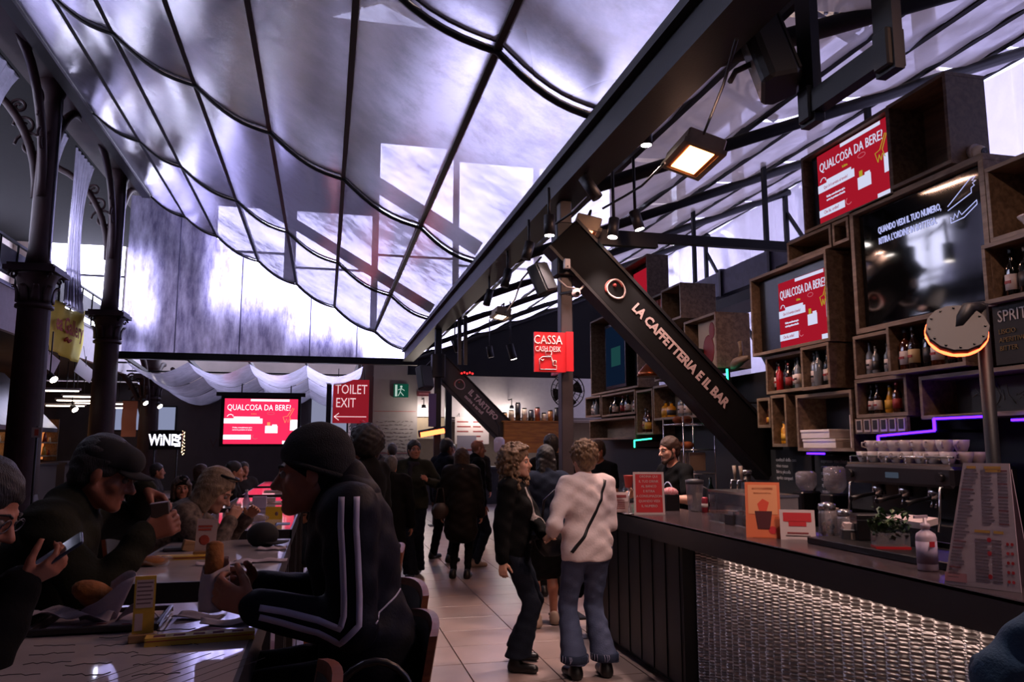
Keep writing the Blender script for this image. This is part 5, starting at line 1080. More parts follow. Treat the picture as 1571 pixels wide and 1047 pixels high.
p = at(972, 735, Y=5.6); t = thing('paper_cup', 'red paper cup on a stick holder above the counter', 'cup', (p.x+.02, 5.75, CT)); MB().lathe([(.026, .20), (.038, .29), (.04, .292)], n=16).build('cup', mat('cup_red', '#b03c36', .6), t); MB().cyl((0, 0, 0), (0, 0, .2), .006, n=6).build('stick', M_chr, t); MB().cyl((0, 0, 0), (0, 0, .008), .05, n=14).build('foot', M_chr, t)
p = at(1095, 790, Z=CT); t = thing('biscuit_tray', 'low tray of wrapped biscuits on the counter', 'tray', (p.x+.06, p.y, CT)); MB().box(-.09, -.05, 0, .09, .05, .012).build('tray', M_chr, t)
for k in range(6): MB().box(-.08+k*.028, -.04, .012, -.058+k*.028, .035, .03).build('biscuit', mat('biscuit', '#9a5a38', .7), t)
p = at(1145, 806, Z=CT); t = thing('utensil_box', 'dark wooden box of sachets left of the orange card', 'box', (p.x-.02, p.y+.05, CT)); MB().box(-.08, -.055, 0, .08, .055, .065).build('box', mat('dark_wood_box', '#2e2220', .6), t, bevel=.003)
for k in range(5): MB().box(-.065+k*.027, -.03, .05, -.045+k*.027, .03, .085).build('sachet', [M_pa, M_rd][k % 2], t)
t = thing('glass_display', 'low glass display case behind the counter clutter', 'display case', (2.75, 4.75, CT)); MB().box(-.12, -.35, .005, .12, .35, .2).build('glass', M_gj, t); MB().box(-.125, -.355, .2, .125, .355, .215).build('top_rail', M_chr, t); MB().box(-.125, -.355, 0, .125, .355, .006).build('base', M_chr, t)
for k in range(5): MB().box(-.06, -.3+k*.13, .006, .05, -.2+k*.13, .05+.02*(k % 2)).build('pastry', mat('pastry_%d' % (k % 2), ['#8a5a30', '#6a2a20'][k % 2], .6), t)
t = thing('beer_tap', 'chrome beer tap tower on the back counter', 'tap', (3.95, 6.9, .95)); MB().cyl((0, 0, 0), (0, 0, .42), .05, .045, 14).build('tower', MATS['machine_black'], t); MB().cyl((0, 0, .42), (0, 0, .46), .055, n=14).build('cap', M_chr, t)
for y in (-.06, .06): MB().tube([(-.04, y, .36), (-.12, y, .36), (-.13, y, .28)], .012, 7).build('spout', M_chr, t); MB().cyl((-.08, y, .36), (-.09, y, .50), .012, .02, 8).build('handle', mat('tap_handle', '#8a7a6a', .4), t)
t = thing('coffee_grinder', 'black coffee grinder with a clear hopper on the back counter', 'grinder', (4.1, 5.75, .95)); MB().box(-.1, -.08, 0, .1, .08, .3).build('body', MATS['machine_black'], t, bevel=.015); MB().lathe([(.05, .3), (.09, .36), (.09, .5), (.06, .52)], n=16).build('hopper', M_gj, t); MB().cyl((-.1, 0, .2), (-.16, 0, .18), .025, n=10).build('chute', M_chr, t)
t = thing('coffee_grinder', 'second black grinder between the machine and the tap tower', 'grinder', (4.1, 6.15, .95)); MB().box(-.1, -.08, 0, .1, .08, .3).build('body', MATS['machine_black'], t, bevel=.015); MB().lathe([(.05, .3), (.09, .36), (.09, .45), (.06, .47)], n=16).build('hopper', M_gj, t)
t = thing('milk_carton', 'white carton with an orange cap lying by the espresso machine', 'carton', (3.95, 5.6, .95)); MB().box(-.04, -.04, 0, .04, .04, .2).build('carton', M_pa, t, bevel=.004); MB().cyl((0, 0, .2), (0, 0, .23), .015, n=10).build('cap', mat('cap_orange', '#c0501e', .5), t)
# glassware rows on the far back counter
for k in range(14):
    t = thing('wine_glass', '%s upturned glass from the camera in the row on the far back counter' % ORD[k], 'glass', (4.05+.12*(k % 2), 8.3+k*.17, .95), group='glasses on the far back counter'); MB().lathe([(.035, 0), (.04, .06), (.03, .1), (.006, .12), (.006, .18), (.03, .19)], n=12).build('glass', M_gj, t)
for k in range(8):
    t = thing('liquor_bottle', '%s dark bottle from the camera along the far back counter' % ORD[k], 'bottle', (4.35, 8.4+k*.3, .95), group='bottles on the far back counter'); MB().lathe([(.04, 0), (.042, .2), (.016, .26), (.015, .33)], n=12).build('glass', M_gl[['green', 'amber', 'clear', 'dark'][k % 4]], t); MB().lathe([(.043, .05), (.043, .14)], n=12).build('paper_label', M_lb[['white', 'cream', 'yellow'][k % 3]], t)
# halo heater on its tall stand at the near end
hh = thing('halo_heater', 'grey disc heater with a glowing red rim on a tall black stand', 'heater', (at(1540, 900, X=3.1).x, at(1540, 900, X=3.1).y, 0))
hp = Vector(hh.location); top = at(1512, 472, X=3.1)
MB().cyl((hp.x, hp.y, 0), (hp.x, hp.y, top.z+.02), .032, n=12).build('pole', M_black, hh, world=True); MB().cyl((hp.x, hp.y, 0), (hp.x, hp.y, .04), .15, n=20).build('base', M_black, hh, world=True)
dcn = at(1468, 505, X=2.95); nrm = Vector((-.50, -.72, .48)).normalized()
MB().cyl(dcn+nrm*.015, dcn-nrm*.02, .135, n=14).build('disc', mat('halo_grey', '#1f1e21', .6, .1), hh, world=True)
a_ = nrm.cross(Vector((0, 0, 1))).normalized(); b_ = nrm.cross(a_)
MB().tube([dcn-nrm*.035+a_*(.128*math.cos(t_))+b_*(.128*math.sin(t_)) for t_ in np.linspace(0, 2*PI, 31)], .010, 6).build('glowing_ring', emat('halo_red', '#ff4a28', 9), hh, world=True)
MB().cyl(dcn-nrm*.05, dcn-nrm*.07, .10, n=16).build('under_disc', M_black, hh, world=True)
for k in range(12): a = 2*PI*k/12; MB().cyl(dcn+nrm*.016+a_*(.118*math.cos(a))+b_*(.118*math.sin(a)), dcn+nrm*.022+a_*(.118*math.cos(a))+b_*(.118*math.sin(a)), .006, n=6).build('rivet', M_black, hh, world=True)
MB().tube([dcn-nrm*.02, (dcn+Vector((hp.x, hp.y, top.z)))/2+Vector((0, 0, .05)), (hp.x, hp.y, top.z)], .035, 8).build('arm', M_black, hh, world=True)
# ------------------------------------------------------------------ high tables
M_tt = mat('table_glass_top', '#b2b0be', .05, spec=.6, noise=.12, nscale=5)
M_tf = mat('table_frame', '#1c1b20', .45)
TZ = 1.10
def high_table(label, y0, y1, x0=-.83, x1=-.175):
    t = thing('high_table', label, 'table', ((x0+x1)/2, (y0+y1)/2, 0), group='row of high tables')
    MB().box(x0+.012, y0+.012, TZ-.012, x1-.012, y1-.012, TZ).build('glass_top', M_tt, t, world=True)
    f = MB(); f.box(x0, y0, TZ-.1, x1, y0+.012, TZ-.001).box(x0, y1-.012, TZ-.1, x1, y1, TZ-.001).box(x0, y0, TZ-.1, x0+.012, y1, TZ-.001).box(x1-.012, y0, TZ-.1, x1, y1, TZ-.001)
    f.build('apron', M_tf, t, world=True); MB().box(x0+.012, y0+.012, TZ-.05, x1-.012, y1-.012, TZ-.0125).build('under_panel', M_tf, t, world=True)
    for x in (x0+.04, x1-.04):
        for y in (y0+.05, y1-.05): MB().box(x-.025, y-.025, 0, x+.025, y+.025, TZ-.1).build('leg', M_tf, t, world=True)
    MB().box((x0+x1)/2-.02, y0+.05, .28, (x0+x1)/2+.02, y1-.05, .32).build('footrail', M_tf, t, world=True)
    return t
t1 = high_table('nearest high table with a scribbled glass top, tray and sandwich', 1.50, 2.97)
high_table('second high table from the camera, with bread and a white card on it', 3.41, 4.86)
high_table('third high table from the camera, where the patterned-blouse woman sits', 5.38, 6.85, -.86, -.19)
high_table('fourth high table from the camera, beyond the yellow card', 7.35, 8.8, -.88, -.2)
high_table('fifth high table from the camera, partly hidden by heads', 9.3, 10.75, -.88, -.2)
high_table('farthest high table of the row', 11.3, 12.75, -.88, -.2)
# handwriting printed under the glass of the nearest table
rr = random.Random(21); M_hand = mat('handwriting', '#24222c', .5)
for k in range(9):
    y = 2.42-k*.095; x = -.74+.02*(k % 3)
    for seg in range(3):
        pts = []; x0_ = x+seg*.14
        for q in range(9): pts.append((x0_+q*.013+rr.uniform(-.003, .003), y+rr.uniform(-.010, .012)+.06*seg, TZ+.0006))
        MB().tube(pts, .0012, 4).build('handwritten_line', M_hand, t1, world=True)
for k in range(7):
    MB().bar((-.52+k*.035, 2.02-.02*k, TZ+.0004), (-.34+k*.035, 2.28-.02*k, TZ+.0004), .0018, .0006).build('printed_line', M_hand, t1, world=True)
# ------------------------------------------------------------------ wooden high chairs
M_ch = wood_mat('chair_wood', '#5a2f1c', '#7c4428', .4, (2, 2, 10), 3); M_chd = mat('chair_dark', '#120f0f', .6)
def high_chair(label, x, y, rz, ztop=1.13, seat=.77, w=.40):
    """local: back at +x, sitter faces -x"""
    t = thing('high_chair', label, 'chair', (x, y, 0), rz=rz, group='wooden high chairs')
    MB().box(-.2, -w/2, seat-.03, .18, w/2, seat).build('seat', M_ch, t, bevel=.006)
    def bf(u, v, o): 
        yy = (u-.5)*w; xx = .20+.03*(1-(2*u-1)**2)+.05*v+o
        return (xx, yy, seat+.03+(ztop-seat-.03-.02*(2*u-1)**2)*v)
    b = MB(); n = 8
    outer = [bf(i/n, j/6, .022) for j in range(7) for i in range(n+1)]; inner = [bf(i/n, j/6, 0) for j in range(7) for i in range(n+1)]
    q = lambda i, j: j*(n+1)+i
    fo = [(q(i, j), q(i+1, j), q(i+1, j+1), q(i, j+1)) for j in range(6) for i in range(n)]
    m_ = len(outer); ring = [q(i, 0) for i in range(n+1)]+[q(n, j) for j in range(1, 7)]+[q(i, 6) for i in range(n-1, -1, -1)]+[q(0, j) for j in range(5, 0, -1)]
    b.add(outer+inner, fo+[tuple(k+m_ for k in reversed(f)) for f in fo]+[(ring[k], ring[(k+1) % len(ring)], ring[(k+1) % len(ring)]+m_, ring[k]+m_) for k in range(len(ring))])
    b.build('backrest', M_ch, t)
    MB().grid(lambda u, v: bf(.06+.88*u, .05+.88*v, -.004), 6, 4).build('back_pad', M_chd, t)
    for sx in (-.17, .19):
        for sy in (-1, 1): MB().bar((sx*1.15, sy*(w/2-.02)*1.1, 0), (sx, sy*(w/2-.03), seat-.03), .035, .035).build('leg', M_ch, t)
    for sy in (-1, 1): MB().bar((-.18, sy*(w/2-.01), .3), (.2, sy*(w/2-.01), .3), .025, .025).build('stretcher', M_ch, t)
    return t
high_chair('wooden high chair under the man in the tracksuit', .05, 2.48, .02, 1.12)
high_chair('wooden high chair just beyond the seated tracksuit man', .055, 2.86, .17, 1.155)
high_chair('wooden high chair pushed in at the bottom edge of the picture', -.25, 1.72, 0., 1.17)
for k, (x, y, rz, lab) in enumerate(((-.98, 2.35, PI, 'under the woman holding the phone'), (-1.08, 3.75, PI, 'under the man in the black cap'), (-1.02, 5.45, PI, 'under the woman in the patterned blouse'), (.12, 4.2, 0, 'empty beside the second high table'), (.12, 6.1, 0, 'beside the third high table, aisle side'), (-1.05, 7.7, PI, 'beside the fourth high table'))):
    high_chair('wooden high chair '+lab, x, y, rz)
# ------------------------------------------------------------------ things on the tables
M_pap = mat('crumpled_paper', '#b4aab8', .8, noise=.06, bump=.4, bscale=30); M_bread = mat('toasted_bread', '#8a5526', .75, noise=.4, nscale=25, bump=.5, bscale=60)
M_ylw = mat('card_yellow', '#c4a038', .6, noise=.12, nscale=20)
def T(x, y): return at(x, y, Z=TZ)
p = T(160, 958); t = thing('serving_tray', 'dark plastic tray with printed paper on the nearest table', 'tray', (p.x, p.y, TZ), rz=.03)
W_, D_ = .16, .13
MB().box(-W_, -D_, .001, W_, D_, .008).box(-W_-.012, -D_-.012, .004, W_+.012, -D_, .022).box(-W_-.012, D_, .004, W_+.012, D_+.012, .022).box(-W_-.012, -D_, .004, -W_, D_, .022).box(W_, -D_, .004, W_+.012, D_, .022).build('tray', mat('tray_plastic', '#1c1619', .3), t, bevel=.003)
MB().box(-W_+.02, -D_+.02, .0085, W_-.01, D_-.01, .0095).build('paper_liner', M_pap, t)
for k in range(6): MB().box(-.08+.035*k, -.09+.02*(k % 3), .0098, -.055+.035*k, -.08+.02*(k % 3), .0102).build('red_print', M_inkr, t)
def cone_wrap(mb, c, r, h, a0, a1, tilt): 
    pass
t = thing('wrapped_sandwich', 'toasted sandwich in a white paper wrap on the tray', 'sandwich', (p.x-.05, p.y+.03, TZ+.01))
MB().ball((-.02, 0, .075), (.065, .05, .035), 16, Matrix.Rotation(.35, 4, 'Y')).ball((.0, 0, .06), (.06, .05, .03), 16, Matrix.Rotation(.35, 4, 'Y')).build('bread', M_bread, t)
def wf_(u, v):
    a = -2.3+u*3.6; r_ = .055+.05*v*(.6+.4*math.cos(a*1.5)); return (r_*math.cos(a)+.02, r_*math.sin(a)*.8, .002+.13*v*(.55+.45*math.cos(a-.3))+.006*math.sin(u*17))
o = MB().grid(wf_, 24, 8).build('paper_wrap', M_pap, t); o.modifiers.new('s', 'SOLIDIFY').thickness = .0015
o = MB().grid(lambda u, v: (-.16+.24*u, -.10+.10*v+.02*math.sin(u*5), .012+.02*math.sin(u*6+v*3)**2+.015*(1-u)), 14, 6).build('paper_sheet', M_pap, t); o.modifiers.new('s', 'SOLIDIFY').thickness = .001
p2 = T(212, 960); t = thing('paper_napkin', 'folded white napkin standing on the tray beside the sandwich', 'napkin', (p2.x-.01, p2.y+.02, TZ+.01)); o = MB().grid(lambda u, v: (-.06+.14*u, .04*v, .055*math.sin(PI*min(1, u*1.1))*(1-v*.6)), 10, 4).build('fold', M_pap, t); o.modifiers.new('s', 'SOLIDIFY').thickness = .002
p = T(218, 985); t = thing('card_stand', 'upright yellow card in a small wooden block on the nearest table', 'sign', (p.x, p.y, TZ), rz=.15)
MB().box(-.035, -.02, 0, .035, .02, .022).build('wood_block', wood_mat('block_wood', '#8a6a48', '#a8875e', .6), t, bevel=.002); MB().box(-.027, -.002, .02, .027, .002, .175).build('card', M_ylw, t)
for k in range(6): MB().box(-.02, -.0032, .155-k*.011, .02-.004*(k % 2), -.0022, .159-k*.011).build('printed_line', M_mi, t)
MB().box(-.022, -.003, .09, .022, -.0021, .165).build('white_field', M_pa, t); MB().box(-.022, -.003, .03, -.002, -.0021, .075).build('white_field', M_pa, t)
p = T(308, 985); t = thing('flat_box', 'flat yellow and red food box on the nearest table', 'box', (p.x, p.y, TZ), rz=.1); MB().box(-.14, -.02, 0, .14, .03, .012).build('base', M_ylw, t); MB().box(-.135, -.0205, .0125, .135, .029, .0145).build('red_layer', M_bred, t); MB().box(-.14, -.02, .015, .14, .03, .022).build('lid', M_ylw, t)
for k in range(5): MB().box(-.12+k*.05, -.01, .0222, -.09+k*.05, .012, .0226).build('red_print', M_inkr, t)
for k, (x, y, rz, lab) in enumerate(((335, 972, .4, 'red-printed napkin under the man\'s hands'), (305, 948, -.2, 'flat white napkin beside the man\'s hands'), (345, 958, .1, 'small white paper next to the red-printed napkin'))):
    p = T(x, y); t = thing('paper_napkin', lab, 'napkin', (p.x, p.y, TZ), rz=rz); o = MB().grid(lambda u, v: (-.07+.14*u, -.04+.09*v, .003+.008*math.sin(u*5+k)*math.sin(v*4+1)**2+.003*k), 8, 6).build('sheet', M_pap if k else mat('napkin_red', '#a8787c', .8, noise=.5, nscale=30, col2='#8a3030'), t); o.modifiers.new('s', 'SOLIDIFY').thickness = .001
# second table
p = T(230, 868); t = thing('bread_loaf', 'flat round bread in a wrapper on the second table', 'bread', (p.x, p.y, TZ)); MB().ball((0, 0, .02), (.08, .06, .022), 16).build('bread', M_bread, t); o = MB().grid(lambda u, v: (-.05+.14*u, -.07+.14*v, .03+.012*math.sin(u*6)*math.cos(v*5)-.02*abs(2*v-1)**2), 10, 8).build('wrapper', mat('film_wrap', '#a09488', .15, alpha=.35), t)
p = T(290, 858); t = thing('flat_box', 'long yellow food box on the second table', 'box', (p.x, p.y, TZ), rz=.03); MB().box(-.15, -.03, 0, .15, .05, .016).build('base', M_ylw, t); MB().box(-.15, -.031, .006, .15, -.0302, .011).build('red_stripe', M_inkr, t)
p = T(312, 855); t = thing('card_stand', 'white card with red print standing in a wooden block on the second table', 'sign', (p.x, p.y, TZ)); MB().box(-.045, -.025, 0, .035, .025, .03).build('wood_block', MATS['block_wood'], t, bevel=.002); MB().box(-.045, .004, .02, .05, .008, .18, Matrix.Rotation(.05, 4, 'Y')).build('card', M_pa, t)
MB().box(-.03, .0025, .14, .035, .0035, .15).box(-.03, .0025, .125, .03, .0035, .135).build('printed_line', M_bred, t); MB().ball((.0, .003, .08), (.025, .001, .025), 10).build('red_figure', M_bred, t)
p = T(273, 845); t = thing('dark_wallet', 'flat dark wallet on the second table', 'wallet', (p.x, p.y, TZ), rz=.1); MB().box(-.07, -.05, 0, .07, .05, .018).build('cover', mat('wallet', '#18161a', .5), t, bevel=.006); MB().box(-.065, -.0505, .007, .065, -.0502, .011).build('page_edge', M_steel, t)
p = T(287, 846); t = thing('wood_block', 'tilted pale wooden block beside the dark wallet', 'block', (p.x, p.y, TZ), rz=.3); MB().box(-.03, -.025, 0, .03, .025, .055, Matrix.Rotation(.25, 4, 'Y')).build('block', MATS['block_wood'], t, bevel=.003); MB().box(-.03, -.003, .053, .03, .003, .056, Matrix.Rotation(.25, 4, 'Y')).build('slot', M_black, t)
p = T(402, 838); t = thing('baseball_hat', 'black cap lying on the second table', 'cap', (p.x, p.y+.02, TZ)); MB().ball((0, 0, .055), (.085, .085, .07), 18).build('crown', mat('cap_cloth', '#0a0a0c', .85), t); o = MB().grid(lambda u, v: ((.04+.10*v)*math.cos((u-.5)*2.2), (.10)*math.sin((u-.5)*2.2)*1.0, .025-.012*v*abs(2*u-1)), 10, 5).build('brim', MATS['cap_cloth'], t); o.modifiers.new('s', 'SOLIDIFY').thickness = .004
for k, (x, y, lab) in enumerate(((400, 862, 'crumpled white paper along the near edge of the second table'), (345, 866, 'flat white paper sheet on the second table'), (432, 843, 'pale crumpled tissue beside the black cap'))):
    p = T(x, y); t = thing('paper_sheet', lab, 'paper', (p.x, p.y, TZ)); o = MB().grid(lambda u, v: (-.12+.24*u*(1-.4*(k == 2)), -.05+.10*v, .004+.016*abs(math.sin(u*7+k*2))*math.sin(v*3+.5)**2), 16, 6).build('sheet', M_pap, t); o.modifiers.new('s', 'SOLIDIFY').thickness = .001
p = T(372, 880); t = thing('table_knife', 'dark knife lying on the second table', 'knife', (p.x, p.y, TZ), rz=.05); MB().box(-.09, -.008, 0, .02, .008, .008).build('handle', M_black, t, bevel=.002); MB().box(.02, -.009, .001, .11, .009, .004).build('blade', M_steel, t)
# third table and beyond
p = T(420, 797); t = thing('card_stand', 'yellow tent card on the third table', 'sign', (p.x, p.y, TZ)); MB().add([(-.06, -.02, 0), (.06, -.02, 0), (.06, 0, .09), (-.06, 0, .09), (-.06, .02, 0), (.06, .02, 0)], [(0, 1, 2, 3), (3, 2, 5, 4), (0, 3, 4), (1, 5, 2)]).build('card', mat('tent_yellow', '#c8a824', .6), t); MB().ball((.02, -.0135, .04), (.012, .003, .016), 8).build('printed_mark', M_mi, t)
p = T(405, 786); t = thing('white_box', 'upright white napkin box on the third table', 'box', (-.50, 6.78, TZ)); MB().box(-.055, -.03, 0, .055, .03, .13).build('box', mat('box_lilac', '#a9a4c8', .7), t, bevel=.003); MB().box(-.05, -.031, .03, .05, -.0302, .034).build('fold_line', M_steel, t)
p = T(393, 787); t = thing('water_bottle', 'clear water bottle beside the white napkin box', 'bottle', (-.60, 6.74, TZ)); MB().lathe([(.025, 0), (.028, .1), (.012, .15), (.011, .17)], n=14).build('body', mat('bottle_lilac', '#8a84b8', .15, alpha=.7), t); MB().lathe([(.013, .17), (.013, .185), (.002, .186)], n=10).build('cap', M_white, t)
p = T(392, 802); t = thing('plastic_bag', 'crumpled clear plastic bag on the third table', 'bag', (p.x, p.y, TZ)); o = MB().grid(lambda u, v: (.08*math.sin(PI*v)*math.cos(2*PI*u)*(1+.2*math.sin(u*31)), .05*math.sin(PI*v)*math.sin(2*PI*u)*(1+.2*math.cos(u*23+v*9)), .03-.03*math.cos(PI*v)), 20, 10).build('film', mat('film_white', '#b8b0b8', .2, alpha=.5), t); MB().ball((.03, 0, .02), (.03, .02, .015), 10).build('contents', M_pa, t)
p = T(440, 805); t = thing('blue_folder', 'pale blue folded leaflet at the aisle edge of the third table', 'leaflet', (p.x-.02, p.y+.03, TZ)); MB().box(-.05, -.05, 0, .04, .07, .004).build('sheet', mat('leaflet_blue', '#7a94bc', .6), t); MB().box(-.04, -.02, .004, .03, -.012, .0044).build('printed_line', M_pa, t)
for k, Y in enumerate((7.9, 9.9, 11.9)):
    t = thing('napkin_tray', 'pale napkin tray on the %s high table' % ['fourth', 'fifth', 'farthest'][k], 'tray', (-.5, Y, TZ)); MB().box(-.18, -.12, 0, .18, .12, .012).build('tray', M_pa, t, bevel=.003); MB().box(-.06, -.05, .012, .06, .05, .05).build('napkins', M_pap, t)
# black bag with studs hanging at the man's chair
t = thing('black_handbag', 'soft black handbag with silver studs hanging by the tracksuit man', 'bag', (.14, 2.10, .70))
def bg(u, v):
    a = 2*PI*u; s_ = math.sin(PI*min(.98, max(.02, v)))**.5; return (.17*s_*math.cos(a)*(1+.06*math.sin(a*5+v*6)), .07*s_*math.sin(a)*(1+.1*math.sin(v*9)), .30*v)
MB().grid(bg, 28, 14).build('body', mat('bag_leather', '#0b0a0c', .35, bump=.3, bscale=25), t)
for x, z in ((-.12, .25), (-.05, .26), (.04, .27), (.11, .26), (.13, .16)): MB().ball((x, -.065, z), .007, 8).build('stud', M_chr, t)
MB().tube([(-.11*math.cos(a), 0, .25+.14*math.sin(a)) for a in np.linspace(0, PI, 13)], .010, 6).build('strap', MATS['bag_leather'], t)
# ------------------------------------------------------------------ people: smooth blended bodies, clothes as shells around them
def surface_nets(f, org, vx):
    s = f < 0
    cs = sum(s[i:s.shape[0]-1+i, j:s.shape[1]-1+j, k:s.shape[2]-1+k].astype(np.int8) for i in (0, 1) for j in (0, 1) for k in (0, 1))
    act = (cs > 0) & (cs < 8)
    I = np.argwhere(act)
    if len(I) == 0: return None
    idm = -np.ones(act.shape, np.int64); idm[act] = np.arange(len(I))
    c = {}
    for i in (0, 1):
        for j in (0, 1):
            for k in (0, 1): c[i, j, k] = f[I[:, 0]+i, I[:, 1]+j, I[:, 2]+k]
    acc = np.zeros((len(I), 3)); n = np.zeros(len(I))
    keys = list(c)
    for a in keys:
        for b in keys:
            if sum(abs(p-q) for p, q in zip(a, b)) != 1 or a > b: continue
            fa, fb = c[a], c[b]; m = (fa < 0) != (fb < 0)
            t = np.where(m, fa/(fa-fb+1e-12), 0)
            acc += np.where(m[:, None], np.array(a)+(np.array(b)-np.array(a))*t[:, None], 0); n += m
    V = (I+acc/n[:, None])*vx+org
    Q = []
    for ax in range(3):
        sl = [slice(1, -1)]*3; sl[ax] = slice(0, -1); a = s[tuple(sl)]
        sl2 = [slice(1, -1)]*3; sl2[ax] = slice(1, None); b = s[tuple(sl2)]
        E = np.argwhere(a != b)
        if len(E) == 0: continue
        off = np.array([1, 1, 1]); off[ax] = 0; E = E+off
        flip = s[E[:, 0], E[:, 1], E[:, 2]]
        u, v = (ax+1) % 3, (ax+2) % 3
        du = np.zeros(3, int); du[u] = 1; dv = np.zeros(3, int); dv[v] = 1
        q = [idm[tuple((E-d).T)] for d in (du+dv, dv, du*0, du)]
        q = np.stack(q, 1); q[~flip] = q[~flip][:, ::-1]; Q.append(q)
    return V, np.concatenate(Q)
class SDF:
    def __init__(s): s.p = []
    def cap(s, a, b, ra, rb=None, k=.02): s.p.append(('c', np.array(a, float), np.array(b, float), ra, ra if rb is None else rb, k)); return s
    def ell(s, c, r, R=None, k=.02): s.p.append(('e', np.array(c, float), np.array(r if hasattr(r, '__len__') else (r, r, r), float), R, k)); return s
    def sub(s, c, r, R=None, k=.01): s.p.append(('s', np.array(c, float), np.array(r if hasattr(r, '__len__') else (r, r, r), float), R, k)); return s
    def cut(s, pt, n): s.p.append(('h', np.array(pt, float), np.array(n, float))); return s      # removes the side n points to
    def mesh(s, vx, infl=0., wrinkle=0., wf=26., seed=0):
        lo = np.full(3, 1e9); hi = -lo
        for p in s.p:
            if p[0] == 'c':
                r = max(p[3], p[4])+infl; lo = np.minimum(lo, np.minimum(p[1], p[2])-r); hi = np.maximum(hi, np.maximum(p[1], p[2])+r)
            elif p[0] == 'e': r = p[2].max()+infl; lo = np.minimum(lo, p[1]-r); hi = np.maximum(hi, p[1]+r)
        lo -= 3*vx+wrinkle; hi += 3*vx+wrinkle
        n = np.ceil((hi-lo)/vx).astype(int)+1
        ax = [lo[i]+vx*np.arange(n[i]) for i in range(3)]
        f = np.full(tuple(n), .15, np.float32)
        for p in s.p:
            if p[0] == 'h':
                d = (ax[0][:, None, None]-p[1][0])*p[2][0]+(ax[1][None, :, None]-p[1][1])*p[2][1]+(ax[2][None, None, :]-p[1][2])*p[2][2]
                f = np.maximum(f, d.astype(np.float32)); continue
            k = p[-1]
            if p[0] == 'c': r = max(p[3], p[4])+infl; a, b = np.minimum(p[1], p[2])-r, np.maximum(p[1], p[2])+r
            else: r = p[2].max()+infl; a, b = p[1]-r, p[1]+r
            m = k+2*vx+wrinkle+.012
            i0 = np.clip(np.floor((a-m-lo)/vx).astype(int), 0, n); i1 = np.clip(np.ceil((b+m-lo)/vx).astype(int)+1, 0, n)
            if (i1 <= i0).any(): continue
            sl = tuple(slice(i0[i], i1[i]) for i in range(3))
            X = ax[0][sl[0]][:, None, None]; Y = ax[1][sl[1]][None, :, None]; Z = ax[2][sl[2]][None, None, :]
            if p[0] == 'c':
                d = p[2]-p[1]; l2 = max(1e-9, d@d)
                t = np.clip(((X-p[1][0])*d[0]+(Y-p[1][1])*d[1]+(Z-p[1][2])*d[2])/l2, 0, 1)
                g = np.sqrt((X-p[1][0]-t*d[0])**2+(Y-p[1][1]-t*d[1])**2+(Z-p[1][2]-t*d[2])**2)-(p[3]+(p[4]-p[3])*t)-infl
            else:
                x, y, z = X-p[1][0], Y-p[1][1], Z-p[1][2]
                if p[3] is not None:
                    R = np.array(p[3]); x, y, z = R[0, 0]*x+R[1, 0]*y+R[2, 0]*z, R[0, 1]*x+R[1, 1]*y+R[2, 1]*z, R[0, 2]*x+R[1, 2]*y+R[2, 2]*z
                rr = p[2]+(infl if p[0] == 'e' else 0)
                k0 = np.sqrt((x/rr[0])**2+(y/rr[1])**2+(z/rr[2])**2); k1 = np.sqrt((x/rr[0]**2)**2+(y/rr[1]**2)**2+(z/rr[2]**2)**2)
                g = np.where(k1 > 1e-6, k0*(k0-1)/np.maximum(k1, 1e-6), -rr.min())
            o = f[sl]
            if p[0] == 's':
                h = np.clip(.5-.5*(o+g)/k, 0, 1); f[sl] = o+(-g-o)*h+k*h*(1-h)
            else:
                h = np.clip(.5+.5*(o-g)/k, 0, 1); f[sl] = o+(g-o)*h-k*h*(1-h)
        if wrinkle:
            X = ax[0][:, None, None]; Y = ax[1][None, :, None]; Z = ax[2][None, None, :]
            w1 = np.sin(wf*(X*.9+Y*.5+Z*1.5)+seed+2.2*np.sin(7*X+5*Z+seed))*np.sin(wf*.45*(X*.3-Y*.8+Z*.9)+seed*2)
            w2 = np.sin(wf*1.9*(-X*.8+Y*.4+Z*1.2)+seed*3+1.5*np.sin(9*Y+4*X))
            f = f+(wrinkle*(.75*w1+.35*w2)).astype(np.float32)
        f[0] = f[-1] = .1; f[:, 0] = f[:, -1] = .1; f[:, :, 0] = f[:, :, -1] = .1
        return surface_nets(f, lo, vx)
    def build(s, name, m, parent, vx, **k):
        r = s.mesh(vx, **k)
        if r is None: return None
        V, Q = r
        me = bpy.data.meshes.new(name); me.vertices.add(len(V)); me.vertices.foreach_set('co', V.astype(np.float32).ravel())
        me.loops.add(len(Q)*4); me.loops.foreach_set('vertex_index', Q.astype(np.int32).ravel())
        me.polygons.add(len(Q)); me.polygons.foreach_set('loop_start', np.arange(len(Q), dtype=np.int32)*4); me.polygons.foreach_set('loop_total', np.full(len(Q), 4, np.int32))
        me.polygons.foreach_set('use_smooth', np.ones(len(Q), bool)); me.update(calc_edges=True); me.validate()
        me.materials.append(m); o = bpy.data.objects.new(name, me); COL.objects.link(o); o.parent = parent
        return o
def skin_mat(name, c, c2=None):
    m = mat(name, c, .5, noise=.12, nscale=12, bump=.08, bscale=120, col2=c2)
    b = m.node_tree.nodes['Principled BSDF']; b.inputs['Subsurface Weight'].default_value = .12; b.inputs['Subsurface Radius'].default_value = (.02, .008, .004); return m
def cloth(name, c, r=.85, b=.25, s=90, n=.1): return mat('cloth_'+name, c, r, spec=.12, noise=n, nscale=6, bump=b, bscale=s)
def hair_mat(name, c, c2): return mat('hair_'+name, c, .55, noise=.5, nscale=30, stretch=(3, 3, .6), bump=.6, bscale=90, col2=c2)
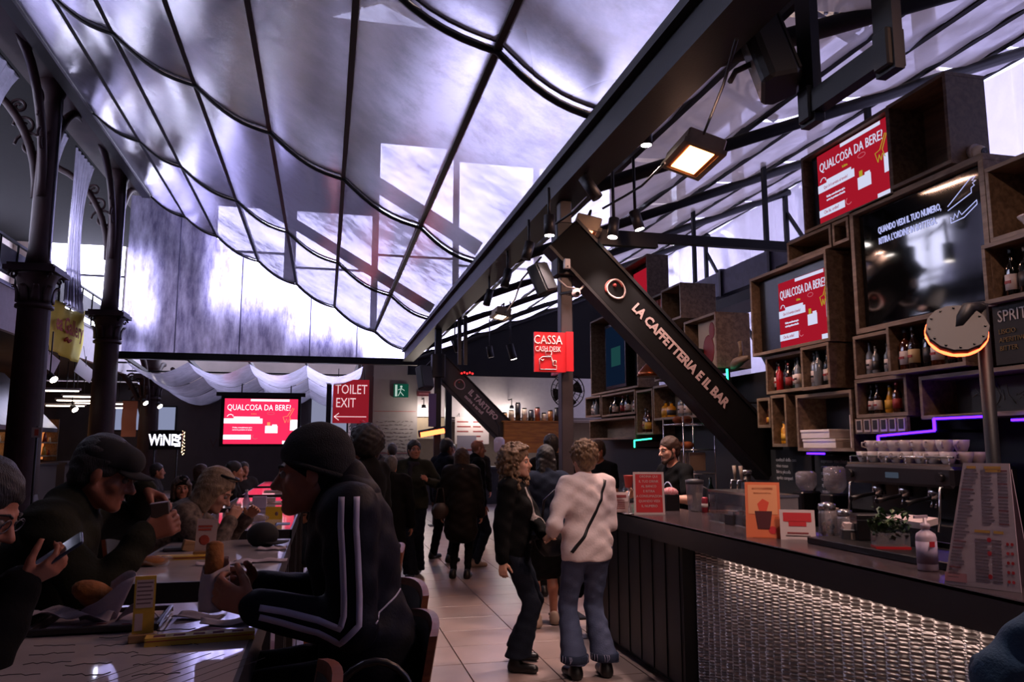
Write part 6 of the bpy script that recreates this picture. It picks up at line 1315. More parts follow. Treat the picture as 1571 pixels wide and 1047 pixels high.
SK = skin_mat('skin_warm', '#a8705a', '#b98068'); SK2 = skin_mat('skin_ruddy', '#94604c', '#a86f58'); SK3 = skin_mat('skin_fair', '#b98872', '#c89a84'); SK4 = skin_mat('skin_tan', '#84503c', '#96604a')
M_eye = mat('eye_white', '#7a706a', .4); M_iris = mat('eye_iris', '#1c1410', .15); M_lip = mat('lip', '#8a4640', .5); M_shoe = mat('shoe_black', '#0d0c0d', .4, noise=.2)
H_blk = hair_mat('black', '#0a0808', '#1c1614'); H_brn = hair_mat('brown', '#2a1a12', '#4a3222'); H_gld = hair_mat('dark_blond', '#4a3626', '#86684a'); H_bld = hair_mat('blond', '#6e5a46', '#9a8468'); H_gry = hair_mat('grey', '#3a3838', '#5e5a58')
def ik(a, b, l1, l2, pole):
    a, b, pole = Vector(a), Vector(b), Vector(pole); d = b-a; L_ = min(d.length, (l1+l2)*.998); d.normalize(); 
    x = (l1*l1-l2*l2+L_*L_)/(2*L_); h = math.sqrt(max(0, l1*l1-x*x)); pole = pole-d*pole.dot(d); pole.normalize()
    return a+d*x+pole*h, a+d*L_
def add_hand(S, w, d, nrm, side, s, curl=.35, spread=1.):
    """w wrist, d pointing along the hand, nrm out of the palm; thumb on the 'side' across"""
    d = Vector(d).normalized(); nrm = Vector(nrm); nrm = (nrm-d*nrm.dot(d)).normalized(); ac = d.cross(nrm)*side
    w = Vector(w)
    for o in (-.024, -.008, .008, .024): S.cap(w+ac*o*.6*s+d*.01*s, w+d*.082*s+ac*o*1.1*s, .015*s, .0125*s, k=.012)
    for i, (o, L_) in enumerate(((.030, .068), (.010, .076), (-.010, .072), (-.029, .056))):
        p = w+d*.084*s+ac*o*s*spread; a = curl*1.0
        for j, f_ in enumerate((.45, .32, .25)):
            dd = (d*math.cos(a)+nrm*math.sin(a)).normalized(); q = p+dd*L_*f_*s*1.05
            S.cap(p, q, (.0098-.0008*j)*s, (.0094-.0012*j)*s, k=.004); p = q; a += curl*1.5
    p = w+d*.025*s+ac*.026*s
    for (L_, r, m_) in ((.042, .014, .9), (.032, .0105, .55), (.026, .0095, .35)):
        dd = (d*(.8+curl*.3)+ac*m_*(1-curl*.7)+nrm*(.3+curl*1.1)).normalized(); q = p+dd*L_*s; S.cap(p, q, r*s, r*.9*s, k=.006); p = q
def head_prims(S, c, R, s, fem=False, jaw=1.):
    def P(x, y, z): return Vector(c)+R @ (Vector((x, y, z))*s)
    Rn = [[R[i][j] for j in range(3)] for i in range(3)]
    S.ell(P(0, -.018, .035), (.074*s, .093*s, .082*s), Rn, k=.02)
    S.ell(P(0, .022, -.035), (.058*s, .066*s, .082*s), Rn, k=.025)
    for sd in (-1, 1):
        S.cap(P(sd*.052, -.005, -.055), P(sd*.018, .058, -.098), .020*s*jaw, .018*s*jaw, k=.025)
        S.ell(P(sd*.040, .052, -.028), .024*s, k=.02)
        S.ell(P(sd*.074, -.008, -.012), (.009*s, .019*s, .031*s), Rn, k=.006)
        S.cap(P(sd*.012, .080, .016), P(sd*.045, .066, .018), .0095*s, .008*s, k=.015)
        S.ell(P(sd*.012, .092, -.040), .0085*s, k=.008)
    S.ell(P(0, .074, -.100), .019*s*jaw, k=.02)
    S.cap(P(0, .080, .008), P(0, .109, -.033), .0075*s, .0125*s, k=.012)
    S.cap(P(-.018, .080, -.066), P(.018, .080, -.066), .0085*s, .0085*s, k=.008); S.cap(P(-.015, .079, -.080), P(.015, .079, -.080), .0085*s, .0085*s, k=.008)
    S.sub(P(0, .098, -.0725), (.026*s, .012*s, .0022*s), Rn, k=.004)
    for sd in (-1, 1): S.sub(P(sd*.031, .093, -.001), (.017*s, .017*s, .0115*s), Rn, k=.010)
    return P
def hair_prims(style, P, R, s, rnd, down=.3):
    Hs = SDF(); Rn = [[R[i][j] for j in range(3)] for i in range(3)]
    def base(t=.012, hl=.045):
        Hs.ell(P(0, -.024, .040), ((.074+t)*s, (.090+t)*s, (.082+t)*s), Rn, k=.01)
        Hs.ell(P(0, -.055, -.02), ((.066+t)*s, (.05+t)*s, (.07+t)*s), Rn, k=.03)
        Hs.sub(P(0, .105, -.045), (.078*s, .085*s, .105*s), Rn, k=.015)
    if style == 'short': base(.010)
    elif style == 'buzz': base(.004)
    elif style in ('long', 'ponytail', 'straight'):
        base(.014)
        if style == 'ponytail':
            for i in range(5): Hs.cap(P(-.02+.01*i, -.10, .0), P(-.03+.015*i, -.115-.01*(i % 2), -down), .022*s, .012*s, k=.01)
            Hs.ell(P(0, -.10, .01), .035*s, k=.02)
        else:
            for i in range(13):
                a = -1.9+3.8*i/12; x, y = .078*math.sin(a), -.075*math.cos(a)-.012
                Hs.cap(P(x*.9, y, .02), P(x*1.05, y*.9-.02, -down*(.85+.15*rnd.random())), .026*s, .018*s, k=.008)
            for i in range(7):
                x = -.06+.02*i; Hs.cap(P(x, -.085, -.03), P(x*1.1, -.11, -down*(.9+.15*rnd.random())), .03*s, .018*s, k=.008)
    elif style in ('curly', 'wavy'):
        base(.022 if style == 'curly' else .014)
        N_ = 620 if style == 'curly' else 330
        for i in range(N_):
            z = 1-2*(i+.5)/N_; a = i*2.39996; rr_ = math.sqrt(1-z*z); d = Vector((rr_*math.cos(a), rr_*math.sin(a), z))
            if d.y > .45 and d.z < .62: continue
            if style == 'wavy' and d.z < -.62: continue
            if style == 'wavy': j_ = 1+.16*rnd.random(); q = P(d.x*.088*j_, d.y*.100*j_-.022, d.z*.094*j_+.036); r_ = .009+.008*rnd.random()
            else:
                low = max(0, -d.z); j_ = 1+.22*rnd.random(); q = P(d.x*(.122+.055*low)*j_, d.y*(.118+.04*low)*j_-.025-.012*low, d.z*(.098+.105*low)*j_+.036); r_ = .010+.009*rnd.random()
            Hs.ell(q, r_*s, k=.004)
        if style == 'curly':
            for i in range(330):
                a = rnd.uniform(-2.2, 2.2); z = rnd.uniform(-.27, -.02); q_ = .85+.4*rnd.random(); Hs.ell(P(.145*math.sin(a)*q_, -.105*math.cos(a)*q_-.02, z), (.010+.009*rnd.random())*s, k=.004)
            Hs.ell(P(0, -.06, -.08), (.11*s, .06*s, .12*s), Rn, k=.02)
    elif style == 'bob':
        base(.02)
        for i in range(12):
            a = -2.0+4.0*i/11; Hs.cap(P(.082*math.sin(a), -.08*math.cos(a)-.008, .03), P(.088*math.sin(a), -.082*math.cos(a)-.01, -.10-.03*rnd.random()), .026*s, .022*s, k=.01)
    elif style == 'big':
        for i in range(90):
            z = 1-2*(i+.5)/90; a = i*2.39996; rr_ = math.sqrt(1-z*z); d = Vector((rr_*math.cos(a), rr_*math.sin(a), z))
            if d.y > .4 and d.z < .4: continue
            Hs.ell(P(d.x*.115, d.y*.12-.03, d.z*.115+.055), .04*s, k=.01)
    return Hs
def person(label, pos, face, Ht=1.70, seat=None, lean=0., head=(0, 0), lh=None, rh=None, lpole=None, rpole=None, lcurl=.35, rcurl=.35, lhd=None, rhd=None, feet=None, hairst='short', hairm=None, down=.3,
           skin=None, top=('sweater', None), bottom=('trousers', None), shoe=None, vb=.009, vc=.011, fem=False, hat=None, bulk=1., seed=0, twist=0., side=0., group=None, faces=True, hem=None, bare=False, legs=True, beard=None, sleeve=1., topwr=.006, handn=(None, None), headoff=(0, 0)):
    """local frame: y forward, x right, z up.  lh / rh hand targets and feet are in WORLD coordinates"""
    rnd = random.Random(seed+100); s = Ht/1.70
    fx, fy = face; rz = math.atan2(-fx, fy)
    t = thing('person', label, 'person', (pos[0], pos[1], 0), rz=rz, group=group)
    Wi = (Matrix.Translation((pos[0], pos[1], 0)) @ Matrix.Rotation(rz, 4, 'Z')).inverted()
    L2 = lambda p: Wi @ Vector(p)
    pz = (.93*s if seat is None else seat+.10*s)
    pel = Vector((0, 0, pz))
    RU = Matrix.Rotation(-lean, 3, 'X') @ Matrix.Rotation(side, 3, 'Y') @ Matrix.Rotation(twist, 3, 'Z')
    U = lambda x, y, z: pel+RU @ (Vector((x, y, z))*s)
    waist = U(0, .01, .14); chest = U(0, .0, .32); neckb = U(0, -.015, .49); 
    sw = .165 if fem else .19
    SH = {-1: U(-sw, -.01, .455), 1: U(sw, -.01, .455)}
    hy, hp = head
    RH = Matrix.Rotation(-lean*.35, 3, 'X') @ Matrix.Rotation(hy, 3, 'Z') @ Matrix.Rotation(-hp, 3, 'X')
    hc = neckb+RU @ (Vector((0, .035, .085))*s)+RH @ (Vector((0, .02, .085))*s)+Vector((0, headoff[0], headoff[1]))
    B = SDF()
    hipw = (.16 if fem else .15)*bulk
    torso = []
    torso.append(('e', U(0, 0, .02), (hipw*s, .115*s*bulk, .12*s))); torso.append(('e', waist, (.132*s*bulk*(.94 if fem else 1), .10*s*bulk, .14*s))); torso.append(('e', chest, ((.152 if fem else .168)*s*bulk, .112*s*bulk, .16*s)))
    torso.append(('c', SH[-1]*.86+SH[1]*.14, SH[1]*.86+SH[-1]*.14, .062*s*bulk, .062*s*bulk))
    torso.append(('c', U(0, -.01, .42), U(0, -.01, .47), .075*s, .06*s))
    if fem:
        for sd in (-1, 1): torso.append(('e', U(sd*.065, .085, .29), (.06*s, .055*s, .06*s)))
    def put(S, items, g=0., k=.04):
        for it in items:
            if it[0] == 'e': S.ell(it[1], [r+g for r in it[2]], [[RU[i][j] for j in range(3)] for i in range(3)], k=k)
            else: S.cap(it[1], it[2], it[3]+g, it[4]+g, k=k)
    arms = {}
    for sd, tg, pole in ((-1, lh, lpole), (1, rh, rpole)):
        if tg is None: tg_ = pel+RU @ Vector((sd*.27*s, .03, -.13*s)) if seat is None else Vector((sd*.2, .3, pz+.06))
        else: tg_ = L2(tg)
        pl = Vector((sd*.5, -.8, -.3)) if pole is None else (Wi.to_3x3() @ Vector(pole))
        e, w = ik(SH[sd], tg_, .295*s, .26*s, pl); arms[sd] = (SH[sd], e, w)
    put(B, torso, 0, .05)
    B.cap(U(0, -.012, .46), hc-RH @ (Vector((0, .012, .055))*s), .054*s*(.9 if fem else 1), .050*s*(.88 if fem else 1), k=.03)
    P = head_prims(B, hc, RH, s, fem, .92 if fem else 1.05)
    for sd in (-1, 1):
        a, e, w = arms[sd]; g = .9 if fem else 1.
        B.cap(a, e, .050*s*g, .040*s*g, k=.03); B.cap(e, w, .041*s*g, .027*s*g, k=.02)
        hd_ = (lhd if sd < 0 else rhd); d = (w-e).normalized() if hd_ is None else (Wi.to_3x3() @ Vector(hd_)).normalized()
        hn = handn[0 if sd < 0 else 1]
        nr = Vector((-sd, .15, 0)) if hn is None else (Wi.to_3x3() @ Vector(hn))
        add_hand(B, w, d, nr, 1 if sd > 0 else -1, s*(.92 if fem else 1.02), lcurl if sd < 0 else rcurl)
    # legs
    LG = {}
    for sd in (-1, 1):
        hip = pel+Vector((sd*.088*s, 0, -.03*s))
        if seat is None:
            an = Vector((sd*.095*s, -.02, .085)) if feet is None else L2((*feet[0 if sd < 0 else 1][:2], feet[0 if sd < 0 else 1][2] if len(feet[0]) > 2 else .085))
            kn, an = ik(hip, an, .44*s, .425*s, (0, 1, .1))
        else:
            kn = Vector((sd*.12*s, .42*s, seat+.05)); an = Vector((sd*.12*s, .36*s, seat-.37*s))
        LG[sd] = (hip, kn, an)
        if bare: B.cap(hip, kn, .082*s, .054*s, k=.03); B.cap(kn, kn*.6+an*.4-Vector((0, .015, 0)), .053*s, .052*s, k=.02); B.cap(kn*.6+an*.4-Vector((0, .015, 0)), an, .05*s, .034*s, k=.02); B.cap(an, an+Vector((sd*.01, .12*s, -.04)), .034*s, .026*s, k=.02)
    B.build('body', skin or SK, t, vb)
    if faces:
        for sd in (-1, 1):
            ey = MB().ball(P(sd*.031, .0745, -.001), .0125*s, 12).build('eye', M_eye, t); ir = P(sd*.0305, .0755, -.001)
            MB().ball(P(sd*.031, .0825, -.001), .0062*s, 8).build('iris', M_iris, ey)
            MB().tube([P(sd*.014, .090, .019), P(sd*.030, .086, .026), P(sd*.048, .070, .020)], [.0035*s, .0042*s, .002*s], 6).build('eyebrow', hairm or H_brn, t)
        MB().tube([P(-.022, .080, -.073), P(-.010, .0885, -.068), P(0, .0885, -.0695), P(.010, .0885, -.068), P(.022, .080, -.073)], [.002, .0045, .0042, .0045, .002], 6).tube([P(-.018, .081, -.076), P(0, .0885, -.080), P(.018, .081, -.076)], [.002, .0048, .002], 6).build('lips', M_lip, t)
    # top garment
    kind, tm = top
    g = {'sweater': .016, 'jacket': .024, 'coat': .032, 'puffer': .045, 'tshirt': .012}[kind]
    G = SDF(); put(G, torso, g, .06)
    zl = {'sweater': -.06, 'jacket': -.06, 'tshirt': -.08, 'coat': -.32, 'puffer': -.42}[kind] if hem is None else hem
    for sd in (-1, 1): G.cap(U(sd*.055, 0, .1), U(sd*.06, 0, max(zl, -.1) if seat is not None else zl), .105*s*bulk+g*.8, (.105 if zl > -.2 else .125)*s*bulk+g*.8, k=.05)
    if zl > -.2: G.cut(U(0, 0, zl-.03), tuple(RU @ Vector((0, 0, -1))))
    for sd in (-1, 1):
        a, e, w = arms[sd]; e2 = e.lerp(w, sleeve*.96) if kind != 'tshirt' else None
        if kind == 'tshirt': G.cap(a, a.lerp(e, .7), .055*s+g, .05*s+g*1.3, k=.03)
        else: G.cap(a, e, .052*s*bulk+g, .043*s+g, k=.04); G.cap(e, e2, .043*s+g*.9, .032*s+g*.75, k=.02)
    if kind in ('jacket', 'coat', 'puffer'): G.cap(U(0, -.02, .47), U(0, -.012, .535), .074*s, .070*s, k=.03)
    else: G.sub(U(0, .05, .535), (.075*s, .075*s, .05*s), k=.02)
    jk = G.build({'sweater': 'sweater', 'jacket': 'jacket', 'coat': 'coat', 'puffer': 'padded_coat', 'tshirt': 't_shirt'}[kind], tm or cloth('navy', '#15161f'), t, vc, wrinkle=topwr, seed=seed)
    # trousers / skirt
    if bottom[0]:
        T_ = SDF(); bk, bmt = bottom; gg = .014
        T_.ell(U(0, 0, .0), ((hipw+.012)*s, (.118*bulk+.008)*s, .13*s), k=.04)
        for sd in (-1, 1):
            hip, kn, an = LG[sd]
            if bk == 'skirt':
                T_.cap(hip, hip.lerp(kn, .95), .10*s, .12*s, k=.08)
            else:
                fl_ = {'trousers': (.062, .056), 'flare': (.060, .100), 'slim': (.056, .042), 'wide': (.075, .095)}[bk]
                T_.cap(hip, kn, .092*s*bulk, fl_[0]*s+.006, k=.04); T_.cap(kn, an-Vector((0, 0, .01 if bk != 'flare' else -.02)), fl_[0]*s+.006, fl_[1]*s, k=.03)
        T_.cut((0, 0, .045 if bk != 'flare' else .11), (0, 0, -1)) if seat is None else None
        T_.build({'skirt': 'skirt'}.get(bk, 'trousers'), bmt or cloth('jean', '#1f2733'), t, vc, wrinkle=.005, wf=34, seed=seed+3)
    for sd in (-1, 1):
        hip, kn, an = LG[sd]
        fd = Vector((sd*.12, 1, 0)).normalized(); az = an.z-.085
        F_ = SDF(); F_.cap(an+Vector((0, -.03, -.045)), an+Vector((0, -.02, -.0)), .042*s, .044*s, k=.03); F_.cap(an+Vector((0, -.03, -.045)), an+fd*.13*s+Vector((0, 0, -.052)), .042*s, .034*s, k=.03); F_.cut((0, 0, az+.004), (0, 0, -1))
        sh = F_.build('shoe', shoe or M_shoe, t, max(.009, vc*.9))
    if hairst and not (hat and hat[0] == 'beanie' and hairst == 'none'):
        Hh = hair_prims(hairst, P, RH, s, rnd, down)
        if hat: 
            pass
        Hh.build('hair', hairm or H_brn, t, max(.0066, vb*.9), wrinkle=.003 if hairst not in ('buzz',) else 0, wf=70, seed=seed)
    if beard is not None:
        Bd = SDF(); Rn = [[RH[i][j] for j in range(3)] for i in range(3)]
        for sd in (-1, 1): Bd.cap(P(sd*.062, .0, -.02), P(sd*.052, .012, -.07), .014*s, .018*s, k=.02); Bd.cap(P(sd*.050, .012, -.075), P(sd*.015, .070, -.108), .020*s, .021*s, k=.02); Bd.cap(P(sd*.004, .092, -.056), P(sd*.026, .078, -.064), .006*s, .006*s, k=.005)
        Bd.ell(P(0, .075, -.108), .022*s, k=.02); Bd.build('beard', beard, t, .008, wrinkle=.003, wf=90)
    if hat:
        hk, hm = hat; S_ = SDF(); Rn = [[RH[i][j] for j in range(3)] for i in range(3)]; up = RH @ Vector((0, 0, 1))
        if hk == 'beanie':
            S_.ell(P(0, -.022, .045), (.088*s, .107*s, .098*s), Rn, k=.02); S_.ell(P(0, -.06, .0), (.080*s, .062*s, .07*s), Rn, k=.03)
            S_.cut(P(0, .08, .040), tuple(RH @ Vector((0, .62, -.78)))); S_.build('beanie', hm, t, .006, wrinkle=.0015, wf=60)
            MB().tube([P(.090*math.sin(a), .098*math.cos(a)-.022, .044-.040*(1-math.cos(a))) for a in np.linspace(-2.4, 2.4, 21)], .008*s, 7).build('beanie_cuff', hm, t)
        else:
            S_.ell(P(0, -.018, .050), (.084*s, .103*s, .078*s), Rn, k=.02); S_.ell(P(0, .06, .06), (.07*s, .05*s, .05*s), Rn, k=.02); S_.cut(P(0, 0, .028), tuple(-up)); S_.build('cap_crown', hm, t, .007)
            o = MB().grid(lambda u, v: P((u-.5)*2*(.078-.018*v*v), .055+.105*v*math.sqrt(max(0, 1-.75*(2*u-1)**2)), .045-.012*v-.02*(2*u-1)**2), 14, 6).build('cap_brim', hm, t); o.modifiers.new('s', 'SOLIDIFY').thickness = .006
    return dict(t=t, P=P, U=U, RH=RH, arms=arms, jacket=jk, W=Wi.inverted(), hc=hc, s=s, LG=LG)
def strip_on(obj, pts, dirn, w, m, name, parent, lift=.002, across=None, n=None):
    """ribbon laid on a garment: points pushed onto the surface along dirn (local coordinates)"""
    from mathutils.bvhtree import BVHTree
    me = obj.data; bv = BVHTree.FromPolygons([v.co for v in me.vertices], [p.vertices for p in me.polygons])
    dirn = Vector(dirn).normalized(); out = []
    P_ = [Vector(p) for p in pts]; Q_ = []
    for a, b in zip(P_[:-1], P_[1:]):
        for i in range(6): Q_.append(a.lerp(b, i/6))
    Q_.append(P_[-1]); L_, R_ = [], []
    for i, p in enumerate(Q_):
        d = (Q_[min(i+1, len(Q_)-1)]-Q_[max(i-1, 0)]).normalized(); ac = d.cross(dirn).normalized()
        for sg, lst in ((-1, L_), (1, R_)):
            o = p+ac*(w/2*sg)-dirn*.4; h = bv.ray_cast(o, dirn)
            lst.append((h[0]-dirn*lift) if h[0] is not None else None)
    ok = [i for i in range(len(Q_)) if L_[i] is not None and R_[i] is not None]
    if len(ok) < 2: return None
    mb = MB(); vs = [L_[i] for i in ok]+[R_[i] for i in ok]; k = len(ok)
    mb.add(vs, [(i, i+1, k+i+1, k+i) for i in range(k-1) if ok[i+1]-ok[i] == 1], True)
    o = mb.build(name, m, parent); sm = o.modifiers.new('s', 'SOLIDIFY'); sm.thickness = .0015; sm.offset = 0
    return o
# ------------------------------------------------------------------ the people in the picture
C_navy = cloth('track_navy', '#0c0e18', .6, .15); C_blk = cloth('black', '#080809'); C_olive = cloth('olive', '#22241c', .8); C_wht = cloth('white_knit', '#dccccc', .9, .3, 60, .05)
C_jean = cloth('blue_jean', '#4c546e', .85, .3, 120, .22); C_djean = cloth('dark_jean', '#191d28', .85, .3, 120, .15); C_green = cloth('moss', '#2c3028', .8); C_coat = cloth('brown_coat', '#15110f', .6); C_grey = cloth('grey', '#3a3a40'); C_denim = cloth('denim_jacket', '#3a5068', .85, .3, 120, .2); C_dden = cloth('dark_denim', '#1a2130', .85, .3, 120, .2)
C_flor = mat('cloth_floral', '#2c2220', .8, noise=.9, nscale=34, col2='#75685e', bump=.2, bscale=60)
M_strp = mat('stripe_white', '#a9a9c8', .6)
# man in the tracksuit
tm = person('man in black beanie and white-striped track jacket eating at the nearest table', (.165, 2.55), (-1, 0.03), Ht=1.80, seat=.86, lean=.20, topwr=.004, headoff=(.03, -.09), head=(-.04, .04), lh=(-.175, 2.345, 1.19), rh=(-.185, 2.60, 1.20),
    lpole=(.7, -.12, -.9), rpole=(.2, .5, -.9), lcurl=.55, rcurl=.55, lhd=(-1, .22, .38), rhd=(-.9, -.55, .35), handn=((.1, .9, .3), (-.1, -.9, .2)), hairst='buzz', hairm=H_blk, skin=SK2, top=('jacket', C_navy), bottom=('trousers', C_blk), hat=('beanie', mat('beanie_knit', '#0f0e11', .9, bump=.5, bscale=220)), vb=.006, vc=.0085, seed=1, hem=-.05)
a, e, w = tm['arms'][-1]
for off in (-.021, .021):
    pts = [a+Vector((0, off, .05)), a+Vector((0, off, -.03)), a.lerp(e, .35)+Vector((0, off, 0)), a.lerp(e, .7)+Vector((0, off, 0)), e+Vector((0, off+.005, .03+off*.6)), e+Vector((0, .035, -.012+off)), e.lerp(w, .35)+Vector((0, 0, -.004+off*.8)), e.lerp(w, .7)+Vector((0, 0, off*.7)), e.lerp(w, .93)+Vector((0, 0, off*.6))]
    strip_on(tm['jacket'], pts, (1, 0, 0), .017, M_strp, 'sleeve_stripe', tm['t'])
a2 = tm['U'](-.17, -.10, .18)
strip_on(tm['jacket'], [a2+Vector((0, -.02, .03)), a2+Vector((0, .03, 0)), a2+Vector((0, .07, -.03))], (1, 0, 0), .005, M_strp, 'piping', tm['t'])
hd2 = SDF(); hd2.ell(tm['U'](0, -.055, .485), (.125, .06, .055), k=.02); hd2.cap(tm['U'](-.07, -.02, .50), tm['U'](.07, -.02, .50), .055, k=.03); hd2.cap(tm['U'](-.075, -.02, .50), tm['U'](-.05, .06, .47), .04, .03, k=.03); hd2.cap(tm['U'](.075, -.02, .50), tm['U'](.05, .06, .47), .04, .03, k=.03); hd2.build('hood', C_navy, tm['t'], .009, wrinkle=.004)
cg = SDF(); cg.cap(tm['U'](0, .03, .44), tm['U'](0, .045, .53), .068, .066, k=.02); cg.build('inner_collar', cloth('collar_grey', '#24242c'), tm['t'], .008, wrinkle=.004)
# wrap held by the tracksuit man
hs = thing('held_wrap', 'toasted wrap half covered in white paper, held by the tracksuit man', 'sandwich', (-.295, 2.435, 1.215))
MB().cyl((0, .0, .03), (-.003, .01, .135), .028, .024, 14).ball((-.003, .01, .135), (.024, .024, .012), 12).build('bread', M_bread, hs)
o = MB().grid(lambda u, v: ((.034+.006*math.sin(u*25+v*4)+.010*v*max(0, math.sin(2*PI*u+1)))*math.cos(2*PI*u), (.034+.005*math.sin(u*19)+.008*v)*math.sin(2*PI*u), -.045+.125*v+.02*v*math.sin(2*PI*u+.6)), 28, 8).build('paper_wrap', M_pap, hs); o.modifiers.new('s', 'SOLIDIFY').thickness = .0015
# woman with the phone at the picture edge
pw = person('woman in black with glasses and a pink scarf, holding a phone at the picture edge', (-1.045, 2.28), (1, .12), Ht=1.66, seat=.77, lean=.22, head=(-.25, .42), rh=(-.745, 2.30, 1.285), lh=(-.86, 2.50, .98), rpole=(-.3, -.4, -.9), rhd=(.8, .05, .42), rcurl=.45, handn=((0, -.2, -1), (.1, .5, .85)), hairst='ponytail', hairm=H_blk, skin=SK2, top=('coat', C_blk), bottom=('trousers', C_djean), fem=True, vb=.0065, vc=.010, seed=2)
sc_ = SDF(); 
for i in range(10): a = 2*PI*i/10; b = 2*PI*(i+1)/10; sc_.cap(pw['U'](.085*math.sin(a), .085*math.cos(a)+.0, .47), pw['U'](.085*math.sin(b), .085*math.cos(b), .475), .032, k=.02)
sc_.build('scarf', cloth('pink_scarf', '#8a2038'), pw['t'], .009, wrinkle=.005)
for sd in (-1, 1): MB().tube([pw['P'](sd*.033+.022*math.cos(a), .094, -.002+.018*math.sin(a)) for a in np.linspace(0, 2*PI, 17)], .0018, 5).tube([pw['P'](sd*.055, .092, .004), pw['P'](sd*.078, .0, .004)], .0018, 5).build('spectacles', M_steel, pw['t'])
ph_ = thing('mobile_phone', 'grey mobile phone in the hand of the woman at the picture edge', 'phone', (-.672, 2.315, 1.352), rot=(.35, -.62, .1)); MB().box(-.072, -.036, -.004, .072, .036, .004).build('body', mat('phone_grey', '#3c4050', .25, .5), ph_, bevel=.003); MB().box(-.066, -.032, .004, .066, .032, .0046).build('glass', mat('phone_glass', '#4a5268', .08), ph_); MB().box(.045, -.03, -.006, .066, -.012, -.004).build('camera_bump', M_black, ph_)
# man in the cap
cm = person('man in a black cap and olive jacket sitting at the second table', (-1.10, 3.22), (1, .05), Ht=1.80, seat=.80, lean=.40, head=(-.05, .22), rh=(-.62, 3.08, 1.32), lh=(-.70, 3.42, 1.46), rpole=(-.2, -.5, -.8), lpole=(-.2, .7, -.5), rhd=(.8, .2, .3), lhd=(.85, -.1, -.35), rcurl=.6, lcurl=.5, handn=((0, -.3, -1), (.1, .9, .2)), hairst='short', hairm=H_blk, skin=SK4, top=('jacket', C_olive), bottom=('trousers', C_djean), hat=('cap', mat('cap_felt', '#09090b', .9)), vb=.0075, vc=.010, seed=3, bulk=1.12, topwr=.009)
bx_ = thing('snack_box', 'small brown open box in the hands of the capped man', 'box', (-.565, 3.12, 1.33), rot=(0, -.12, .1)); MB().box(-.03, -.03, 0, .03, .03, .10).build('box', mat('kraft', '#3c302a', .8), bx_, bevel=.002); MB().box(-.031, -.031, .098, .031, .031, .101).build('rim', mat('kraft_edge', '#8a8088', .6), bx_)
# woman in the patterned blouse
fw = person('blond woman in a dark speckled blouse leaning over the third table', (-1.02, 5.0), (1, .05), Ht=1.66, seat=.77, lean=.62, head=(-.2, .35), rh=(-.52, 4.92, 1.20), lh=(-.45, 5.15, 1.20), rpole=(-.3, -.6, -.8), lpole=(-.3, .6, -.8), hairst='bob', hairm=H_bld, skin=SK3, top=('sweater', C_flor), bottom=('trousers', C_blk), fem=True, vb=.008, vc=.011, seed=4, bulk=1.12)
MB().tube([fw['P'](.075*math.sin(a), .085*math.cos(a)-.01, .10+.02*math.cos(a)) for a in np.linspace(-1.6, 1.6, 15)], .008, 6).build('sunglasses', M_black, fw['t'])
# curly woman
cw = person('curly-haired woman in a black jacket and dark flared jeans standing by the bar', (1.43, 5.98), (.90, -.42), Ht=1.62, head=(-.10, .0), lh=(1.62, 5.78, .98), rh=(1.30, 5.78, .80), rpole=(-.6, .2, -.2), lpole=(.2, .6, -.3), feet=((1.50, 6.10), (1.42, 5.80)), hairst='curly', hairm=H_gld, skin=SK3, top=('jacket', C_blk), bottom=('flare', C_djean), fem=True, vb=.0068, vc=.010, seed=5, bulk=.98, hem=-.1)
for off in (.012,):
    pts = [cw['U'](.045, .12, .46), cw['U'](.035, .15, .36), cw['U'](.028, .17, .26), cw['U'](.03, .15, .14), cw['U'](.04, .13, .02)]
    strip_on(cw['jacket'], pts, (0, -1, 0), .045, mat('shirt_striped', '#a89c98', .8, noise=.6, nscale=60, col2='#5a5050'), 'shirt_front', cw['t'], lift=.004)
# white-jumper woman
ww = person('woman in a white jumper and frayed flared jeans with her back to the camera', (1.88, 5.56), (-.10, 1), Ht=1.655, head=(.05, .02), lh=(1.66, 5.70, 1.00), rh=(2.06, 5.84, 1.10), lpole=(-.45, -.9, -.4), rpole=(.1, -.6, -.9), feet=((1.775, 5.55), (2.005, 5.56)), hairst='wavy', hairm=H_gld, skin=SK3, top=('sweater', C_wht), bottom=('flare', C_jean), fem=True, vb=.0075, vc=.0095, seed=6, bulk=1.10, topwr=.008)
pts = [ww['U'](.115, -.12, .50), ww['U'](.06, -.14, .36), ww['U'](0, -.15, .24), ww['U'](-.08, -.15, .10), ww['U'](-.14, -.12, .02), ww['U'](-.165, -.08, -.02)]
strip_on(ww['jacket'], pts, (0, 1, 0), .022, mat('strap_black', '#0d0c0e', .5), 'shoulder_strap', ww['t'], lift=.004)
for sd in (-1, 1):
    an = ww['LG'][sd][2]; fr_ = MB(); rr = random.Random(8+sd)
    MB().lathe([(.098, .118), (.1015, .12), (.1005, .165), (.096, .168)], (an.x, an.y, 0), 26).build('cuff_band', cloth('cuff_dark', '#2c3448', .85), ww['t'])
    for k in range(16):
        a = rr.uniform(0, 2*PI); fr_.tube([(an.x+.102*math.cos(a), an.y+.102*math.sin(a), .17), (an.x+.106*math.cos(a+.05), an.y+.106*math.sin(a+.05), .15), (an.x+.105*math.cos(a+rr.uniform(-.15, .15)), an.y+.105*math.sin(a), .125)], .0014, 4)
    tag(fr_.build('frayed_threads', M_strp, ww['t']), kind='stuff')
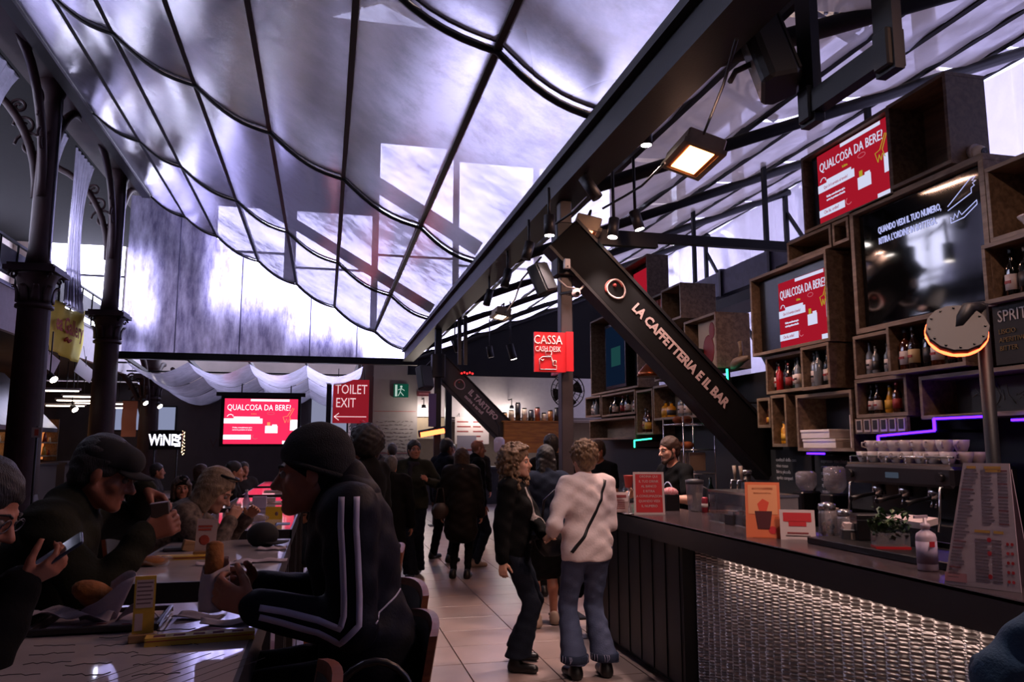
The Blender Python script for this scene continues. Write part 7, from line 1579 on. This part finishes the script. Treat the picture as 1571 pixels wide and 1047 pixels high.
# handbag of the curly woman
hb_ = thing('shoulder_bag', 'black leather bag carried between the two women', 'bag', (1.72, 5.92, .80)); MB().grid(lambda u, v: (.13*math.cos(2*PI*u)*math.sin(PI*(.06+.88*v))**.5*(1+.05*math.sin(u*30)), .065*math.sin(2*PI*u)*math.sin(PI*(.06+.88*v))**.5, .26*v), 26, 12).build('body', MATS['bag_leather'], hb_); MB().tube([(-.08, 0, .24), (-.06, 0, .42), (.02, .0, .5), (.08, 0, .24)], .010, 6).build('strap', MATS['bag_leather'], hb_); MB().box(-.02, -.068, .15, .0, -.062, .18).build('clasp', M_chr, hb_)
# long dark hair woman beyond them
dw = person('woman with long black hair and a denim jacket seen from behind between the two women', (2.02, 7.12), (.05, 1), Ht=1.63, head=(.0, .05), feet=((1.93, 7.15), (2.12, 7.25)), hairst='straight', hairm=H_blk, down=.44, skin=SK, top=('jacket', C_dden), bottom=('skirt', C_blk), bare=True, fem=True, vb=.009, vc=.011, seed=7, shoe=mat('shoe_beige', '#a08a7c', .5), faces=False)
pb_ = thing('black_backpack', 'dark quilted bag hanging low beside the bare-legged woman', 'bag', (2.20, 6.78, .32)); MB().grid(lambda u, v: (.10*math.cos(2*PI*u)*math.sin(PI*(.05+.9*v))**.5, .08*math.sin(2*PI*u)*math.sin(PI*(.05+.9*v))**.5*(1+.05*math.sin(v*20)), .42*v), 20, 12).build('body', MATS['bag_leather'], pb_); MB().tube([(0, 0, .40), (0, .05, .75), (0, .1, .4)], .012, 6).build('strap', MATS['bag_leather'], pb_)
person('dark-haired person in black behind the steel post', (2.50, 8.6), (.1, 1), Ht=1.76, hairst='short', hairm=H_blk, top=('jacket', C_blk), bottom=('trousers', C_blk), vb=.011, vc=.013, seed=8, faces=False)
# walkers in the aisle
gw = person('woman in a moss-green jacket walking toward the camera with dark tied hair', (1.14, 10.30), (-.30, -1), Ht=1.70, head=(.45, -.05), rh=(.95, 10.05, .88), lh=(1.28, 10.02, 1.20), lpole=(.8, .6, -.5), lhd=(-.4, -.7, .5), lcurl=.5, feet=((1.22, 10.45), (1.10, 10.15)), hairst='ponytail', hairm=H_blk, skin=SK, top=('jacket', C_green), bottom=('wide', C_djean), fem=True, vb=.009, vc=.011, seed=9)
sc_ = SDF()
for i in range(9): a = 2*PI*i/9; b = 2*PI*(i+1)/9; sc_.cap(gw['U'](.08*math.sin(a), .08*math.cos(a), .48), gw['U'](.08*math.sin(b), .08*math.cos(b), .48), .03, k=.02)
sc_.cap(gw['U'](.03, .11, .46), gw['U'](.03, .135, .25), .03, .035, k=.02); sc_.build('scarf', cloth('scarf_grey', '#2c2c34'), gw['t'], .011, wrinkle=.005)
person('man in a navy jacket facing the far stall', (1.70, 11.4), (.75, .45), Ht=1.74, head=(-.1, .15), hairst='short', hairm=H_blk, skin=SK4, top=('jacket', cloth('navy_jacket', '#10141f')), bottom=('trousers', C_blk), feet=((1.60, 11.75), (1.78, 11.3)), vb=.010, vc=.012, seed=10)
dk = person('woman in a long dark padded coat seen from behind, with a brown bag', (1.70, 9.95), (.35, 1), Ht=1.60, head=(-.1, .0), hairst='bob', hairm=H_brn, skin=SK, top=('puffer', C_coat), bottom=('slim', C_blk), fem=True, vb=.010, vc=.011, seed=11, hem=-.30, bulk=1.05, faces=False)
sc_ = SDF()
for i in range(9): a = 2*PI*i/9; b = 2*PI*(i+1)/9; sc_.cap(dk['U'](.095*math.sin(a), .09*math.cos(a)-.01, .50), dk['U'](.095*math.sin(b), .09*math.cos(b)-.01, .50), .028, k=.02)
sc_.build('fur_collar', cloth('fur_beige', '#6a5048', .95, .8, 60), dk['t'], .011, wrinkle=.006)
bg_ = thing('brown_handbag', 'brown handbag at the side of the padded-coat woman', 'bag', (1.42, 9.85, .74)); MB().grid(lambda u, v: (.11*math.cos(2*PI*u)*math.sin(PI*(.06+.88*v))**.5, .06*math.sin(2*PI*u)*math.sin(PI*(.06+.88*v))**.5, .20*v), 20, 10).build('body', mat('bag_brown', '#2e211b', .5), bg_); MB().tube([(-.06, 0, .19), (-.03, 0, .38), (.03, 0, .38), (.06, 0, .19)], .008, 6).build('strap', mat('bag_brown', '#2e211b', .5), bg_)
person('bald man in profile beyond the padded-coat woman', (2.06, 10.9), (.95, .15), Ht=1.72, head=(0, .05), hairst=None, skin=SK2, top=('jacket', C_blk), bottom=('trousers', C_djean), vb=.009, vc=.012, seed=12, shoe=mat('shoe_beige', '#a08a7c', .5))
# bar staff
br = person('bearded barista in a black t-shirt behind the counter', (3.32, 7.15), (-1, -.15), Ht=1.72, head=(.0, .18), lh=(3.05, 6.9, 1.16), rh=(3.0, 7.4, 1.16), hairst='short', hairm=H_brn, beard=H_brn, skin=SK3, top=('tshirt', C_blk), bottom=('trousers', C_blk), vb=.0075, vc=.010, seed=13)
strip_on(br['jacket'], [br['U'](-.06+.05*math.cos(a), .12, .28+.07*math.sin(a)) for a in np.linspace(0, PI, 9)], (0, -1, 0), .012, M_strp, 'shirt_print', br['t'], lift=.003)
person('dim bar worker in black at the far end of the back counter', (3.30, 9.2), (-.9, -.4), Ht=1.70, head=(0, .2), hairst='short', hairm=H_brn, skin=SK2, top=('tshirt', C_blk), bottom=('trousers', C_blk), vb=.012, vc=.014, seed=14)
person('cook in white in the far kitchen', (3.9, 24.3), (-.8, -.6), Ht=1.70, head=(0, .1), hairst='short', hairm=H_gry, top=('tshirt', cloth('cook_white', '#a8a2a0')), bottom=('trousers', C_grey), vb=.014, vc=.016, seed=15)
# shoulder in denim at the lower corner
person('person in a light denim jacket at the lower corner of the picture', (1.99, 1.56), (.2, 1), Ht=1.56, seat=.74, lean=.2, head=(0, .1), hairst='bob', hairm=H_brn, top=('jacket', C_denim), bottom=('trousers', C_blk), fem=True, vb=.010, vc=.009, seed=16, lh=(1.84, 1.94, 1.00), lpole=(-.9, -.5, -.3), topwr=.009)
st_ = thing('bar_stool', 'round bar stool under the denim-jacketed person', 'stool', (1.99, 1.56, 0)); MB().cyl((0, 0, .69), (0, 0, .72), .17, n=24).build('seat', M_ch, st_); MB().cyl((0, 0, 0), (0, 0, .69), .03, n=12).build('stem', M_black, st_); MB().cyl((0, 0, 0), (0, 0, .02), .2, n=24).build('base', M_black, st_)
# crowd at the other tables
def crowd(label, pos, face, **k):
    k.setdefault('vb', .014); k.setdefault('vc', .016); k.setdefault('faces', False); k.setdefault('group', 'people farther off among the tables')
    return person(label, pos, face, **k)
crowd('person with a big mass of dark hair rising just behind the tracksuit man', (.36, 6.9), (-.8, .6), Ht=1.74, hairst='big', hairm=H_blk, top=('coat', C_blk), bottom=('trousers', C_blk), seed=21, vb=.010)
crowd('seated person in a dark coat with reddish balding head behind the tracksuit man', (.52, 8.0), (-1, .2), Ht=1.66, seat=.55, hairst='buzz', hairm=H_blk, skin=SK2, top=('coat', C_coat), seed=22, head=(0, .3))
crowd('person in black with grey hair among the crowd left of the walking woman', (.74, 9.1), (.2, 1), Ht=1.52, hairst='short', hairm=H_gry, top=('coat', C_blk), bottom=('trousers', C_blk), seed=23)
crowd('person in a grey jumper standing left of the far doorway', (1.18, 14.2), (-.3, 1), Ht=1.68, hairst='short', hairm=H_blk, top=('sweater', C_grey), bottom=('trousers', C_blk), seed=24)
crowd('dark-coated person in front of the far doorway pier', (.95, 15.0), (-.9, .4), Ht=1.70, hairst='short', hairm=H_blk, top=('coat', C_blk), bottom=('trousers', C_blk), seed=25)
crowd('person in patterned clothes below the red exit sign', (.75, 12.4), (-.8, -.6), Ht=1.62, hairst='wavy', hairm=H_brn, skin=SK, top=('sweater', C_flor), bottom=('trousers', C_blk), seed=26, fem=True)
crowd('grey-haired man in black seated left of the patterned-blouse woman', (-2.05, 8.3), (.7, .7), Ht=1.68, seat=.50, hairst='short', hairm=H_gry, skin=SK2, top=('jacket', C_blk), seed=27, head=(.2, .1))
crowd('woman in a dark hat seated beside the grey-haired man', (-1.45, 8.9), (.3, -1), Ht=1.62, seat=.48, hairst='bob', hairm=H_brn, hat=('beanie', C_blk), skin=SK2, top=('coat', C_olive), seed=28, fem=True, faces=True, vb=.010)
crowd('woman facing the camera in dark clothes behind the capped man', (-1.78, 7.1), (.35, -1), Ht=1.60, seat=.42, hairst='long', hairm=H_blk, skin=SK2, top=('coat', C_blk), seed=29, fem=True, faces=True, vb=.010)
crowd('standing man far behind the capped man in a dark jacket', (-3.0, 12.6), (.6, -.6), Ht=1.72, hairst='short', hairm=H_blk, top=('jacket', C_blk), bottom=('trousers', C_blk), seed=30)
crowd('person in navy between the phone woman and the capped man', (-1.72, 4.3), (.8, .6), Ht=1.62, seat=.52, hairst='short', hairm=H_brn, top=('jacket', cloth('navy_jacket', '#10141f')), seed=31)
crowd('far diner with dark hair near the white letter sign', (-2.5, 13.0), (1, .1), Ht=1.66, seat=.52, hairst='short', hairm=H_blk, top=('jacket', C_grey), seed=32)
crowd('far diner in brown seated by the pink screen', (-1.75, 12.2), (1, -.3), Ht=1.64, seat=.52, hairst='bob', hairm=H_brn, top=('coat', C_coat), seed=33, fem=True)
crowd('far diner with grey hair in front of the pink screen', (-1.3, 13.8), (.5, -1), Ht=1.66, seat=.52, hairst='short', hairm=H_gry, top=('sweater', C_grey), seed=34)
crowd('diner in black beyond the third table', (-1.05, 9.8), (1, 0), Ht=1.66, seat=.60, hairst='short', hairm=H_blk, top=('jacket', C_blk), seed=35)
crowd('diner with light hair on the aisle side of the fifth table', (.15, 10.2), (-1, 0), Ht=1.64, seat=.62, hairst='bob', hairm=H_gld, top=('jacket', C_blk), seed=36, fem=True)
crowd('standing person with their back turned in front of the far kitchen post', (2.75, 14.5), (.3, 1), Ht=1.70, hairst='short', hairm=H_blk, top=('jacket', C_blk), bottom=('trousers', C_djean), seed=37)
for k, (x, y) in enumerate(((-2.05, 8.3), (-1.45, 8.9), (-1.78, 7.1), (-1.72, 4.3), (-2.5, 13.0), (-1.75, 12.2), (-1.3, 13.8), (-1.05, 9.8), (.15, 10.2), (.52, 8.0))):
    z = (.50, .48, .42, .52, .52, .52, .52, .60, .62, .55)[k]
    t = thing('plain_stool', 'plain dark stool under the %s seated diner among the crowd' % ORD[k], 'stool', (x, y, 0), group='stools in the crowd'); MB().box(-.17, -.17, z-.05, .17, .17, z-.02).build('seat', M_ch, t)
    for sx in (-.14, .14):
        for sy in (-.14, .14): MB().box(sx-.015, sy-.015, 0, sx+.015, sy+.015, z-.05).build('leg', M_black, t)
